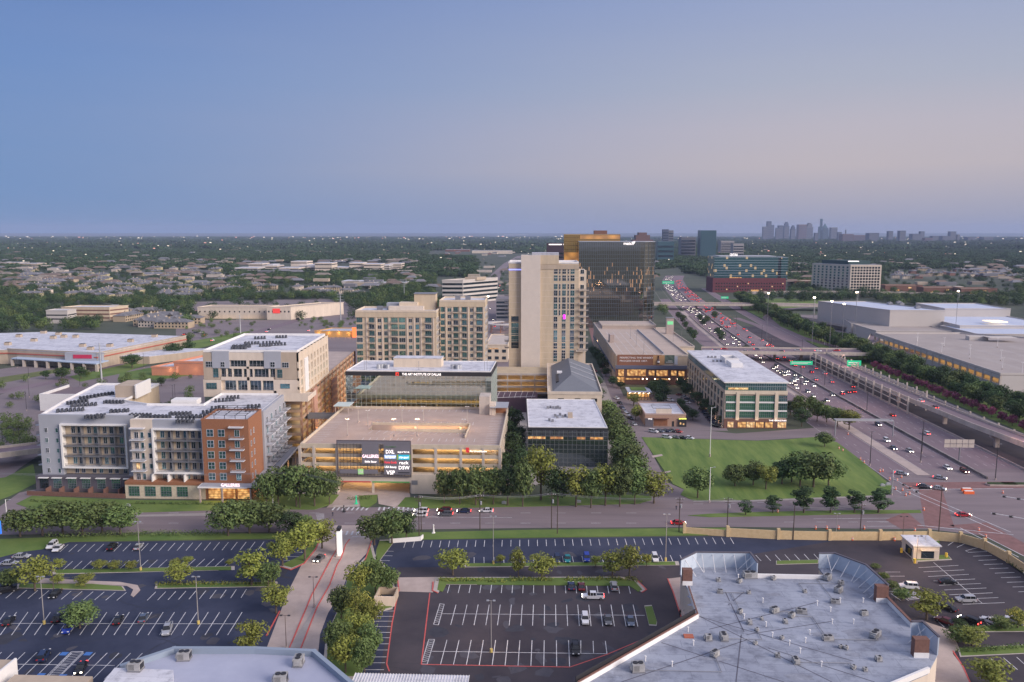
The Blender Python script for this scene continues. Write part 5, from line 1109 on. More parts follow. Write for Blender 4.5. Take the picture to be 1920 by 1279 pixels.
for i in range(8): pc.cyl(13*math.cos(i*.785), 13*math.sin(i*.785), 0, 7.6, .4, 8)
rd.part('column', pc, M_brk); lamp(rd.x, rd.y, 5, 900, kind='POINT', name='canopy_lamp', c=(1,.5,.2), r=2)
lw = boxbld('retail_building', 'low cream building with a warm lit strip, just left of the tall tower', 'shop', 911, 952, 648, 12, 60, M_beigel, M_conl, wins=(3,2,'bdark',2,7,.5,2)); lw.done(); lw.box('lit_strip', M_lit, 2, 9, -.3, -.1, 9.6, 10)
# teal office over red brick, right of the expressway
Tb = Bd('office_building', 'wide teal glass office on a dark red brick base, some rooms lit', 'office building', FX(1340,1260,500), 1260)
tw = FX(1475,1260,500)-Tb.x; tz = lambda y: FZ(460+y/10.67, 1260, 1400); tx = lambda x: FX(1320+x/10.67, 1260, 500)-Tb.x
Tb.box('glazing', glassy('teal_rooms', (.11,.25,.27), .1, lit=.06, es=.5, cell=(3.4,4.0), metal=.8), tx(205), tx(1480), 0, 50, tz(660), tz(230)); Tb.box('glazed_tower', MATS['teal_rooms'], tx(1560), tx(1690), 4, 44, tz(700), tz(240)); Tb.box('glazed_link', M_gld, tx(1480), tx(1560), 8, 40, 0, tz(245))
Tb.box('brick_base', mat('maroon_brick', (.13,.035,.045), .85, var=.15, vs=.3), tx(180), tx(1640), -3, 48, 0, tz(655)); Tb.box('roof', M_greyst, tx(300), tx(1440), 2, 48, tz(232), tz(215))
for z in range(int(tz(650)), int(tz(230)), 4): Tb.box('floor_line', M_roofg, tx(205), tx(1690), -.15 if False else -.12, 0, z, z+.35)
for j in range(3):
    for i in range(26): Tb.win(tx(240)+i*tw/27, 4+j*4.6, 1.6, 1.8, 'litw' if (i*7+j*11) % 13 == 2 else 'bdark', 1, 1, 'f', -3)
Tb.done(78); Tb.box('lit_canopy', M_lit, tx(940), tx(1110), -5, -3.1, 1, 4.4); Tb.box('lit_terrace', M_lit, tx(520), tx(760), -.6, -.2, tz(655), tz(640)); text('CENTURA', 5.4, M_sign, Tb.r, (tx(510), 1.5, tz(215)), width=tx(670)-tx(510), ext=.2, name='sign_lettering')
# white gridded office
Wb = Bd('office_building', 'white gridded ten-storey office block with a dark green roof, right of the teal office', 'office building', FX(1594,1240,520), 1240, 0, -.55)
wbw = FX(1652,1240,520)-Wb.x; Wb.box('wall', M_cream, 0, wbw, 0, 66, 0, 44); Wb.box('penthouse', mat('dark_green_roof', (.03,.07,.07), .7), 6, wbw-8, 10, 56, 44, 50); Wb.box('roof', M_greyst, .5, wbw-.5, .5, 65.5, 44, 44.3)
for j in range(9):
    for i in range(10): Wb.win(2+i*(wbw-3)/10, 4+j*4.3, (wbw)/10*.62, 2.7, 'bdark', 1, 1)
    for i in range(9): Wb.win(3+i*7, 4+j*4.3, 3.6, 2.7, 'teal', 1, 1, 'l', 0)
Wb.done(99); Wb.box('sign_board', M_sign, wbw*.1, wbw*.45, 9.6, 9.9, 48.4, 49.8)
# long low shops with warm signs to the right
for i, (a, c, y, nm) in enumerate(((1660,1730,536,'left'),(1732,1800,540,'middle'),(1802,1870,542,'right'))):
    s_ = boxbld('retail_building', 'distant low brick shops with lit fronts right of the white gridded office, the %s one' % nm, 'shops', a, c, y, 9, 24, M_brkd, M_tan, par=1)
    s_.box('lit_front', M_lit, s_.w_*.2, s_.w_*.38, -.4, -.1, .8, 3.4); s_.box('lit_front', M_litw, s_.w_*.62, s_.w_*.7, -.4, -.1, 5, 7)
boxbld('retail_building', 'low pinkish-roofed shops left of the white gridded office', 'shops', 1490, 1556, 528, 9, 40, M_brkd, M_tan, par=1)
# distant white office park and other low blocks
park = [(440,483,502,14),(466,492,494,20),(492,520,498,16),(522,560,502,14),(545,575,490,26),(590,622,493,24),(575,618,500,15),(622,662,501,12),(655,680,493,22),(682,714,495,20),(704,730,497,16),(728,752,494,18),(500,512,496,18),(560,588,497,18)]
for i, (a, c, y, h) in enumerate(sorted(park)):
    b = boxbld('office_building', '%s from the left of the white office blocks among the distant trees' % ordw(i), 'office', a, c, y, h, 50, M_cream if i % 3 else M_pale, M_white, bands=(M_gld,3,2.5,h-5,2.0), par=0, group='white office park among the distant trees')
for i, (a, c, y, h, col) in enumerate(((812,862,459,14,M_cream),(850,905,458,14,M_cream),(905,948,459,14,M_cream),(835,880,468,10,M_brkd),(885,925,470,12,M_cream),(925,960,470,14,M_cream),(640,705,527,8,M_pale),(700,760,530,8,M_pale),(0,38,492,12,M_beige),(30,70,494,12,M_tan),(945,990,440,16,M_pale))):
    boxbld('low_building', 'distant low pale commercial building, number %s counted from the left edge' % ordw([8,9,10,8,9,10,6,7,0,1,11][i]) if False else 'distant low %s commercial building on the wooded plain' % ('pale' if col != M_brkd else 'brown'), 'building', a, c, y, h, 40, col, M_white, par=0, group='low commercial buildings on the wooded plain')
# towers toward the horizon, and the downtown skyline
M_hz = [mat('tower_blue', (.07,.085,.13), .6), mat('tower_brown', (.15,.09,.085), .7), mat('tower_grey', (.15,.15,.17), .6), mat('tower_teal', (.045,.10,.12), .3), mat('tower_pale', (.30,.28,.28), .7)]
def tower(label, a, c, yt, Y, m, wm=M_gld, step=0, base=0, group=None, spire=0, peak=0, rows=8, name='tower'):
    x0, x1 = FX(a, Y, yt), FX(c, Y, yt); h = FZ(yt, Y, (a+c)/2); w_ = x1-x0
    t = thing(name, label, 'tower', (x0, Y, 0), 0, group); mb = MB()
    if peak: mb.box(0, w_, 0, w_, 0, h*.62); mb.add([(0,0,h*.62),(w_,0,h*.62),(w_,w_,h*.62),(0,w_,h*.62),(w_/2,w_/2,h)], [(0,1,4),(1,2,4),(2,3,4),(3,0,4)])
    elif step: mb.box(0, w_, 0, w_, 0, h*.78); mb.box(w_*.15, w_*.85, 3, w_*.9, h*.78, h*.92); mb.box(w_*.3, w_*.7, 6, w_*.8, h*.92, h)
    else: mb.box(0, w_, 0, w_, 0, h)
    if spire: mb.bar((w_/2, w_/2, h), (w_/2, w_/2, h*1.25), w_*.06)
    mb.build('wall', m, t); wb = MB()
    for k in range(rows): z = h*.05+h*(.7 if (peak or step) else .9)*k/rows; wb.box(w_*.04, w_*.96, -1.2, 0, z, z+h*.35/rows)
    wb.build('window_bands', wm, t); return t
tower('dark blue-grey slab tower with a notch, first right of the reflective slab', 1243, 1254, 430, 3600, M_hz[0]); tower('paler grey companion of the notched slab tower', 1254, 1263, 432, 3640, M_hz[2])
tower('mid-height striped grey office block below the skyline, right of the notched tower', 1277, 1305, 445, 3000, M_hz[2], rows=6)
tower('dark teal glass block with flat top, tallest between the notched tower and downtown', 1314, 1343.5, 432, 2900, M_hz[3], M_hz[3]); tower('low beige slab behind the dark teal block', 1352, 1377, 452, 3300, M_hz[4])
tower('brown stepped block just above the reflective slab', 1187, 1225, 436, 2300, M_hz[1], step=1); tower('small teal glass block right of the reflective slab', 1233, 1264, 453, 2500, M_hz[3], rows=4)
tower('pair of beige apartment slabs below the skyline', 1375, 1395, 457, 3000, M_hz[4], rows=5)
c6 = lambda x: 1400+x/6.4
sky_ = [(200,250,160,2,{}),(250,300,95,0,{}),(298,332,140,0,{}),(352,386,175,0,{}),(385,440,145,0,{}),(455,516,105,0,{'step':1}),(537,592,145,0,{'step':1}),(628,722,135,1,{}),(724,802,115,2,{'step':1}),(820,862,235,0,{}),(866,892,160,3,{}),(890,914,66,3,{}),(915,990,118,3,{'peak':1}),(1018,1092,170,2,{}),(1100,1142,225,0,{}),(1185,1197,200,0,{'spire':1}),(1155,1285,250,1,{}),(1290,1480,262,1,{}),(1500,1592,235,0,{}),(1720,1757,212,0,{}),(1855,1912,212,0,{})]
c4b = lambda x: 1440+x/4
sk2 = [(905,940,213,0),(990,1035,210,0),(1145,1176,215,0),(1370,1413,216,0),(1310,1370,250,0),(1235,1282,250,0),(1180,1236,266,1),(1500,1560,258,0),(1620,1690,258,2),(1085,1146,234,0),(760,832,228,0),(650,756,248,1),(1420,1440,240,2),(560,640,245,1)]
alls = [(c6(a), c6(c), 400+y/6.4, m, k, 0) for a, c, y, m, k in sky_]+[(c4b(a), c4b(c), 380+y/4, m, {}, 1) for a, c, y, m in sk2]
alls.sort(key=lambda t: t[0])
cn_ = ['blue-grey','brownish','grey','teal','pale']
for i, (a, c, y, m, k, f) in enumerate(alls):
    tower('%s from the left of the hazy downtown towers, %s%s' % (ordw(i), cn_[m], ' with a pointed top' if 'peak' in k else (' with a stepped top' if 'step' in k else '')), a, c, y, 7200+(i % 4)*350 if y > 430 else 9200+(i % 3)*300, M_hz[m], M_hz[0 if m != 0 else 2], group='downtown skyline towers', **k)
# distant point lights: white roofs and lit lots as small buildings
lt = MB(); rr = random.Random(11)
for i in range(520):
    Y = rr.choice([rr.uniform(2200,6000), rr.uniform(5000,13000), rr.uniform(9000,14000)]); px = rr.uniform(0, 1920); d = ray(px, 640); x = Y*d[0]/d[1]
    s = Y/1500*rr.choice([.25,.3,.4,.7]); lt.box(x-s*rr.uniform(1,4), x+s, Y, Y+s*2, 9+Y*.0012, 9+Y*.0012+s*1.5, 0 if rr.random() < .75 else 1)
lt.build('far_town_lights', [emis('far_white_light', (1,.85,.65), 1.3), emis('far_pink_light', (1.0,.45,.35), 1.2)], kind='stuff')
rf_ = MB()
for i in range(620):
    Y = (1250+rr.random()*1300) if i < 400 else 2500+rr.random()*6000; px = rr.uniform(-30, 1950) if i % 3 else rr.uniform(-30, 800); x = FX(px, Y); py_ = proj(x, Y)[1]
    if 1225 < px < 1470 and Y < 2600 or 1050 < px < 1240 and Y < 1500: continue
    a_ = rr.uniform(7,14)*(1+Y/6000); b_ = rr.uniform(5,8); h_ = 8.5+rr.uniform(0,3)
    rf_.box(x-a_, x+a_, Y, Y+b_*2, h_-5, h_, rr.choice([0,1,1,2,3])) if rr.random() < .25 else rf_.add([(x-a_,Y,h_-2),(x+a_,Y,h_-2),(x+a_,Y+b_*2,h_-2),(x-a_,Y+b_*2,h_-2),(x-a_*.6,Y+b_,h_+2),(x+a_*.6,Y+b_,h_+2)], [(0,1,5,4),(1,2,5),(2,3,4,5),(3,0,4)], rr.choice([1,4,4,3]))
rf_.build('far_rooftops', [M_conl, mat('grey_roofing', (.17,.17,.19), .9), M_tan, mat('dun_roof', (.22,.19,.16), .9), mat('brown_roof', (.16,.12,.10), .9)], kind='stuff')
# ------------------------------------------------------------------ condominium houses
def house(w_, d, h, wallm, seed):
    rh = random.Random(seed); t = thing('house', 'x', 'house', (0, 0, 0)); mb = MB(); mb.box(0, w_, 0, d, 0, h); mb.build('wall', wallm, t)
    r = MB(); e = .5; r.add([(-e,-e,h),(w_+e,-e,h),(w_+e,d+e,h),(-e,d+e,h),(d*.45,d/2,h+3),(w_-d*.45,d/2,h+3)], [(0,1,5,4),(1,2,5),(2,3,4,5),(3,0,4),(3,2,1,0)])
    for k in range(2 if w_ > 24 else 1):
        gx0 = w_*(.25+.45*k); r.add([(gx0-3,-e-.6,h-.1),(gx0+3,-e-.6,h-.1),(gx0,-e-.6,h+2.3),(gx0-3,d/2,h+.1),(gx0+3,d/2,h+.1),(gx0,d/2,h+2.3)], [(0,1,2),(1,4,5,2),(4,3,5),(3,0,2,5)])
    r.build('roof', mat('shingle', (.115,.115,.125), .9, vs=.4, col2=(.19,.185,.20)), t)
    for k in range(2): MB().box(w_*(.35+.3*k)-.6, w_*(.35+.3*k)+.6, d*.5, d*.5+1.2, h, h+4.6).build('chimney', wallm, t)
    wn = MB()
    for fl in range(2):
        for i in range(int(w_/3.4)): wn.box(1+i*3.4, 2.4+i*3.4, -.1, 0, 1.2+fl*3, 2.8+fl*3)
    wn.build('windows', M_gld, t); return proto(t)
hp = [house(30, 13, 6.5, mat('yellow_siding', (.46,.40,.24), .85, var=.08, vs=.3), 1), house(22, 12, 6.5, M_cream, 2), house(34, 14, 6.2, mat('tan_siding', (.42,.33,.23), .85), 3), house(18, 12, 5.5, mat('red_brick_house', (.25,.13,.10), .9), 4)]
used = [0]*4; rh = random.Random(5)
def put_house(px, py, k, z, where, s=1.0, lab=''):
    p = P(px, py)
    if not used[k]:
        o = hp[k]; used[k] = 1; o.location = p; o.rotation_euler = (0,0,z); o['label'] = lab; o['group'] = 'houses '+where; o.scale = (s,s,s)
    else: o = dup(hp[k], p, z, lab, 'houses '+where, s)
for (x0, x1, y0, y1, n, ks, where) in ((30,430,506,562,86,(0,0,1,2),'in the quarter at upper left'),(190,330,592,618,10,(2,2,1),'in the row behind the warehouse'),(470,700,536,560,14,(2,1),'by the tall steel pole'),(1660,1900,508,524,26,(2,1,3),'right of the white gridded office'),(1480,1560,508,516,6,(1,2),'left of the white gridded office'),(820,960,474,480,8,(3,1),'in the quarter above the striped block')):
    hs = sorted((rh.uniform(x0, x1), y0+(y1-y0)*((i+rh.random()*.6)/n), ks[i % len(ks)]) for i in range(n)); ctr = [0]*4
    for (x, y, k) in hs:
        col = ('yellow','cream','tan','brick')[k]; lab = '%s from the left of the %s hip-roofed houses %s' % (ordw(ctr[k]), col, where); ctr[k] += 1
        put_house(x, y, k, rh.choice([0,0,.12,-.15,1.5]), where, 1.0, lab)
# ================================================================== TREES
def leafcloud(mb, centers, nq, size, rr, flat_=.85, ms=1):
    for (cx, cy, cz, r) in centers:
        for _ in range(nq):
            u = rr.uniform(-1, 1); t = rr.uniform(0, 6.2832); s = math.sqrt(1-u*u); k = r*(.72+.38*rr.random())
            d = Vector((s*math.cos(t), s*math.sin(t), u)); c = Vector((cx, cy, cz))+Vector((d.x*k, d.y*k, d.z*k*flat_))
            n_ = (d+Vector((rr.uniform(-.7,.7), rr.uniform(-.7,.7), rr.uniform(-.3,.9)))).normalized()
            a = n_.orthogonal().normalized(); b = n_.cross(a); an = rr.uniform(0, 3.14); a, b = a*math.cos(an)+b*math.sin(an), b*math.cos(an)-a*math.sin(an)
            q = size*rr.uniform(.55, 1.3); a *= q; b *= q*.62
            mb.v.extend([tuple(c-a), tuple(c-b), tuple(c+a), tuple(c+b)]); o = len(mb.v); mb.f.append([o-4, o-3, o-2, o-1]); mb.m.append(0)
def tree_meshes(seed, h=10., r=4.5, clumps=26, nq=70, size=.36, th=.30, spread=1.0, low=.30):
    rr = random.Random(seed); cs = []
    for i in range(clumps):
        for _ in range(30):
            u = rr.uniform(0, 1)**.6; t = rr.uniform(0, 6.2832); zz = rr.uniform(-1, 1)
            rad = r*.78*math.sqrt(max(0, 1-zz*zz*.9))*u
            c = (rad*math.cos(t)*spread, rad*math.sin(t), h*(low+(1-low)/2)+zz*h*(1-low)/2*.80)
            if all((c[0]-o[0])**2+(c[1]-o[1])**2+(c[2]-o[2])**2 > (r*.26)**2 for o in cs): break
        cs.append((c[0], c[1], c[2], r*rr.uniform(.22,.40)))
    cr = MB(); leafcloud(cr, cs, nq, size, rr)
    tr = MB(); ht = h*low*1.25
    tr.bar((0,0,-.2), (0,0,ht), h*.028, n=7, r2=h*.018)
    for k in range(6):
        c = cs[k*len(cs)//6]; tr.bar((0,0,ht*rr.uniform(.7,1)), (c[0],c[1],c[2]), h*.013, n=5, r2=h*.004)
    return cr, tr
def tree_kind(leafm, seeds, **k):
    out = []
    for s in seeds: c, t = tree_meshes(s, **k); out.append((c.mesh('crown', leafm), t.mesh('trunk', M_bark)))
    return out
T_oak = tree_kind(M_leaf, (1,2,3,4), h=10, r=5.2, clumps=38, nq=58, size=.40)
T_yel = tree_kind(M_leafy, (11,12,13), h=10, r=4.6, clumps=26, nq=60, size=.34)
T_drk = tree_kind(M_leafd, (21,22), h=10, r=4.6, clumps=28, nq=85, size=.32)
T_con = tree_kind(M_leafd, (31,32), h=10, r=3.2, clumps=24, nq=80, size=.30, low=.16)
T_pnk = tree_kind(M_leafp, (41,42), h=5, r=3.0, clumps=16, nq=60, size=.28, low=.25)
KINDS_T = {'o': T_oak, 'y': T_yel, 'd': T_drk, 'c': T_con, 'p': T_pnk}
tcount = 0
def tree(kind, loc, h, wd=None, label='', group=None, name='tree'):
    """h: height in metres, wd: crown width"""
    global tcount; tcount += 1
    ms = KINDS_T[kind]; m = ms[tcount % len(ms)]; hh = 5. if kind == 'p' else 10.; rw = {'o':11.5,'y':10,'d':10,'c':7,'p':6.6}[kind]
    t = thing(name, label, 'tree', loc, rnd.uniform(0, 6.28), group); sxy = (wd or h*rw/hh)/rw; t.scale = (sxy, sxy*rnd.uniform(.9,1.1), h/hh)
    link('trunk', m[1], t); link('crown', m[0], t); return t
def trow(kind, items, fmt, group):
    """items: (px base, py base, py top, crown px width[, kind])"""
    xs = sorted(i[0] for i in items)
    for it in items:
        k = it[4] if len(it) > 4 else kind; p = P(it[0], it[1]); sc = math.hypot(p.x, p.y)  # scale from true distance along the axis
        zc = (-p.x*_sa+p.y*_ca)*_cp+CH*_sp; h = (it[1]-it[2])*zc/F*1.0
        # a tree's top projects above its base plus part of its own depth
        col = {'o':'green','y':'yellow-green','d':'dark green','c':'slim dark green','p':'pink'}[k]
        tree(k, p, h*1.04, it[3]*zc/F*(1.14 if 'strip right' in fmt else 1.42), fmt % (ordw(xs.index(it[0])), col), group)
trow('o', [(38,1006,958,62),(80,1004,948,66),(118,1001,945,62),(155,1004,947,64),(192,1000,944,60),(226,1003,950,56)], '%s from the left, big %s, in the oaks along the avenue verge at far left', 'oaks on the left avenue verge')
trow('o', [(428,1005,944,62),(468,1000,941,66),(505,998,946,56),(545,1002,960,44,'d'),(572,1004,968,36)], '%s from the left, %s, in the trees on the verge left of the drive', 'trees left of the entrance drive')
trow('y', [(530,1062,1000,54),(572,1052,976,62),(604,1028,974,44),(472,1098,1034,60),(503,1100,1056,44,'o'),(518,1150,1096,54),(470,1228,1166,54)], '%s from the left, %s, in the trees in the kerbed islands beside the entrance drive', 'trees in the islands beside the drive')
trow('y', [(66,1108,1046,60),(20,1104,1068,40,'o'),(112,1068,1047,22),(187,1068,1051,26),(215,1068,1052,24),(247,1068,1051,22),(330,1062,1048,22),(352,1061,1043,20),(338,1096,1053,42),(431,1062,1048,14),(159,1100,1077,34),(108,1096,1076,24),(150,1178,1133,60,'o')], '%s from the left, small %s, in the trees in the left car park', 'small trees in the left car park')
trow('o', [(702,1022,966,58),(735,1020,958,56),(762,1014,960,34,'d')], '%s from the left, %s, in the trees at the right corner of the drive', 'trees at the drive corner')
trow('o', [(672,1118,1056,58,'y'),(704,1112,1052,52),(728,1112,1066,44),(640,1160,1102,54),(677,1172,1104,60,'y'),(700,1178,1124,44,'y'),(634,1232,1166,60),(669,1215,1150,60,'y'),(648,1262,1190,66,'y'),(694,1238,1170,50),(684,1268,1200,50)], '%s from the left, %s, in the trees on the strip right of the drive', 'trees on the strip right of the drive')
trow('y', [(849,1078,1031,52),(938,1059,1040,16),(972,1084,1028,30),(1016,1086,1040,48),(1117,1062,1042,20),(1148,1084,1034,46),(1180,1083,1024,46),(1212,1062,1038,20)], '%s from the left, small %s, in the trees on the central car park islands', 'small trees in the central car park')
trow('y', [(1737,1162,1108,62),(1797,1205,1178,44,'o'),(1822,1212,1178,50),(1856,1290,1234,70),(1908,1178,1142,40),(1878,1180,1158,32,'o'),(1642,1066,1058,16,'o'),(1656,1088,1074,18,'o'),(1671,1106,1090,22,'o'),(1691,1126,1104,30,'o'),(1799,1178,1162,24,'d')], '%s from the left, rounded %s, in the trees around the right car park', 'trees around the right car park')
trow('o', [(500,952,890,44),(522,948,878,50),(556,950,876,54),(590,949,880,50),(618,946,888,38)], '%s from the left, tall %s, in the trees between the apartments and the sign garage', 'trees left of the sign garage')
trow('o', [(833,944,884,36),(862,946,882,44),(892,948,878,44),(925,946,880,42),(952,948,874,40,'d'),(980,950,870,44),(1014,938,836,62,'y'),(1046,948,880,44,'d'),(1080,950,874,52,'y'),(1108,952,884,42),(1135,948,870,48,'y'),(1162,950,872,44),(1190,946,880,44),(1226,944,884,54,'y')], '%s from the left, %s, in the trees before the glass offices', 'trees in front of the glass offices')
trow('d', [(962,812,766,34),(952,842,790,38),(974,838,800,24),(962,872,812,40),(975,905,840,36),(948,905,850,34)], '%s from the left, %s, between sign garage and black glass office', 'trees left of the dark glass office')
trow('o', [(1138,786,752,34),(1148,806,766,38),(1156,826,784,42),(1164,848,800,46),(1172,870,820,50),(1180,892,836,54),(1192,916,858,50),(1122,756,726,24,'d'),(1118,735,706,20,'d'),(1160,880,840,36)], '%s from the left, %s, in the trees running back beside the dark glass office', 'trees right of the dark glass office')
trow('d', [(1112,668,650,16),(1120,680,656,18),(1130,697,672,20),(1126,686,664,18),(1136,706,690,16),(1149,724,706,16),(1163,728,716,16),(1188,760,738,24,'y'),(1192,788,760,22,'y'),(1226,742,714,26),(1240,750,722,28),(1242,736,712,22),(1238,760,738,20)], '%s from the left, small %s, in the street trees near the restaurant and pavilion', 'street trees near the pavilion')
trow('d', [(1277,730,708,20),(1286,744,718,20),(1296,740,722,18),(1308,758,735,24),(1322,772,748,26),(1340,786,760,28),(1276,770,748,20),(1283,782,760,22),(1299,788,768,22),(1355,798,780,20),(1421,798,776,20),(1318,730,712,14)], '%s from the left, small %s, in the trees along the long office\'s left side', 'trees beside the long office')
trow('o', [(1482,778,752,26,'d'),(1503,800,766,28,'d'),(1498,782,744,26),(1532,790,752,30),(1550,792,762,30),(1570,800,766,32),(1592,806,768,34,'y'),(1546,838,812,30),(1520,776,745,20)], '%s from the left, %s, in the trees between the long office and the expressway', 'trees right of the long office')
trow('o', [(1308,934,880,48),(1378,912,874,42),(1412,910,868,40),(1436,918,872,38,'y'),(1466,908,866,40,'d'),(1500,912,852,56),(1525,914,850,66),(1553,912,862,50),(1484,905,858,40)], '%s from the left, %s, in the trees standing on the lawn', 'trees on the lawn')
trow('c', [(1398,966,938,22),(1449,962,927,28),(1507,962,913,36),(1557,962,910,34),(1602,962,918,30),(1647,962,914,42)], '%s from the left of the %s young trees in the avenue median', 'trees in the avenue median')
trow('d', [(116,712,690,22),(86,711,695,14),(152,710,688,20),(248,690,665,30),(325,670,645,30),(352,660,642,22),(350,648,628,20),(300,700,690,14),(303,724,708,14)], '%s from the left, %s, in the trees near the warehouse store', 'trees near the warehouse store')
# row beyond the expressway, blossoms, verge trees
y = 330; i = 0
while y < 1120:
    for ro, off in enumerate((60+rnd.uniform(-2,2), 70+rnd.uniform(-3,3))):
        if off > 66 and y < 380: continue
        tree('d' if i % 3 else 'o', (hx(y)+off, y+rnd.uniform(-2,2), 0), rnd.uniform(9,13), None, '%s dark tree from the near end of the %s row beyond the expressway' % (ordw(int((y-330)/9)), ('front','back')[ro]), 'dense tree row beyond the expressway'); i += 1
    y += 9
for k in range(22): tree('p', (hx(360+k*9)+52.5, 360+k*9, 0), 5.4, None, '%s from the near end of the pink-flowering shrubs along the frontage road' % ordw(k), 'pink-flowering shrubs beyond the expressway', name='flowering_shrub')
for k, (x, y) in enumerate(((1280,608),(1272,600),(1285,618),(1293,630),(1300,640),(1325,608),(1312,604),(1318,612),(1352,642),(1345,630),(1398,664),(1510,618),(1395,570),(1415,578),(1430,572),(1340,600))):
    tree('d', P(x, y), rnd.uniform(7,11), None, 'dark tree on the near verge of the expressway by the bannered garage', 'trees on the near expressway verge')
# hedges
def hedge(pts, w_, h, label, mats_=M_leaf, wpx=True, n=26):
    q = [P(*p) for p in pts] if wpx else [Vector(p) for p in pts]; mb = MB(); rr = random.Random(len(pts)*7+int(q[0].x)); cs = []
    for a, b in zip(q, q[1:]):
        L_ = (b-a).length; k = max(1, int(L_/.8))
        for i in range(k): c = a+(b-a)*i/k; cs.append((c.x+rr.uniform(-.2,.2)*w_, c.y+rr.uniform(-.2,.2)*w_, h*.5, max(h*.55, w_*.45)))
    leafcloud(mb, cs, n, .22, rr, flat_=h*.55/max(h*.55, w_*.45)); return tag(mb.build('hedge', mats_), label, 'hedge')
hedge([(86,1008),(180,1006),(300,1004),(420,1003)], 3.0, 1.8, 'long clipped hedge along the street edge of the left car park')
hedge([(296,1097),(410,1096),(518,1094)], 2.0, 1.0, 'low hedge on the island in the middle of the left car park', M_leafy)
hedge([(824,1089),(900,1090)], 2.0, 1.0, 'low hedge at the left end of the central car park island', M_leafy); hedge([(908,1090),(948,1090)], 2.0, 1.0, 'low hedge in the middle of the central car park island', M_leafy); hedge([(956,1089),(1040,1088)], 2, 1.0, 'low hedge before the trees of the central car park island', M_leafy); hedge([(1060,1088),(1190,1087),(1200,1096)], 2, 1.0, 'low hedge at the right end of the central car park island', M_leafy)
hedge([(1865,1036),(1925,1075),(1990,1112)], 2.6, 1.2, 'hedge behind the curving beige wall in the right car park'); hedge([(1812,1182),(1905,1178)], 2.0, 1.2, 'hedge behind the white parked cars at lower right')
hedge([(1800,1222),(1920,1214)], 2.0, 1.0, 'second hedge further down at the lower right corner'); hedge([(655,938),(700,934)], 3.0, 1.2, 'clipped round hedge on the traffic island before the sign garage', M_leaf)
hedge([(60,940),(150,945),(230,948)], 1.5, .8, 'low hedge before the grey apartment wing'); hedge([(250,945),(378,946),(440,948)], 1.4, .8, 'low hedge before the stone base of the apartments')
hedge([(-10,818),(20,812),(60,806),(-10,840)], 4, 3.0, 'dark bushes behind the left end of the apartment block', M_leafd)
# stuff: woods that read as one mass (instanced crowns on points)
def gn_scatter(name, pts, scales, mesh, seed=0):
    me = bpy.data.meshes.new(name); me.from_pydata(pts, [], []); at = me.attributes.new('s', 'FLOAT', 'POINT'); at.data.foreach_set('value', scales)
    o = link(name, me, kind='stuff'); src = bpy.data.objects.new(name+'_source', mesh); src.hide_render = True
    g = bpy.data.node_groups.new(name, 'GeometryNodeTree'); g.interface.new_socket('Geometry', in_out='INPUT', socket_type='NodeSocketGeometry'); g.interface.new_socket('Geometry', in_out='OUTPUT', socket_type='NodeSocketGeometry')
    n = g.nodes; gi = n.new('NodeGroupInput'); go = n.new('NodeGroupOutput'); mp = n.new('GeometryNodeMeshToPoints'); ip = n.new('GeometryNodeInstanceOnPoints'); oi = n.new('GeometryNodeObjectInfo'); oi.inputs[0].default_value = src
    na = n.new('GeometryNodeInputNamedAttribute'); na.data_type = 'FLOAT'; na.inputs[0].default_value = 's'; rv = n.new('FunctionNodeRandomValue'); rv.data_type = 'FLOAT_VECTOR'; rv.inputs[1].default_value = (.1,.1,6.28); rv.inputs[0].default_value = (-.1,-.1,0); rv.inputs['Seed'].default_value = seed
    l = g.links.new; l(gi.outputs[0], mp.inputs[0]); l(mp.outputs[0], ip.inputs['Points']); l(oi.outputs['Geometry'], ip.inputs['Instance']); l(na.outputs['Attribute'], ip.inputs['Scale']); l(rv.outputs[0], ip.inputs['Rotation']); l(ip.outputs[0], go.inputs[0])
    md = o.modifiers.new('scatter', 'NODES'); md.node_group = g; return o
def inpoly(x, y, pl):
    c = False; n = len(pl)
    for i in range(n):
        (x1, y1), (x2, y2) = pl[i], pl[i-1]
        if (y1 > y) != (y2 > y) and x < (x2-x1)*(y-y1)/(y2-y1)+x1: c = not c
    return c
CLEAR = [[(0,625),(350,615),(640,625),(950,600),(1280,590),(1640,600),(1940,640),(1940,1300),(0,1300)],
         [(30,506),(430,506),(430,562),(200,566),(30,560)], [(190,590),(340,586),(350,625),(190,625)], [(360,566),(600,562),(660,575),(660,640),(360,640)],
         [(436,494),(756,492),(756,512),(436,512)], [(1225,505),(1275,505),(1440,560),(1660,660),(1300,660),(1225,560)], [(470,534),(700,534),(700,556),(470,556)],
         [(1330,530),(1480,530),(1480,560),(1330,560)], [(1555,540),(1655,540),(1655,560),(1555,560)], [(1655,506),(1905,506),(1905,556),(1655,556)], [(890,480),(1060,470),(1230,520),(1240,620),(900,620)], [(85,572),(215,572),(215,612),(85,612)], [(815,520),(890,520),(890,565),(815,565)],
         [(1400,560),(1600,555),(1700,575),(1940,575),(1940,640),(1400,640)], [(800,470),(960,466),(960,482),(800,482)],[(580,600),(700,600),(700,640),(580,640)]]
def crown_mesh(seed, clumps, nq, size, spread, m, flat_=.7, h=7):
    rr = random.Random(seed); cs = [(rr.uniform(-1,1)*spread, rr.uniform(-1,1)*spread, h*rr.uniform(.45,.75), h*rr.uniform(.35,.5)) for _ in range(clumps)]
    mb = MB(); leafcloud(mb, cs, nq, size, rr, flat_); return mb.mesh('crown', m)
near_m = [crown_mesh(5, 6, 60, .62, 2.6, M_leafd, .9, 9), crown_mesh(6, 6, 60, .62, 2.6, M_leaf, .9, 9), crown_mesh(7, 5, 60, .62, 2.2, M_leafd, 1.0, 10)]
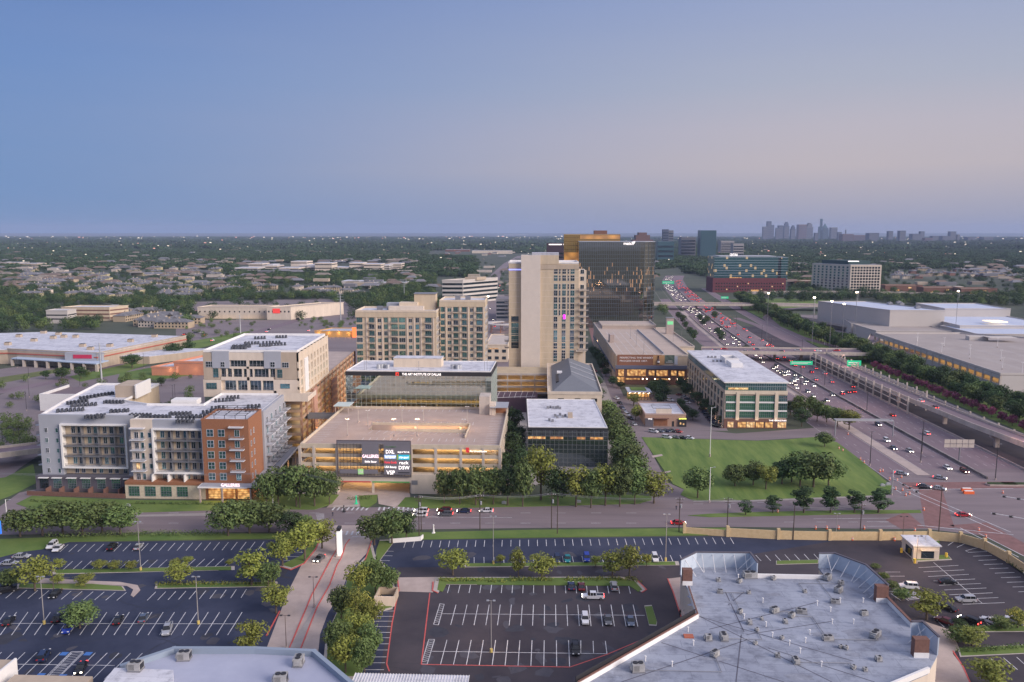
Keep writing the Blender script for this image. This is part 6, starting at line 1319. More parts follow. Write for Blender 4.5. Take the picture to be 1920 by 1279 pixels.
far_m = crown_mesh(8, 26, 26, 2.0, 20, M_leafd, .8, 10); vfar_m = crown_mesh(9, 26, 26, 6.5, 70, M_leafd, .6, 16)
rs = random.Random(99)
def scatter(Y0, Y1, spacing, keep, lo=.7, hi=1.25, clear=True):
    pts = []; sc = []; y = Y0
    while y < Y1:
        xl, xr = FX(-90, y), FX(2010, y); x = xl+rs.random()*spacing
        while x < xr:
            X, Yy = x+rs.uniform(-.45,.45)*spacing, y+rs.uniform(-.45,.45)*spacing
            px, py = proj(X, Yy); nv = noise.noise(Vector((X*.006, Yy*.006, 3)))
            if rs.random() < keep+(nv*.5 if nv < 0 else 0) and not (clear and any(inpoly(px, py, c) for c in CLEAR)): pts.append((X, Yy, 0)); sc.append(rs.uniform(lo, hi))
            x += spacing
        y += spacing
    return pts, sc
pn, sn = scatter(640, 1700, 10.5, .72)
for i in range(3): gn_scatter('woodland', pn[i::3], sn[i::3], near_m[i], i)
pf, sf = scatter(1700, 4200, 32, .80); gn_scatter('woodland', pf, sf, far_m, 7)
pv, sv = scatter(4200, 14000, 120, .85, clear=False); gn_scatter('woodland', pv, sv, vfar_m, 8)
# sparse trees within the house quarters
ph = []
for i in range(700):
    x, y = rs.uniform(30,430), 506+rs.random()**.8*58; ph.append(tuple(P(x, y)))
for i in range(120): ph.append(tuple(P(rs.uniform(1655,1905), rs.uniform(506,560))))
for i in range(90): ph.append(tuple(P(rs.uniform(470,700), rs.uniform(534,562))))
for i in range(70): ph.append(tuple(P(rs.uniform(190,600), rs.uniform(560,600))))
for i in range(60): ph.append(tuple(P(rs.uniform(800,950), rs.uniform(480,560))))
for i in range(70): ph.append(tuple(P(rs.uniform(0,190), rs.uniform(566,614))))
gn_scatter('neighbourhood_trees', ph, [rs.uniform(.6,1.1) for _ in ph], near_m[0], 12)
pe = [tuple(P(rs.uniform(0,380), 705+rs.random()*95)) for _ in range(46)]+[tuple(P(rs.uniform(0,60), 800+rs.random()*60)) for _ in range(30)]+[tuple(P(rs.uniform(560,668), 600+rs.random()*18)) for _ in range(30)]+[tuple(P(rs.uniform(350,480), 600+rs.random()*40)) for _ in range(30)]
gn_scatter('neighbourhood_trees', pe, [rs.uniform(.25,.6) for _ in pe], near_m[1], 15)
pg_ = [tuple(P(rs.uniform(1500,1660), 545+rs.random()*18)) for _ in range(60)]+[tuple(P(rs.uniform(1400,1600), 556+rs.random()*10)) for _ in range(50)]
gn_scatter('neighbourhood_trees', pg_, [rs.uniform(.8,1.4) for _ in pg_], near_m[2], 13)
# ================================================================== FOREGROUND ROOFS
def W2(px, py, z): p = P(px, py, z); return (p.x, p.y)
RZ = 8.0; SZ = 12.2
Mr = thing('shopping_mall', 'big mall building at lower right with a grey-blue flat roof and braced parapet screens', 'mall', (50, 150, 0))
def mrel(q): return [(a-50, b-150) for a, b in q]
s1 = [W2(1277,1048,SZ), W2(1306,1034,SZ), W2(1407,1035,SZ), (W2(1407,1035,SZ)[0]+.2, W2(1407,1035,SZ)[1]-6)]
s2 = [(W2(1537,1036,SZ)[0], W2(1537,1036,SZ)[1]-6.5), W2(1537,1036,SZ), W2(1565,1036,SZ), W2(1624,1058,SZ), W2(1665,1095,SZ)]
s3 = [(W2(1711,1164,SZ)[0], W2(1711,1164,SZ)[1]-7), W2(1711,1164,SZ), W2(1730,1164,SZ), W2(1760,1192,SZ), W2(1742,1228,SZ-.5)]
e1 = [W2(1308,1151,9), (s1[0][0]+.5, s1[0][1]-8)]
poly = [(2,120), W2(1085,1279,9), W2(1308,1151,9), (s1[0][0]+.4, s1[0][1]-9.0), s1[0], s1[1], s1[2], s1[3], s2[0], s2[1], s2[2], s2[3], s2[4], W2(1667,1125,9), W2(1709,1168,9), s3[1], s3[2], s3[3], s3[4], W2(1650,1290,9), (60,120)]
poly = mrel(poly)
MB().prism(poly, 0, RZ-.4).build('wall', M_cream, Mr)
M_mroof = mat('mall_roofing', (.235,.255,.315), .75, vs=.07, col2=(.355,.385,.455))
def sheets(m, w1=3.0, w2=14.0, dark=.80):
    t = m.node_tree; b = t.nodes['Principled BSDF']; src = b.inputs['Base Color'].links[0].from_socket; c = t.nodes.new('ShaderNodeTexCoord'); k = t.nodes.new('ShaderNodeTexBrick'); k.inputs['Scale'].default_value = 1.0
    k.inputs['Brick Width'].default_value = w2; k.inputs['Row Height'].default_value = w1; k.inputs['Mortar Size'].default_value = .05; k.inputs['Color1'].default_value = (1,1,1,1); k.inputs['Color2'].default_value = (.88,.88,.90,1); k.inputs['Mortar'].default_value = (dark*.75,dark*.75,dark*.78,1)
    n = t.nodes.new('ShaderNodeTexNoise'); n.inputs['Scale'].default_value = .25; n.inputs['Detail'].default_value = 8; n.inputs['Roughness'].default_value = .75; r = t.nodes.new('ShaderNodeValToRGB'); r.color_ramp.elements[0].position = .36; r.color_ramp.elements[0].color = (.62,.62,.64,1); r.color_ramp.elements[1].position = .52; r.color_ramp.elements[1].color = (1,1,1,1)
    t.links.new(c.outputs['Object'], k.inputs['Vector']); t.links.new(c.outputs['Object'], n.inputs['Vector']); t.links.new(n.outputs['Fac'], r.inputs[0])
    for x in (k.outputs['Color'], r.outputs[0]):
        mm = t.nodes.new('ShaderNodeMix'); mm.data_type = 'RGBA'; mm.blend_type = 'MULTIPLY'; mm.inputs[0].default_value = 1; t.links.new(src, mm.inputs[6]); t.links.new(x, mm.inputs[7]); src = mm.outputs[2]
    t.links.new(src, b.inputs['Base Color'])
sheets(M_mroof); sheets(M_white, 4.0, 22.0, .95)
MB().prism(poly, RZ-.4, RZ).build('roof', M_mroof, Mr)
MB().wall(poly[0:4], .5, RZ, RZ+1.0).wall(poly[7:9], .5, RZ, RZ+1.0).wall(poly[12:15], .4, RZ, RZ+1.2).wall(poly[18:20], .5, RZ, RZ+1.1).build('parapet', M_wpaint, Mr)
MB().wall(poly[0:4], .3, RZ+1.0, RZ+1.25).wall(poly[12:15], .6, RZ+1.2, RZ+1.4).build('coping', M_brkd, Mr)
MB().wall([(a-.5, b+.3) for a, b in poly[1:3]], .1, RZ+.8, RZ+2.0).build('edge_rail', M_dark, Mr)
seam = MB(); rr = random.Random(3); sti = [0]
def rp(px, py): a = W2(px, py, RZ); return Vector((a[0]-50, a[1]-150, RZ+.02))
for a, b in (((1308,1155),(1600,1240)),((1390,1190),(1380,1279)),((1240,1205),(1470,1279)),((1310,1155),(1560,1279)),((1400,1200),(1165,1279)),((1360,1110),(1395,1185)),((1395,1110),(1365,1135)),((1440,1215),(1640,1279)),((1330,1180),(1530,1130)),((1400,1190),(1560,1165))):
    p, q = rp(*a), rp(*b); d = (q-p).normalized(); n_ = Vector((-d.y, d.x, 0))*.12; seam.quad([tuple(p-n_), tuple(q-n_), tuple(q+n_), tuple(p+n_)])
seam.build('roof_seam', mat('tar', (.10,.10,.13), .8), Mr)
for (x, y, r, q) in ((1182,1257,3.5,1.6),(1200,1268,4,1.2),(1240,1248,2.6,1.),(1620,1190,4.5,1.2),(1625,1204,2.5,1.0),(1310,1135,2.2,1.2),(1305,1120,2,1.4),(1600,1228,1.6,1.0),(1545,1190,3,.7),(1450,1115,2,.8),(1340,1235,3,.6),(1500,1270,3,.8),(1380,1130,2.6,.6)):
    stn = MB(); p = rp(x, y); stn.add([(p.x+r*(1+.25*math.sin(k*2.3+x))*math.cos(k*.628), p.y+r*q*(1+.2*math.cos(k*1.9+y))*.5*math.sin(k*.628), RZ+.004+.0011*len(Mr.children)) for k in range(10)], [tuple(range(10))]); stn.build('roof_stain', mat('stain', (.17,.18,.22), .9, vs=.6, col2=(.31,.33,.39)), Mr)
def screen(pts, sl, h0=RZ, h1=SZ, inner=-1):
    pts = mrel(pts); MB().wall(pts, .25, h0, h1-.25).build('screen_wall', M_bl, Mr); MB().wall(pts, .5, h1-.25, h1).build('screen_coping', M_greysd, Mr)
    br = MB()
    for a, b in zip(pts, pts[1:]):
        a = Vector((*a, 0)); b = Vector((*b, 0)); L_ = (b-a).length; d = (b-a).normalized(); n_ = Vector((d.y, -d.x, 0))*sl
        for k in range(max(1, int(L_/2.6))):
            c = a+d*(k+.5)*L_/max(1, int(L_/2.6)); br.bar((c.x, c.y, h1-.6), (c.x+n_.x, c.y+n_.y, h0+.1), .08)
    br.build('brace', M_wpaint, Mr)
M_bl = mat('pale_blue_panel', (.47,.53,.60), .7, var=.06, vs=.3)
screen(s1[:3]+[s1[3]], 3.4); screen(s2[1:], 3.6); screen(s3[1:4], 3.6)
for (a, b, c, d, z0) in ((1280,1298,1062,1094,RZ),(1643,1665,1095,1126,RZ),(1714,1741,1198,1229,RZ)):
    p0 = W2(a, d, RZ+.5); p1 = W2(b, d, RZ+.5); MB().box(p0[0]-50, p1[0]-50, p0[1]-150, p0[1]-150+1.6, RZ, SZ-.3).build('screen_pier', M_brkd, Mr); MB().box(p0[0]-50.05, p1[0]-49.95, p0[1]-150.05, p0[1]-150-.0, RZ, RZ+1.1).build('pier_base', M_wpaint, Mr)
q = W2(1725,1245,5); MB().box(q[0]-50-.5, q[0]-50+1.5, q[1]-150-2, q[1]-150+2, .3, 6).build('entrance_panel', M_wpaint, Mr)
# rooftop units, each a thing
def hvac(kind):
    t = thing('rooftop_unit', 'x', 'rooftop unit'); w_, d, h = kind
    MB().box(-w_/2-.1, w_/2+.1, -d/2-.1, d/2+.1, 0, .25).build('kerb_frame', M_grey, t)
    b = MB(); b.box(-w_/2, w_/2, -d/2, d/2, .25, h); b.box(-w_/2-.35, -w_/2, -d/2+.2, d/2-.3, .5, h*.8); b.build('casing', mat('unit_casing', (.34,.335,.33), .6, var=.2, vs=.8), t)
    f = MB(); f.cyl(w_*.22, 0, h, h+.14, min(w_*.22, d*.36), 12); 
    if w_ > 1.8: f.cyl(-w_*.22, 0, h, h+.14, min(w_*.22, d*.36), 12)
    f.build('fan', M_dark, t)
    l = MB()
    for k in range(6): l.box(-w_/2+.15, w_/2*.1, -d/2-.03, -d/2, .45+k*h*.11, .5+k*h*.11)
    l.box(w_/2, w_/2+.03, -d/2+.15, d/2-.15, .4, h-.2); l.build('louvres', M_dark, t); return proto(t)
hk = [hvac((2.4,1.8,1.7)), hvac((1.3,1.2,1.2)), hvac((3.2,1.7,1.5))]; hu = [0,0,0]
def place_unit(px, py, k, lab, z=RZ, g='rooftop units on the mall roof'):
    x, y = W2(px, py, z)
    if not hu[k]: o = hk[k]; hu[k] = 1; o.location = (x, y, z); o['label'] = lab; o['group'] = g; o.rotation_euler = (0,0,.1)
    else: dup(hk[k], (x, y, z), rnd.choice([0,.1,-.2,1.6,.5,.8]), lab, g, rnd.uniform(.5,.85) if z == RZ else 1)
pip = MB()
for (a_, b_) in (((1350,1112),(1404,1113)),((1404,1113),(1395,1160)),((1452,1148),(1503,1150)),((1551,1087),(1566,1131)),((1484,1157),(1552,1200)),((1552,1200),(1641,1194)),((1357,1199),(1419,1183)),((1577,1096),(1509,1111)),((1196,1258),(1340,1230)),((1492,1243),(1600,1254))):
    a2, b2 = W2(*a_, RZ), W2(*b_, RZ); pip.bar((a2[0]-50,a2[1]-150,RZ+.2),(b2[0]-50,a2[1]-150,RZ+.2),.07); pip.bar((b2[0]-50,a2[1]-150,RZ+.2),(b2[0]-50,b2[1]-150,RZ+.2),.07)
pip.build('conduit', M_grey, Mr)
ul = [(1347,1090,1),(1406,1083,2),(1386,1092,0),(1350,1112,0),(1404,1113,1),(1387,1149,0),(1419,1183,1),(1357,1199,0),(1340,1230,0),(1328,1200,1),(1196,1258,0),(1428,1162,1),(1405,1170,1),(1416,1208,1),(1450,1087,1),(1551,1087,0),(1509,1111,1),(1572,1110,0),(1577,1096,1),(1566,1131,2),(1452,1148,0),(1484,1157,0),(1503,1150,2),(1472,1168,1),(1620,1153,0),(1552,1200,2),(1641,1194,2),(1492,1243,0),(1647,1239,1),(1600,1254,1),(1622,1258,1),(1466,1198,1),(1458,1232,1),(1576,1215,1),(1586,1217,1)]
for i, (x, y, k) in enumerate(sorted(ul)):
    place_unit(x, y, k, '%s from the left on the lower-right mall roof, a %s unit' % (ordw(i), ('boxy beige fan','small square fan','long beige two-fan')[k]))
vp = MB().cyl(0,0,0,1.0,.12,8).cyl(0,0,1.0,1.15,.22,8).mesh('vent_pipe', M_wpaint)
for i, (x, y) in enumerate(((1210,1240),(1290,1185),(1532,1135),(1557,1147),(1480,1210),(1510,1205),(1395,1160),(1436,1175),(1618,1130),(1448,1195),(1518,1190),(1575,1130),(1300,1210),(1260,1250),(1384,1085),(1430,1130),(1500,1225),(1540,1250),(1600,1170),(1560,1170))):
    x, y = W2(x, y, RZ); tag(link('vent_pipe', vp, None, (x, y, RZ)), 'small white capped vent pipe on the big lower-right mall roof', 'vent pipe', 'vent pipes on the mall roof')
p = W2(1291,1194,RZ); tag(MB().box(-1,1,-.7,.7,0,.3).build('roof_hatch', mat('rust_red', (.40,.12,.07), .8), None, (p[0], p[1], RZ)), 'small rusty red roof hatch on the mall roof', 'roof hatch')
# lower left roof
R2 = thing('shopping_mall', 'flat-roofed mall wing at the bottom edge left of centre, bluish with a raised grey rim', 'mall', (-70, 130, 0))
pz = 9.0
q2 = [W2(170,1300,pz), W2(229,1246,pz), W2(326,1214,pz), W2(478,1214,pz), W2(588,1219,pz), W2(672,1290,pz), W2(640,1340,pz), W2(150,1340,pz)]; q2 = [(a+70, b-130) for a, b in q2]
MB().prism(q2, 0, pz-1.5).build('wall', M_cream, R2); MB().prism(q2, pz-1.5, pz-1.2).build('roof', mat('lavender_membrane', (.31,.33,.43), .7, vs=.1, col2=(.39,.41,.51)), R2)
MB().wall(q2[1:6], .9, pz-1.2, pz).build('rim', mat('blue_grey_rim', (.24,.29,.36), .7), R2)
q3 = [W2(215,1252,pz+.6), W2(325,1256,pz+.6), W2(322,1320,pz+.6), W2(160,1320,pz+.6)]; MB().prism([(a+70, b-130) for a, b in q3], pz-1.2, pz+.6).build('raised_roof', M_white, R2)
for i, (x, y, k) in enumerate(((255,1256,0),(346,1236,0),(560,1246,0),(527,1279,0))): place_unit(x, y, k, '%s from the left of the large boxy units on the bottom-left mall wing' % ordw(i), pz-1.2 if i else pz+.6, 'units on the bottom-left wing')
R3 = thing('covered_walk', 'white ribbed metal roof at the bottom edge, just left of centre', 'canopy', (-20, 135, 0)); a, b = W2(667,1262,5), W2(880,1267,5)
MB().box(a[0]+20, b[0]+20, a[1]-135-14, a[1]-135, 4.6, 5).build('roof', M_white, R3); rb = MB()
for i in range(40): x = a[0]+20+(b[0]-a[0])*i/39; rb.box(x-.06, x+.06, a[1]-149, a[1]-135, 5, 5.12)
rb.build('roof_rib', M_wpaint, R3); MB().box(a[0]+21, b[0]+19, a[1]-148, a[1]-136, 0, 4.6).build('wall', M_cream, R3)
R4 = thing('shopping_mall', 'beige parapet corner of a building at the very bottom left with one white end wall', 'mall', (-90, 130, 0)); a, b, c = W2(-30,1236,9), W2(27,1238,9), W2(190,1290,9)
MB().box(a[0]+90, b[0]+90, a[1]-130-8, a[1]-130, 0, 9).build('wall', M_tan, R4); MB().box(b[0]+90, b[0]+90.4, a[1]-138, a[1]-130, 0, 9.4).build('end_wall', M_wpaint, R4); x0, y0 = W2(28,1265,8); x1, y1 = W2(172,1270,8); MB().box(x0+90, x1+90, y0-130-8, y0-130, 0, 8).build('low_wall', M_tan, R4)
# enclosure near the drive
En = thing('bin_enclosure', 'cream walled bin enclosure with dark bins inside, beside the drive trees', 'enclosure', (P(702,1137).x, P(702,1137).y, 0)); a = P(702,1137); b = P(740,1136); c = P(744,1108)
ew = b.x-a.x; MB().box(0, ew, 0, .3, 0, 2.6).build('front_wall', M_cream, En); MB().box(0, .3, .3, 6, 0, 2.4).box(ew-.3, ew, .3, 6, 0, 2.4).box(.3, ew-.3, 5.7, 6, 0, 2.4).build('wall', M_tan, En); MB().box(1, ew-1, 1.5, 3.6, 0, 1.5).build('bin', M_dark, En)
# drive-through booth
p0 = P(1712,1049); bo = thing('booth', 'small floodlit cream drive-up booth on its own kerbed island in the right car park', 'booth', (p0.x, p0.y, 0)); bw_ = P(1757,1047).x-p0.x
MB().box(0, bw_, 0, 7.5, 0, 4.0).build('wall', M_cream, bo); MB().box(-.4, bw_+.4, -.4, 7.9, 4.0, 4.3).build('roof', M_white, bo); MB().box(bw_*.3, bw_*.8, -.06, 0, .4, 2.9).build('window', M_gld, bo); MB().box(bw_*.25, bw_*.9, -1.2, 0, 3.0, 3.15).build('awning', M_beigel, bo); MB().box(-.06, 0, 1, 5, .4, 2.8).build('side_window', M_gld, bo); MB().cyl(bw_*.7,4,4.3,5.6,.12).build('flue', M_silver, bo)
lamp(p0.x-1, p0.y-2.5, 6.5, 1100, kind='POINT', name='booth_floodlight', c=(1,.66,.32), r=.4); lamp(p0.x-12, p0.y-14, 8, 1800, kind='POINT', name='lot_floodlight', c=(1,.6,.35), r=.5)
for i, (x, y) in enumerate(((1690,1036),(1715,1056),(1774,1045))): tag(MB().cyl(0,0,0,1.3,.35,10).cyl(0,0,1.3,1.36,.3,10).build('bollard', mat('yellow_paint', (.75,.50,.06), .6), None, P(x, y)), '%s from the left of the yellow bollards around the booth island' % ordw(i), 'bollard', 'yellow bollards around the booth')
# beige precast wall with piers
wp = [(1277,974),(1330,985),(1364,1002)] ; wl_ = [(1283,1000),(1364,1006),(1459,1011),(1555,1013),(1650,1013),(1742,1012),(1800,1017),(1845,1030),(1890,1055),(1935,1085),(2000,1130)]
q = [P(*p) for p in wl_]; o_ = q[4]; wt = thing('boundary_wall', 'long beige boundary wall with square piers curving along the avenue', 'wall', (o_.x, o_.y, 0)); rq = [(p.x-o_.x, p.y-o_.y) for p in q]
M_bw = mat('sandy_precast', (.50,.37,.20), .85, vs=1.2, col2=(.60,.46,.27)); MB().wall(rq[1:], .3, 0, 2.7).build('panel', M_bw, wt); MB().wall(rq[:2], .3, 0, 2.0).build('panel', M_bw, wt)
for p in rq[1:]+[rq[0]]: MB().box(p[0]-.45, p[0]+.45, p[1]-.45, p[1]+.45, 0, 3.4).build('pier', M_bw, wt)
p = P(738,1016); tag(MB().wall([(0,0),(9,2.2),(9.5,3.8)], .3, 0, 1.3).build('low_wall', M_wpaint, None, (p.x-1, p.y-1, 0)), 'low white wall at the corner right of the entrance drive', 'wall')
# ================================================================== EXPRESSWAY STRUCTURES
def deck(name, label, pts, wd, zs, th, m=M_conl, par=1.0, piers=(), cat='overpass'):
    t = thing(name, label, cat, (pts[0][0], pts[0][1], 0)); n = len(pts); v = [Vector((p[0]-pts[0][0], p[1]-pts[0][1], z)) for p, z in zip(pts, zs)]; sl_ = MB(); ra = MB(); sf = MB()
    E1 = []
    for i, p in enumerate(v):
        d = v[min(n-1, i+1)]-v[max(0, i-1)]; d.z = 0; d.normalize(); nn = Vector((-d.y, d.x, 0))*wd/2; E1.append((p+nn, p-nn, nn.normalized()))
    for (a, b, u), (c, d, u2) in zip(E1, E1[1:]):
        q4 = [a, b, d, c]; lo = [p-Vector((0,0,th)) for p in q4]; sl_.add([tuple(p) for p in lo+q4], [(0,1,2,3),(7,6,5,4),(0,4,5,1),(1,5,6,2),(2,6,7,3),(3,7,4,0)])
        sf.quad([tuple(p+Vector((0,0,.03))) for p in (a-u*.5, b+u*.5, d+u2*.5, c-u2*.5)])
        for (s, e, us, ue, sg_) in ((a, c, u, u2, -1), (b, d, u, u2, 1)):
            q4 = [s, s+us*.35*sg_, e+ue*.35*sg_, e]; up = [p+Vector((0,0,par)) for p in q4]; ra.add([tuple(p) for p in q4+up], [(3,2,1,0),(4,5,6,7),(0,1,5,4),(1,2,6,5),(2,3,7,6),(3,0,4,7)])
    sl_.build('deck', m, t); ra.build('parapet', M_conl, t); sf.build('roadway', M_hwy, t)
    for (x, y, z) in piers:
        pm = MB(); x -= pts[0][0]; y -= pts[0][1]; pm.box(x-.9, x+.9, y-.6, y+.6, 0, z-1.2); pm.box(x-3, x+3, y-.7, y+.7, z-1.2, z); pm.build('pier', M_con, t)
    return t
deck('overpass', 'near street overpass crossing the expressway, with cars on it', [(118,590),(140,588),(190,585),(240,583),(300,580)], 22, [6.6,7,7,7,6.4], 1.4, piers=[(150,588,5.5),(170,587,5.5),(189,586,5.5),(210,585,5.5)])
deck('overpass', 'far long overpass crossing the expressway beside the reflective slab', [(90,980),(140,978),(200,975),(290,972),(420,965)], 20, [6,7,7,7,5], 1.6, piers=[(150,978,5.4),(186,976,5.4),(208,975,5.4),(240,974,5.4)])
deck('overpass', 'distant overpass in front of the teal office', [(300,1190),(380,1185),(520,1170),(640,1150)], 14, [5,7,7,5], 1.6, piers=[(340,1188,5.4),(400,1183,5.4),(460,1176,5.4)])
deck('ramp_bridge', 'elevated exit ramp climbing beside the expressway on tall T-shaped piers', [(214,225),(208,270),(202,320),(198,360),(196.3,410),(195.8,470),(196.5,530),(197.5,572)], 9.5, [5.5,6.6,7,6.8,6.4,6.2,6.4,6.8], 1.3, piers=[(198,347,5.6),(196.8,390,5.4),(208,268,5.2),(196,440,5.1),(196,500,5.1),(212,236,4.6)], cat='ramp')
deck('ramp_bridge', 'curving flyover ramp joining the overpass from the right', [(240,612),(262,640),(285,690),(292,740),(280,800),(262,860)], 9, [6.8,6.4,6,5.6,5,4], 1.2, piers=[(262,640,5),(285,690,4.8),(292,740,4.4)], cat='ramp')
# lattice screens of posts and rails beside the ramp
def post_fence(label, off0, off1, y0, y1, step, h, rails):
    t = thing('post_screen', label, 'screen', (hx(y0)+off0, y0, 0)); pm = None; n = int((y1-y0)/step)
    pts = [(hx(y0+(y1-y0)*i/n)+off0+(off1-off0)*i/n, y0+(y1-y0)*i/n) for i in range(n+1)]
    pme = MB().box(-.35,.35,-.35,.35,0,h).mesh('post', M_conl)
    for x, y in pts: link('post', pme, t, (x-t.location.x, y-y0, 0))
    rm = MB()
    for (x, y), (x2, y2) in zip(pts, pts[1:]):
        for z in rails: rm.bar((x-t.location.x, y-y0, z), (x2-t.location.x, y2-y0, z), .28)
    rm.build('rail', M_conl, t)
post_fence('near row of tall pale concrete posts and rails along the exit ramp', 13.6, 14.0, 412, 566, 11, 9, (6.6, 4.0)); post_fence('second row of tall pale posts along the exit ramp, nearer its deck', 26.6, 27.2, 420, 572, 11, 10.5, (8.6, 7.6))
post_fence('far row of thin pale posts with a top rail along the frontage road', 36, 35, 345, 590, 12, 5.5, (2.2, 4.4))
tag(MB().box(0,26,0,.5,0,.5).box(0,26,2.5,3,0,.5).box(0,.4,.5,2.5,0,.5).box(25.6,26,.5,2.5,0,.5).bar((0,0,-7),(0,0,0),.25).bar((26,0,-7),(26,0,0),.25).build('gantry', M_silver, None, (FX(1566,362,812), 362, 7.5)), 'empty grey truss sign gantry across the frontage road beside the lawn', 'gantry')
def sign_gantry(label, pxl, pxr, pyt, pyb, py_base, m, px_post, back=False):
    Y = P(px_post, py_base).y; x0, x1 = FX(pxl, Y, pyt), FX(pxr, Y, pyt); z1, z0 = FZ(pyt, Y, pxl), FZ(pyb, Y, pxl); xp = FX(px_post, Y, py_base)
    t = thing('road_sign', label, 'road sign', (xp, Y, 0)); MB().bar((0,.4,0),(0,.4,z1-.3),.28,n=8).build('post', M_grey, t); pn_ = MB()
    if back:
        for k in range(5):
            w_ = (x1-x0)/5; pn_.box(x0-xp+k*w_+.1, x0-xp+(k+1)*w_-.1, 0, .2, z0, z0+(z1-z0)*.42); pn_.box(x0-xp+k*w_+.1, x0-xp+(k+1)*w_-.1, 0, .2, z0+(z1-z0)*.5, z1)
    else: pn_.box(x0-xp, x1-xp, 0, .25, z0, z1)
    pn_.build('panel', m, t); MB().bar((x0-xp,.35,(z0+z1)/2),(x1-xp,.35,(z0+z1)/2),.15).build('cross_beam', M_grey, t)
    if not back:
        tl = MB()
        for k in range(2): tl.box(x0-xp+.8, x1-xp-1.2-k*2, -.06, -.0, z0+(z1-z0)*(.58-.3*k), z0+(z1-z0)*(.70-.3*k))
        tl.build('legend', M_wpaint, t)
    return t
sign_gantry('wide green expressway sign just in front of the near overpass', 1482, 1524, 677, 684, 697, M_gsign, 1503); sign_gantry('two-part green sign over the exit ramp', 1589, 1615, 676, 687, 705, M_gsign, 1591)
sign_gantry('pale back of a wide two-row sign on a single post in the expressway median', 1771, 1828, 824, 839, 864, M_conl, 1799, True); sign_gantry('distant green sign over the inbound lanes near the far overpass', 1242, 1264, 527, 532.5, 545, M_gsign, 1244); sign_gantry('small distant green sign beneath the teal office', 1352, 1366, 556, 560, 572, M_gsign, 1359)
# ================================================================== POLES
hp_ = pole_mesh(14, 1.0, 2, .16, M_grey, M_dark)
for i, (x, y) in enumerate(((1546,724),(1625,772),(1631,873),(1726,867),(1728,850),(1866,900),(1503,672),(1428,640),(1380,620),(1445,670),(1340,580),(1500,735),(1577,705))):
    lightpole('lamp_post', 'tall dark twin-armed lamp post along the expressway', hp_, P(x, y), group='lamp posts along the expressway')
lotA = pole_mesh(10.5, .7, 2, .12, M_silver, mat('weathered_pole', (.30,.28,.27), .6)); ybase = mat('yellow_base', (.62,.47,.14), .8); lotA[2].materials[0] = ybase
la = [(264,1070,975),(83,1170,1077),(372,1170,1077),(921,1223,1121),(925,1058,965),(1248,1052,961),(1567,1011,961),(1918,1174,1070)]
for i, (x, y, t_) in enumerate(sorted(la)):
    p = P(x, y); zc = (-p.x*_sa+p.y*_ca)*_cp+CH*_sp; o = lightpole('lamp_post', '%s from the left of the tall car park lamp posts with a yellowish footing' % ordw(i), lotA, p, group='tall car park lamp posts'); o.scale = (1,1,(y-t_)*zc/F/10.5)
br2 = pole_mesh(8, .9, 2, .09, M_dark, mat('brown_pole', (.10,.07,.06), .6))
for i, (x, y) in enumerate(((101,1112),(537,1217),(589,1139),(631,1045),(1718,1056),(1692,1016))):
    p = P(x, y); o = lightpole('lamp_post', '%s from the left of the short dark twin-headed lamp posts in the car parks' % ordw(i), br2, p, group='short dark lamp posts in the car parks'); o.scale = (1,1,1.0)
wpole = pole_mesh(12, 1.4, 1, .16, M_silver, M_wpaint)
for (x, y, t_, lab) in ((512,951,893,'white street lamp post between the apartments and the garage trees'),(1331,857,762,'tall white mast standing in the middle of the lawn'),(1330,942,874,'white mast at the front edge of the lawn'),(14,982,935,'dark street lamp at the far left of the avenue'),(1672,928,880,'white signal mast at the corner of the lawn'),(1560,600,565,'white mast by the distant mall car park, left one'),(1607,585,548,'white mast by the distant mall car park, behind the store'),(1583,603,570,'white mast by the distant mall car park, middle one'),(1527,590,558,'white mast by the distant mall car park, far left'),(1797,574,546,'tall white mast right of the department store'),(1546,648,628,'lamp mast at the overpass corner')):
    p = P(x, y); zc = (-p.x*_sa+p.y*_ca)*_cp+CH*_sp; o = lightpole('lamp_post', lab, wpole, p); h = (y-t_)*zc/F; o.scale = (1,1,h/12)
# lit lamp heads on far masts
for i, (x, y, z) in enumerate(((1527,558,0),(1560,565,0),(1583,570,0),(1607,548,0),(1797,546,0),(915,556,0),(1546,628,0),(1441,550,0))):
    Y = 640 if i < 4 else 700; p = Vector((FX(x, Y, y), Y, FZ(y, Y, x))); tag(MB().cyl(0,0,-.5,.5,1.0,8).bar((0,0,-p.z),(0,0,-.5),.15).build('lit_lamp', [M_lampw], None, p) if False else MB().cyl(0,0,-.4,.4,.9,8,0).bar((0,0,-p.z),(0,0,-.4),.18,1).build('lit_lamp', [M_lampw, M_grey], None, p), 'glowing floodlight on a thin pole beyond the expressway', 'street lamp', 'glowing floodlights beyond the expressway')
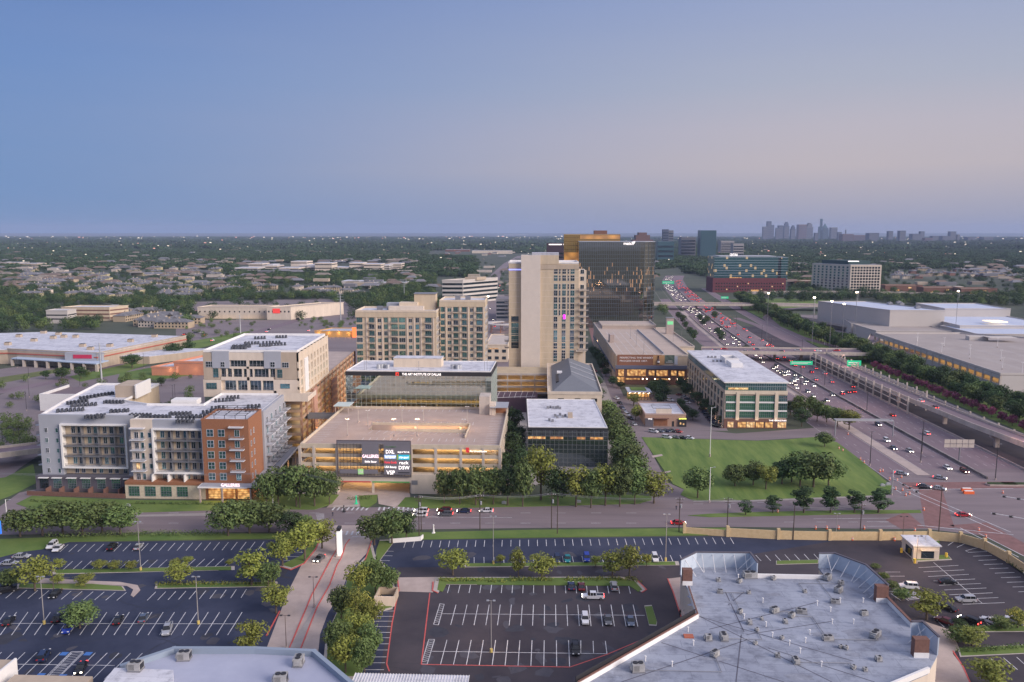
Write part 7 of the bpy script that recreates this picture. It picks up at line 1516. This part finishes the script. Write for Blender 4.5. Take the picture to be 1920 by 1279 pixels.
# utility poles and wires
up = [(786,1008,927),(790,995,932),(900,994,925),(1034,991,922),(1045,1001,933),(1273,998,931),(1363,1000,931),(1487,1012,947),(1612,1012,942),(1759,1012,908)]
tops = []
for i, (x, y, t_) in enumerate(up):
    p = P(x, y); zc = (-p.x*_sa+p.y*_ca)*_cp+CH*_sp; h = (y-t_)*zc/F*1.02
    u = thing('utility_pole', '%s from the left of the dark utility poles along the avenue' % ordw(i), 'utility pole', p, 0, 'utility poles along the avenue')
    MB().bar((0,0,0),(0,0,h),.17,n=7,r2=.11).build('post', M_wood, u)
    if i not in (1,4,7,9): MB().box(-1.3,1.3,-.06,.06,h-.9,h-.72).box(-1.0,1.0,-.06,.06,h-1.9,h-1.75).build('crossarm', M_wood, u); MB().cyl(.4,-.3,h-3.4,h-2.3,.28,8).build('transformer', M_silver, u); MB().cyl(-1.2,0,h-.72,h-.5,.07,6).cyl(1.2,0,h-.72,h-.5,.07,6).cyl(.5,0,h-.72,h-.5,.07,6).build('insulator', M_wpaint, u)
    tops.append(Vector((p.x, p.y, h-.5)))
def wire(a, b, sag=.9):
    mb = MB(); pts = [a+(b-a)*k/8-Vector((0,0,sag*4*(k/8)*(1-k/8))) for k in range(9)]
    for p, q in zip(pts, pts[1:]): mb.bar(p, q, .03, n=3)
    return mb
chain = [tops[i] for i in (0,2,3,5,6,7,8,9)]; lft = Vector((FX(-20,252,950), 254, 12))
mid = Vector((FX(562,258,940), 258, 12.5)); pole_l = P(562,962)
allw = [lft, mid]+chain
for i, (a, b) in enumerate(zip(allw, allw[1:])):
    mb = MB()
    for dx in (-.5, .5, 1.1):
        w1 = wire(a+Vector((0,dx,0)), b+Vector((0,dx,0))); mb.add(w1.v, w1.f)
    tag(mb.build('power_line', M_grey), '%s span from the left of the power lines strung along the avenue' % ordw(i), 'power line', 'power line spans along the avenue')
u = thing('utility_pole', 'cluttered pale utility pole with arms at the corner by the garage entrance', 'utility pole', (mid.x, mid.y, 0)); MB().bar((0,0,0),(0,0,12.5),.17,n=7).build('post', M_wood, u); MB().box(-1.2,1.2,-.06,.06,11.5,11.7).box(-1,1,-.06,.06,10,10.2).build('crossarm', M_wood, u)
# transmission poles far left
for (x, y, t_, lab) in ((191,715,643,'tall grey steel transmission pole behind the warehouse front'),(639,600,548,'tall white steel transmission pole left of the twin towers'),(451,625,590,'short steel pole among the roofs left of the raised block'),(758,560,528,'thin steel pole above the twin towers'),(900,530,498,'thin steel pole left of the tall tower')):
    p = P(x, y); zc = (-p.x*_sa+p.y*_ca)*_cp+CH*_sp; h = (y-t_)*zc/F; u = thing('transmission_pole', lab, 'transmission pole', p); MB().bar((0,0,0),(0,0,h),.6,n=8,r2=.3).build('post', M_silver, u); MB().bar((-3.5,0,h*.93),(3.5,0,h*.93),.18).bar((-3.5,0,h*.83),(3.5,0,h*.83),.18).bar((-3.5,0,h*.73),(3.5,0,h*.73),.18).build('arm', M_silver, u)
# small poles in left lots
for i, (x, y) in enumerate(sorted(((54,708),(32,690),(288,748),(329,756),(325,758),(50,770),(38,842),(7,848),(270,690),(40,632),(55,745),(150,725)))):
    lightpole('lamp_post', '%s from the left of the dark lamp posts in the far left lots' % ordw(i), hp_, P(x, y), group='lamp posts in the left lots').scale = (.7,.7,.75)
# traffic signals at the junction
def signal(label, base, tip, z):
    a = P(*base); b = Vector((*W2(tip[0], tip[1], z), z)); t = thing('traffic_signal', label, 'traffic signal', a); v = b-a; MB().bar((0,0,0),(0,0,z+.5),.16,n=8).build('post', M_silver, t); MB().bar((0,0,z),(v.x,v.y,z),.11,n=6).build('mast_arm', M_wpaint, t)
    for k in (.45,.7,.95): MB().box(v.x*k-.5, v.x*k+.5, v.y*k-.2, v.y*k+.2, z-.35, z+.25).build('signal_head', M_dark, t)
signal('long white signal mast arm reaching out from the lawn corner', (1672,928), (1722,923), 6); signal('white signal arm at the right edge nearer the camera', (1985,1020), (1858,962), 6); signal('white signal arm at the right edge beyond the junction', (1985,985), (1878,930), 6.5)
# barrels and cones
bar_ = [MB().cyl(0,0,0,1.0,.32,10,0,.27).mesh('barrel', M_orange), MB().cyl(0,0,.45,.65,.312,10).cyl(0,0,.75,.92,.30,10).mesh('white_band', M_wpaint)]
bp = [(1529,992),(1550,992),(1572,992),(1598,1013),(1458,961),(1732,957),(1705,927),(1698,930),(1682,902),(1679,918),(1690,896),(1692,920),(1707,917),(1668,900),(1573,842),(1580,846),(1613,862),(1620,868),(1650,885),(1655,884),(1590,815),(1677,1014),(1835,995),(1848,1008),(1815,925),(1880,925),(1620,992),(1715,996)]
for i, (x, y) in enumerate(sorted(bp)):
    t = thing('traffic_barrel', '%s from the left of the orange striped barrels around the junction works' % ordw(i), 'barrel', P(x, y), 0, 'orange barrels around the junction'); link('body', bar_[0], t); link('white_band', bar_[1], t)
for i, (x, y) in enumerate(((1812,921),(1816,926))): tag(MB().box(-1.8,1.8,-.5,.5,0,1.0).box(-1.5,1.5,-.35,.35,1.0,1.25,1).build('road_barrier', [M_orange, M_wpaint], None, P(x, y)), '%s orange and white water-filled barrier at the junction' % ('left' if not i else 'right'), 'barrier')
for i, (x, y) in enumerate(((1878,910),(1904,910))): tag(MB().prism([(-5,-1.4),(5,-1.4),(6,0),(5,1.4),(-5,1.4),(-6,0)], 0, .6).prism([(-4.6,-1),(4.6,-1),(5.4,0),(4.6,1),(-4.6,1),(-5.4,0)], .6, .9, 1).build('planter', [M_con, M_leafd], None, P(x, y)), '%s oval planted kerb island in the junction' % ('left' if not i else 'right'), 'planter')
# sign pylon at the drive, small things
p = P(640,1046); t = thing('sign_pylon', 'tall white slab pylon on the median of the entrance drive', 'pylon', (p.x-1, p.y+2.0, 0)); MB().box(-.45,.45,-1.2,1.6,0,7.5).build('slab', mat('lit_pylon', (.8,.8,.78), .6, emit=(1,.97,.9), es=.35), t); MB().box(-.5,.5,-.8,1.2,7.5,8.5).build('cap', M_dark, t)
for (x, y, s, lab) in ((813,1000,1.5,'small white statue on the grass beside the avenue'),(645,960,1.2,'tiny dark post box at the corner of the crossing'),(668,945,1.6,'slim green flag sign on the hedge island before the garage')):
    tag(MB().box(-.5,.5,-.5,.5,0,.25).cyl(0,0,.25,1.6*s,.35,8,0,.14).cyl(0,0,1.6*s,1.9*s,.22,8).build('ornament', M_wpaint if 'white' in lab else (M_dark if 'dark' in lab else M_gsign), None, P(x, y)), lab, 'ornament')
for i, (x, y) in enumerate(((85,958),(240,950),(1665,910),(1655,912),(1085,943),(945,945))): tag(MB().box(-.8,.8,-.4,.4,0,.8).box(-.5,.3,-.3,.3,.8,1.0).build('utility_box', M_silver, None, P(x, y)), 'small pale utility box on the avenue verge', 'utility box', 'utility boxes on the verge')
pt = P(0,1025); t = thing('sign_pylon', 'blue round-cornered sign at the left edge above the car park', 'sign', (pt.x-1.2, pt.y, 0)); MB().box(-.3,.3,0,.3,0,4).build('post', M_grey, t); MB().box(-2,2.0,-.2,.2,4,8).build('board', mat('blue_sign', (.03,.15,.6), .5, emit=(.05,.25,1), es=.6), t)
# ================================================================== VEHICLES
def loft(mb, secs, m):
    """secs: list of (x, halfwidth_low, z_low, halfwidth_high, z_high)"""
    vs = []
    for x, wl2, zl, wh, zh in secs: vs += [(x,-wl2,zl),(x,wl2,zl),(x,wh,zh),(x,-wh,zh)]
    fs = []
    for i in range(len(secs)-1):
        a = i*4; fs += [(a,a+1,a+5,a+4)[::-1],(a+1,a+2,a+6,a+5)[::-1],(a+2,a+3,a+7,a+6)[::-1],(a+3,a,a+4,a+7)[::-1]]
    n = len(vs); fs += [(0,1,2,3), (n-1,n-2,n-3,n-4)]
    mb.add(vs, fs, m)
def car_meshes(kind):
    L_, H_ = {'sedan': (4.7,1.45), 'suv': (4.8,1.75), 'pickup': (5.7,1.85)}[kind]; hw = .92; h = L_/2; body = MB(); gl = MB()
    zb = .32; zs = .88 if kind == 'sedan' else 1.08
    loft(body, [(-h,hw*.82,zb+.12,hw*.78,zs-.22),(-h+.15,hw*.95,zb,hw*.88,zs-.06),(-h+.9,hw,zb,hw*.93,zs),(h-1.3,hw,zb,hw*.93,zs-.02),(h-.35,hw*.95,zb,hw*.86,zs-.14),(h,hw*.80,zb+.1,hw*.74,zs-.30)], 0)
    if kind == 'sedan': cab = [(-h+.55,-h+1.35),(h-2.05,h-1.25)]
    elif kind == 'suv': cab = [(-h+.12,-h+.45),(h-1.9,h-1.25)]
    else: cab = [(-h+2.0,-h+2.15),(h-2.1,h-1.45)]
    (r0, r1), (f1_, f0) = cab
    loft(gl, [(r0,hw*.88,zs-.03,hw*.86,zs),(r1,hw*.88,zs-.03,hw*.70,H_-.06),(f1_,hw*.88,zs-.03,hw*.70,H_-.06),(f0,hw*.88,zs-.03,hw*.86,zs)], 0)
    rf_ = MB(); loft(rf_, [(r1-.05,hw*.70,H_-.07,hw*.66,H_),(f1_+.05,hw*.70,H_-.07,hw*.66,H_)], 0); body.add(rf_.v, rf_.f, 0)
    for x in ((r1+f1_)/2, r1+.02, f1_-.02):
        for s in (-1, 1): body.bar((x,s*hw*.885,zs-.02),(x+(0 if abs(x-(r1+f1_)/2) < .01 else 0),s*hw*.705,H_-.05),.045,0)
    if kind == 'pickup': body.box(-h+.12,-h+1.95,-hw*.92,-hw*.80,zs,zs+.12); body.box(-h+.12,-h+1.95,hw*.80,hw*.92,zs,zs+.12); body.box(-h+.1,-h+.2,-hw*.80,hw*.80,zs,zs+.1); gl.box(-h+.22,-h+1.93,-hw*.78,hw*.78,zs-.01,zs+.02)
    for s in (-1, 1): body.box(f0-.15, f0+.08, s*hw*.90, s*(hw+.14), zs-.02, zs+.13)
    wh = MB(); wh.add([(.34*math.cos(a*.5236), y, .34*math.sin(a*.5236)) for y in (-.11,.11) for a in range(12)], [(i,(i+1)%12,12+(i+1)%12,12+i) for i in range(12)]+[tuple(range(12))[::-1], tuple(range(12,24))])
    rm = MB(); rm.add([(.20*math.cos(a*.5236), y, .20*math.sin(a*.5236)) for y in (-.125,.125) for a in range(12)], [(i,(i+1)%12,12+(i+1)%12,12+i) for i in range(12)]+[tuple(range(12))[::-1], tuple(range(12,24))])
    hl = MB().box(-.08,.05,-.19,.19,-.09,.09); tl = MB().box(-.04,.07,-.19,.19,-.12,.12)
    return dict(L=L_, zs=zs, body=body.mesh('body', M_wpaint), glass=gl.mesh('windows', M_cglass), tyre=wh.mesh('wheel', M_tyre), rim=rm.mesh('rim', M_rim), hl=hl.mesh('headlight', M_lampoff), tl=tl.mesh('tail_light', M_tailoff), h=h, hw=hw)
CARM = {k: car_meshes(k) for k in ('sedan','suv','pickup')}
def cpaint(c, n): return mat('car_paint_'+n, c, .28, metal=.25, spec=.6)
CP = {'white': (.70,.70,.72), 'black': (.012,.012,.015), 'silver': (.38,.39,.42), 'grey': (.12,.125,.14), 'navy': (.02,.035,.09), 'blue': (.02,.05,.35), 'teal': (.01,.22,.24), 'maroon': (.12,.015,.02), 'red': (.40,.02,.03), 'slate': (.10,.13,.19)}
def setm(o, m): o.material_slots[0].link = 'OBJECT'; o.material_slots[0].material = m
def car(kind, col, loc, ang, label, lights=0, group=None, simple=False, s=1.0):
    """ang: direction the nose points, radians from +x. lights: 1 head+tail on"""
    m = CARM[kind]; t = thing('parked_car' if not lights else 'car', label, 'pickup truck' if kind == 'pickup' else 'car', loc, ang, group); t.scale = (s,s,s)
    b = link('body', m['body'], t); setm(b, cpaint(CP[col], col)); link('windows', m['glass'], t)
    if simple:
        for sy in (-1, 1):
            if lights != -1: setm(link('headlight', m['hl'], t, (m['h']-.02, sy*.60, m['zs']-.28)), M_headn)
            if lights != 1: setm(link('tail_light', m['tl'], t, (-m['h']+.02, sy*.62, m['zs']-.20)), M_tail)
        return t
    for x in (-m['h']+.95, m['h']-.95):
        for sy in (-1, 1): w_ = link('wheel', m['tyre'], t, (x, sy*(m['hw']-.09), .34)); link('rim', m['rim'], w_)
    for sy in (-1, 1):
        a = link('headlight', m['hl'], t, (m['h']-.03, sy*.60, m['zs']-.28)); b = link('tail_light', m['tl'], t, (-m['h']+.03, sy*.62, m['zs']-.20))
        if lights: setm(a, M_headn); setm(b, M_tail)
    return t
M_headn = emis('headlamp_on', (1.0,.90,.74), 12.0)
def dirpx(p0, p1): a, b = P(*p0), P(*p1); return math.atan2(b.y-a.y, b.x-a.x)
AL = dirpx((112,1035),(128,1021)); AC = dirpx((83,1069),(101,1053)); AD = dirpx((20,1190),(51,1149)); AF = dirpx((1224,1044),(1220,1030))
UP = math.pi/2; DN = -math.pi/2
cars = [('suv','white',98,1026,AL+3.14,'white SUV, left of the white pair in the left car park'),('sedan','white',109,1031,AL+3.14,'white sedan, right of the white pair in the left car park'),
 ('suv','black',211,1029,AL,'black SUV alone in the top row of the left car park'),('sedan','silver',260,1028,AL,'silver sedan by the lamp post in the top row of the left car park'),
 ('sedan','silver',40,1046,0.1,'silver sedan nearest the verge at the far left of the car park'),('sedan','silver',17,1059,0.1,'pale silver sedan below another at the far left of the car park'),('suv','black',14,1110,.6,'black SUV at the left edge in the third row'),('sedan','black',104,1117,AC+3.14,'black sedan with two orange cones behind it in the left car park'),
 ('sedan','black',108,1162,AD,'black sedan up against the blue one in the left car park'),('suv','blue',128,1182,AD+3.14,'bright blue compact car beside the small round tree'),('sedan','slate',269,1162,AD,'slate blue wagon in the middle of the left car park'),('pickup','silver',314,1184,AD+3.14,'silver pickup truck in the middle of the left car park'),
 ('sedan','black',17,1168,AD,'black car at the left edge of the double row'),('sedan','black',222,1166,AD,'black car among the bays between the blue car and the slate wagon'),('suv','navy',82,1234,AD,'dark navy SUV in the lowest row of the left car park'),
 ('suv','navy',1045,1052,DN,'navy SUV, leftmost of the trio in the row below the avenue grass'),('sedan','teal',1064,1051,DN,'teal green car in the row below the avenue grass'),('suv','blue',1100,1050,DN,'blue SUV, right of the teal car'),('suv','white',1228,1050,DN,'white SUV alone by the tall lamp post in the upper central row'),
 ('sedan','navy',1071,1102,UP,'navy sedan beside the maroon car by the island hedge'),('sedan','maroon',1090,1103,UP,'maroon sedan beside the navy one by the island hedge'),('suv','silver',1151,1103,UP,'silver SUV nosed against the island hedge'),('suv','white',1097,1165,DN,'white SUV in the middle double row of the central car park'),('sedan','grey',1140,1166,DN,'dark grey hatchback in the middle double row'),('sedan','slate',1182,1168,DN,'slate sedan at the right end of the middle double row'),('pickup','black',1079,1220,DN,'black pickup truck in the lowest central row'),
 ('suv','white',1704,1103,3.0,'white SUV by the hatched bay beside the mall roof'),('sedan','black',1777,1094,0,'black open-top four-wheel drive in the right car park'),('suv','silver',1811,1128,3.14,'silver SUV in the right car park below the black one'),('sedan','maroon',1772,1168,2.2,'maroon sedan under the round tree at lower right'),('sedan','black',1776,1143,2.2,'black car half hidden behind the round tree at lower right'),('sedan','white',1858,1168,2.2,'white sedan left of another white car at lower right'),('sedan','white',1902,1167,2.2,'white sedan at the right edge of the lower right row'),
 ('suv','white',1225,811,-.6,'white SUV, leftmost of the front row beside the restaurant'),('sedan','slate',1237,810,-.7,'slate car second from the left beside the restaurant'),('sedan','navy',1249,810,-.7,'navy car in the middle of the row beside the restaurant'),('sedan','black',1260,810,-.7,'black car second from the right beside the restaurant'),('sedan','red',1271,811,-.7,'red car at the right end of the row beside the restaurant'),
 ('suv','white',1250,822,-.6,'white SUV nearest the lawn edge, left end'),('sedan','grey',1266,822,-.6,'grey sedan at the lawn edge, second from the left'),('sedan','black',1279,823,-.6,'black sedan at the lawn edge, second from the right'),('sedan','white',1292,823,-.6,'white sedan at the lawn edge, right end'),
 ('sedan','white',1156,748,-1.2,'white car, farthest of those parked along the side street'),('sedan','black',1162,757,-1.2,'black car second farthest along the side street'),('sedan','navy',1166,766,-1.2,'navy car third along the side street'),('sedan','silver',1170,772,-1.2,'silver car fourth along the side street'),('suv','white',1176,780,-1.2,'white SUV fifth along the side street'),('sedan','black',1182,786,-1.2,'black car sixth along the side street'),('sedan','silver',1188,797,-1.2,'silver car nearest along the side street'),
 ('suv','white',1256,752,-.7,'white SUV behind the restaurant, left one'),('sedan','white',1288,756,-.7,'white sedan behind the restaurant, right one'),('sedan','red',1116,697,-1.3,'red car far up the brick-paved side street')]
for kind, col, x, y, a, lab in cars: car(kind, col, P(x, y, .03), a, lab)
for i in range(7): car('sedan' if i % 2 else 'suv', ('black','navy','grey')[i % 3], P(1318+i*4.4, 770+i*5.2, .03), -.7, '%s from the far end of the dark cars parked beside the long office' % ordw(i), group='dark cars beside the long office')
for i in range(4): car('sedan', ('maroon','silver','black','grey')[i], P(1275+i*8, 742+i*4, .03), -.6, '%s from the left of the cars behind the restaurant trees' % ordw(i), group='cars behind the restaurant trees')
car('sedan','black',P(152,1256,.03),AD+3.14,'black sedan with its headlights on in the lowest left row',1); car('pickup','white',P(1112,1122,.03),3.14,'white pickup truck driving left with red tail lamps in the central aisle',1)
car('sedan','grey',P(599,1050,.03),-1.75,'dark car with headlights on coming down the entrance drive',1); car('suv','black',P(1817,1168,.03),2.2,'black SUV with brake lamps on at lower right',1)
for k, (kd, c_, x, y, a, lab) in enumerate((('suv','white',790,961,3.14,'white SUV, farther of the two white cars queuing at the crossing'),('sedan','white',788,968,3.14,'white sedan, nearer of the two queuing at the crossing'),('suv','maroon',833,960,3.14,'dark red SUV queuing on the avenue'),('suv','grey',836,967,3.14,'grey SUV queuing beside the dark red one'),('sedan','navy',870,961,3.14,'navy sedan queuing on the avenue'),('sedan','white',912,960,3.14,'white sedan last in the queue on the avenue'),
    ('sedan','red',1272,983,0,'red car passing on the near side of the avenue'),('sedan','silver',1690,890,-.5,'silver car with headlights on the frontage road before the junction'),('sedan','silver',1762,898,-.5,'pale sedan on the frontage road at the divider end'),('sedan','grey',1732,914,-.5,'dark sedan waiting at the junction crosswalk, left'),('sedan','silver',1760,918,-.5,'silver sedan waiting at the junction crosswalk, right'),('sedan','red',1806,968,0,'red car crossing the junction'))): car(kd, c_, P(x, y, .03), a, lab, 1)
# expressway traffic
rc = random.Random(21); colr = ['white','silver','grey','black','navy','maroon','slate']
def hcar(x, y, z, ang, inbound, near):
    lab = ('oncoming car with bright headlights on the inbound lanes' if inbound else 'car with red tail lamps on the outbound lanes')
    car(rc.choice(['sedan','suv','sedan']), rc.choice(colr), (x, y, z+.03), ang, lab, 1 if inbound else -1, 'oncoming cars on the expressway' if inbound else 'outbound cars on the expressway', True, 1.0)
for (x, y) in ((1455,686),(1471,703),(1491,709),(1488,714),(1501,708),(1514,736),(1524,744),(1550,752),(1560,742),(1608,788),(1646,798),(1662,828),(1675,842),(1705,847),(1776,879),(1808,886)): p = P(x, y); hcar(p.x, p.y, 0, -UP-.02, True, 1)
for (x, y) in ((1521,699),(1546,702),(1590,737),(1600,736),(1673,780),(1737,815)): p = P(x, y); hcar(p.x, p.y, 0, UP, False, 1)
for y in (465,480): hcar(194, y-70, 6.7, UP, False, 1)
for i in range(150):
    y = 470+rc.random()**1.1*1250; off = rc.choice([-23,-20.5,-17.3,-13.8,-10.4]); hcar(hx(y)+off, y, 0, -UP-.05, True, 0)
for i in range(140):
    y = 450+rc.random()*1150; off = rc.choice([-2.2,1.2,4.8,8.2,11.8]); hcar(hx(y)+off, y, 0, UP-.05, False, 0)
for i, (x, z_, d) in enumerate(((126,0,1),(134,1,1),(146,0,-1),(158,1,1),(172,0,-1),(186,1,-1),(200,0,1),(214,1,-1))): car('sedan', ('maroon','red','silver','slate','black','silver','white','red')[i], (x, 581+z_*7+(1 if d > 0 else -1)*2.2, 7.03), 0 if d > 0 else math.pi, '%s from the left of the cars on the near overpass' % ordw(i), -1, 'cars on the near overpass', True)
for i in range(14): y = 480+i*62; car('sedan', rc.choice(colr), (-38-y*.028+rc.choice([-4,4,8]), y+120, .03), UP if i % 2 else DN, 'distant car on the boulevard left of the tall tower', 1 if i % 2 == 0 else -1, 'cars on the far boulevard', True)
# lots far left: some parked cars
for i in range(70):
    x = rc.uniform(330,620); y = rc.uniform(578,600) if i < 45 else rc.uniform(618,650)
    car(rc.choice(['sedan','suv']), rc.choice(colr), P(x, y, .03), rc.choice([0,UP]), 'distant car in the store car parks at upper left', -1 if i % 5 == 0 else 1, 'distant cars in the upper left car parks', True) if i % 5 in (0,1) else None
for k in range(9): lamp(hx(330+k*95)+(-7 if k % 2 else 20), 330+k*95, 13, 3200, kind='POINT', name='highway_lamp', c=(1,.55,.42), r=.6)
# the rear ramp structure and elevated street at the far left
rs_ = thing('ramp_structure', 'low white-walled ramp structure behind the left end of the apartment block', 'ramp', (P(62,775).x, P(62,775).y+6, 0))
MB().box(0,22,0,.6,0,9).box(0,.6,.6,26,0,9).box(21.4,22,.6,26,0,8).build('wall', M_wpaint, rs_); MB().box(.6,21.4,.6,26,0,7.6).build('roof', mat('purple_deck', (.16,.12,.13), .8), rs_)
bridge_ = deck('overpass', 'elevated street at the far left edge with warmly lit underside', [(-330,262),(-270,278),(-226,296),(-200,318)], 12, [6.5,6.5,6,5], 1.2, piers=[(-262,281,5.2),(-226,296,5)])
for k in range(3): lamp(-275+k*24, 270+k*10, 4.6, 500, kind='POINT', name='underpass_lamp', r=.4)
# people
def person(loc, label, a=0, c=(.05,.05,.07)):
    mb = MB(); t = thing('person', label, 'person', loc, a)
    for s in (-1, 1): mb.bar((s*.10,s*.12,.05),(s*.09,s*.02,.85),.065,n=8,r2=.095)
    mb.bar((0,0,.82),(0,0,1.42),.15,n=10,r2=.19); mb.bar((0,0,1.40),(0,0,1.55),.07,n=8)
    for s in (-1, 1): mb.bar((s*.20,0,1.40),(s*.27,.06*s,.85),.055,n=6,r2=.035)
    mb.build('body', mat('clothes_%d' % int(c[0]*100), c, .9), t); MB().cyl(0,0,1.52,1.66,.09,10,0,.11).cyl(0,0,1.66,1.78,.11,10,0,.05).build('head', mat('skin', (.35,.22,.16), .7), t)
person(P(624,968), 'person in dark clothes crossing at the drive junction'); person(P(1268,956), 'person in dark clothes standing at the side street corner'); person(P(1275,1155), 'person in black standing by the red kerb next to the mall', 0, (.02,.02,.02)); person(P(1284,1152), 'second person in black by the mall wall, nearer the roof edge', 0, (.03,.03,.03))
# warm pools of lamp light over the car parks (lamps that are lit in the photograph)
for (x, y, e) in ((921,1200,1500),(1240,1075,1100),(1180,1030,500),(700,1160,900),(1880,1180,900),(620,1080,500)):
    p = P(x, y); lamp(p.x, p.y, 9, e, kind='POINT', name='car_park_lamp', c=(1,.66,.42), r=.5)
for (x, y, e) in ((1530,900,900),(1120,660,900),(1200,700,500)): p = P(x, y); lamp(p.x, p.y, 8, e, kind='POINT', name='street_lamp', c=(1,.72,.5), r=.5)
# ================================================================== HAZE
hz = MB().box(-30000, 30000, -400, 26000, -1.5, 300).build('haze', None, kind='stuff'); m = bpy.data.materials.new('haze'); m.use_nodes = True; t = m.node_tree; t.nodes.clear()
pv_ = t.nodes.new('ShaderNodeVolumePrincipled'); pv_.inputs['Density'].default_value = 4.5e-5; pv_.inputs['Color'].default_value = (.48,.58,.85,1); ou = t.nodes.new('ShaderNodeOutputMaterial'); t.links.new(pv_.outputs[0], ou.inputs['Volume']); hz.data.materials.clear(); hz.data.materials.append(m)
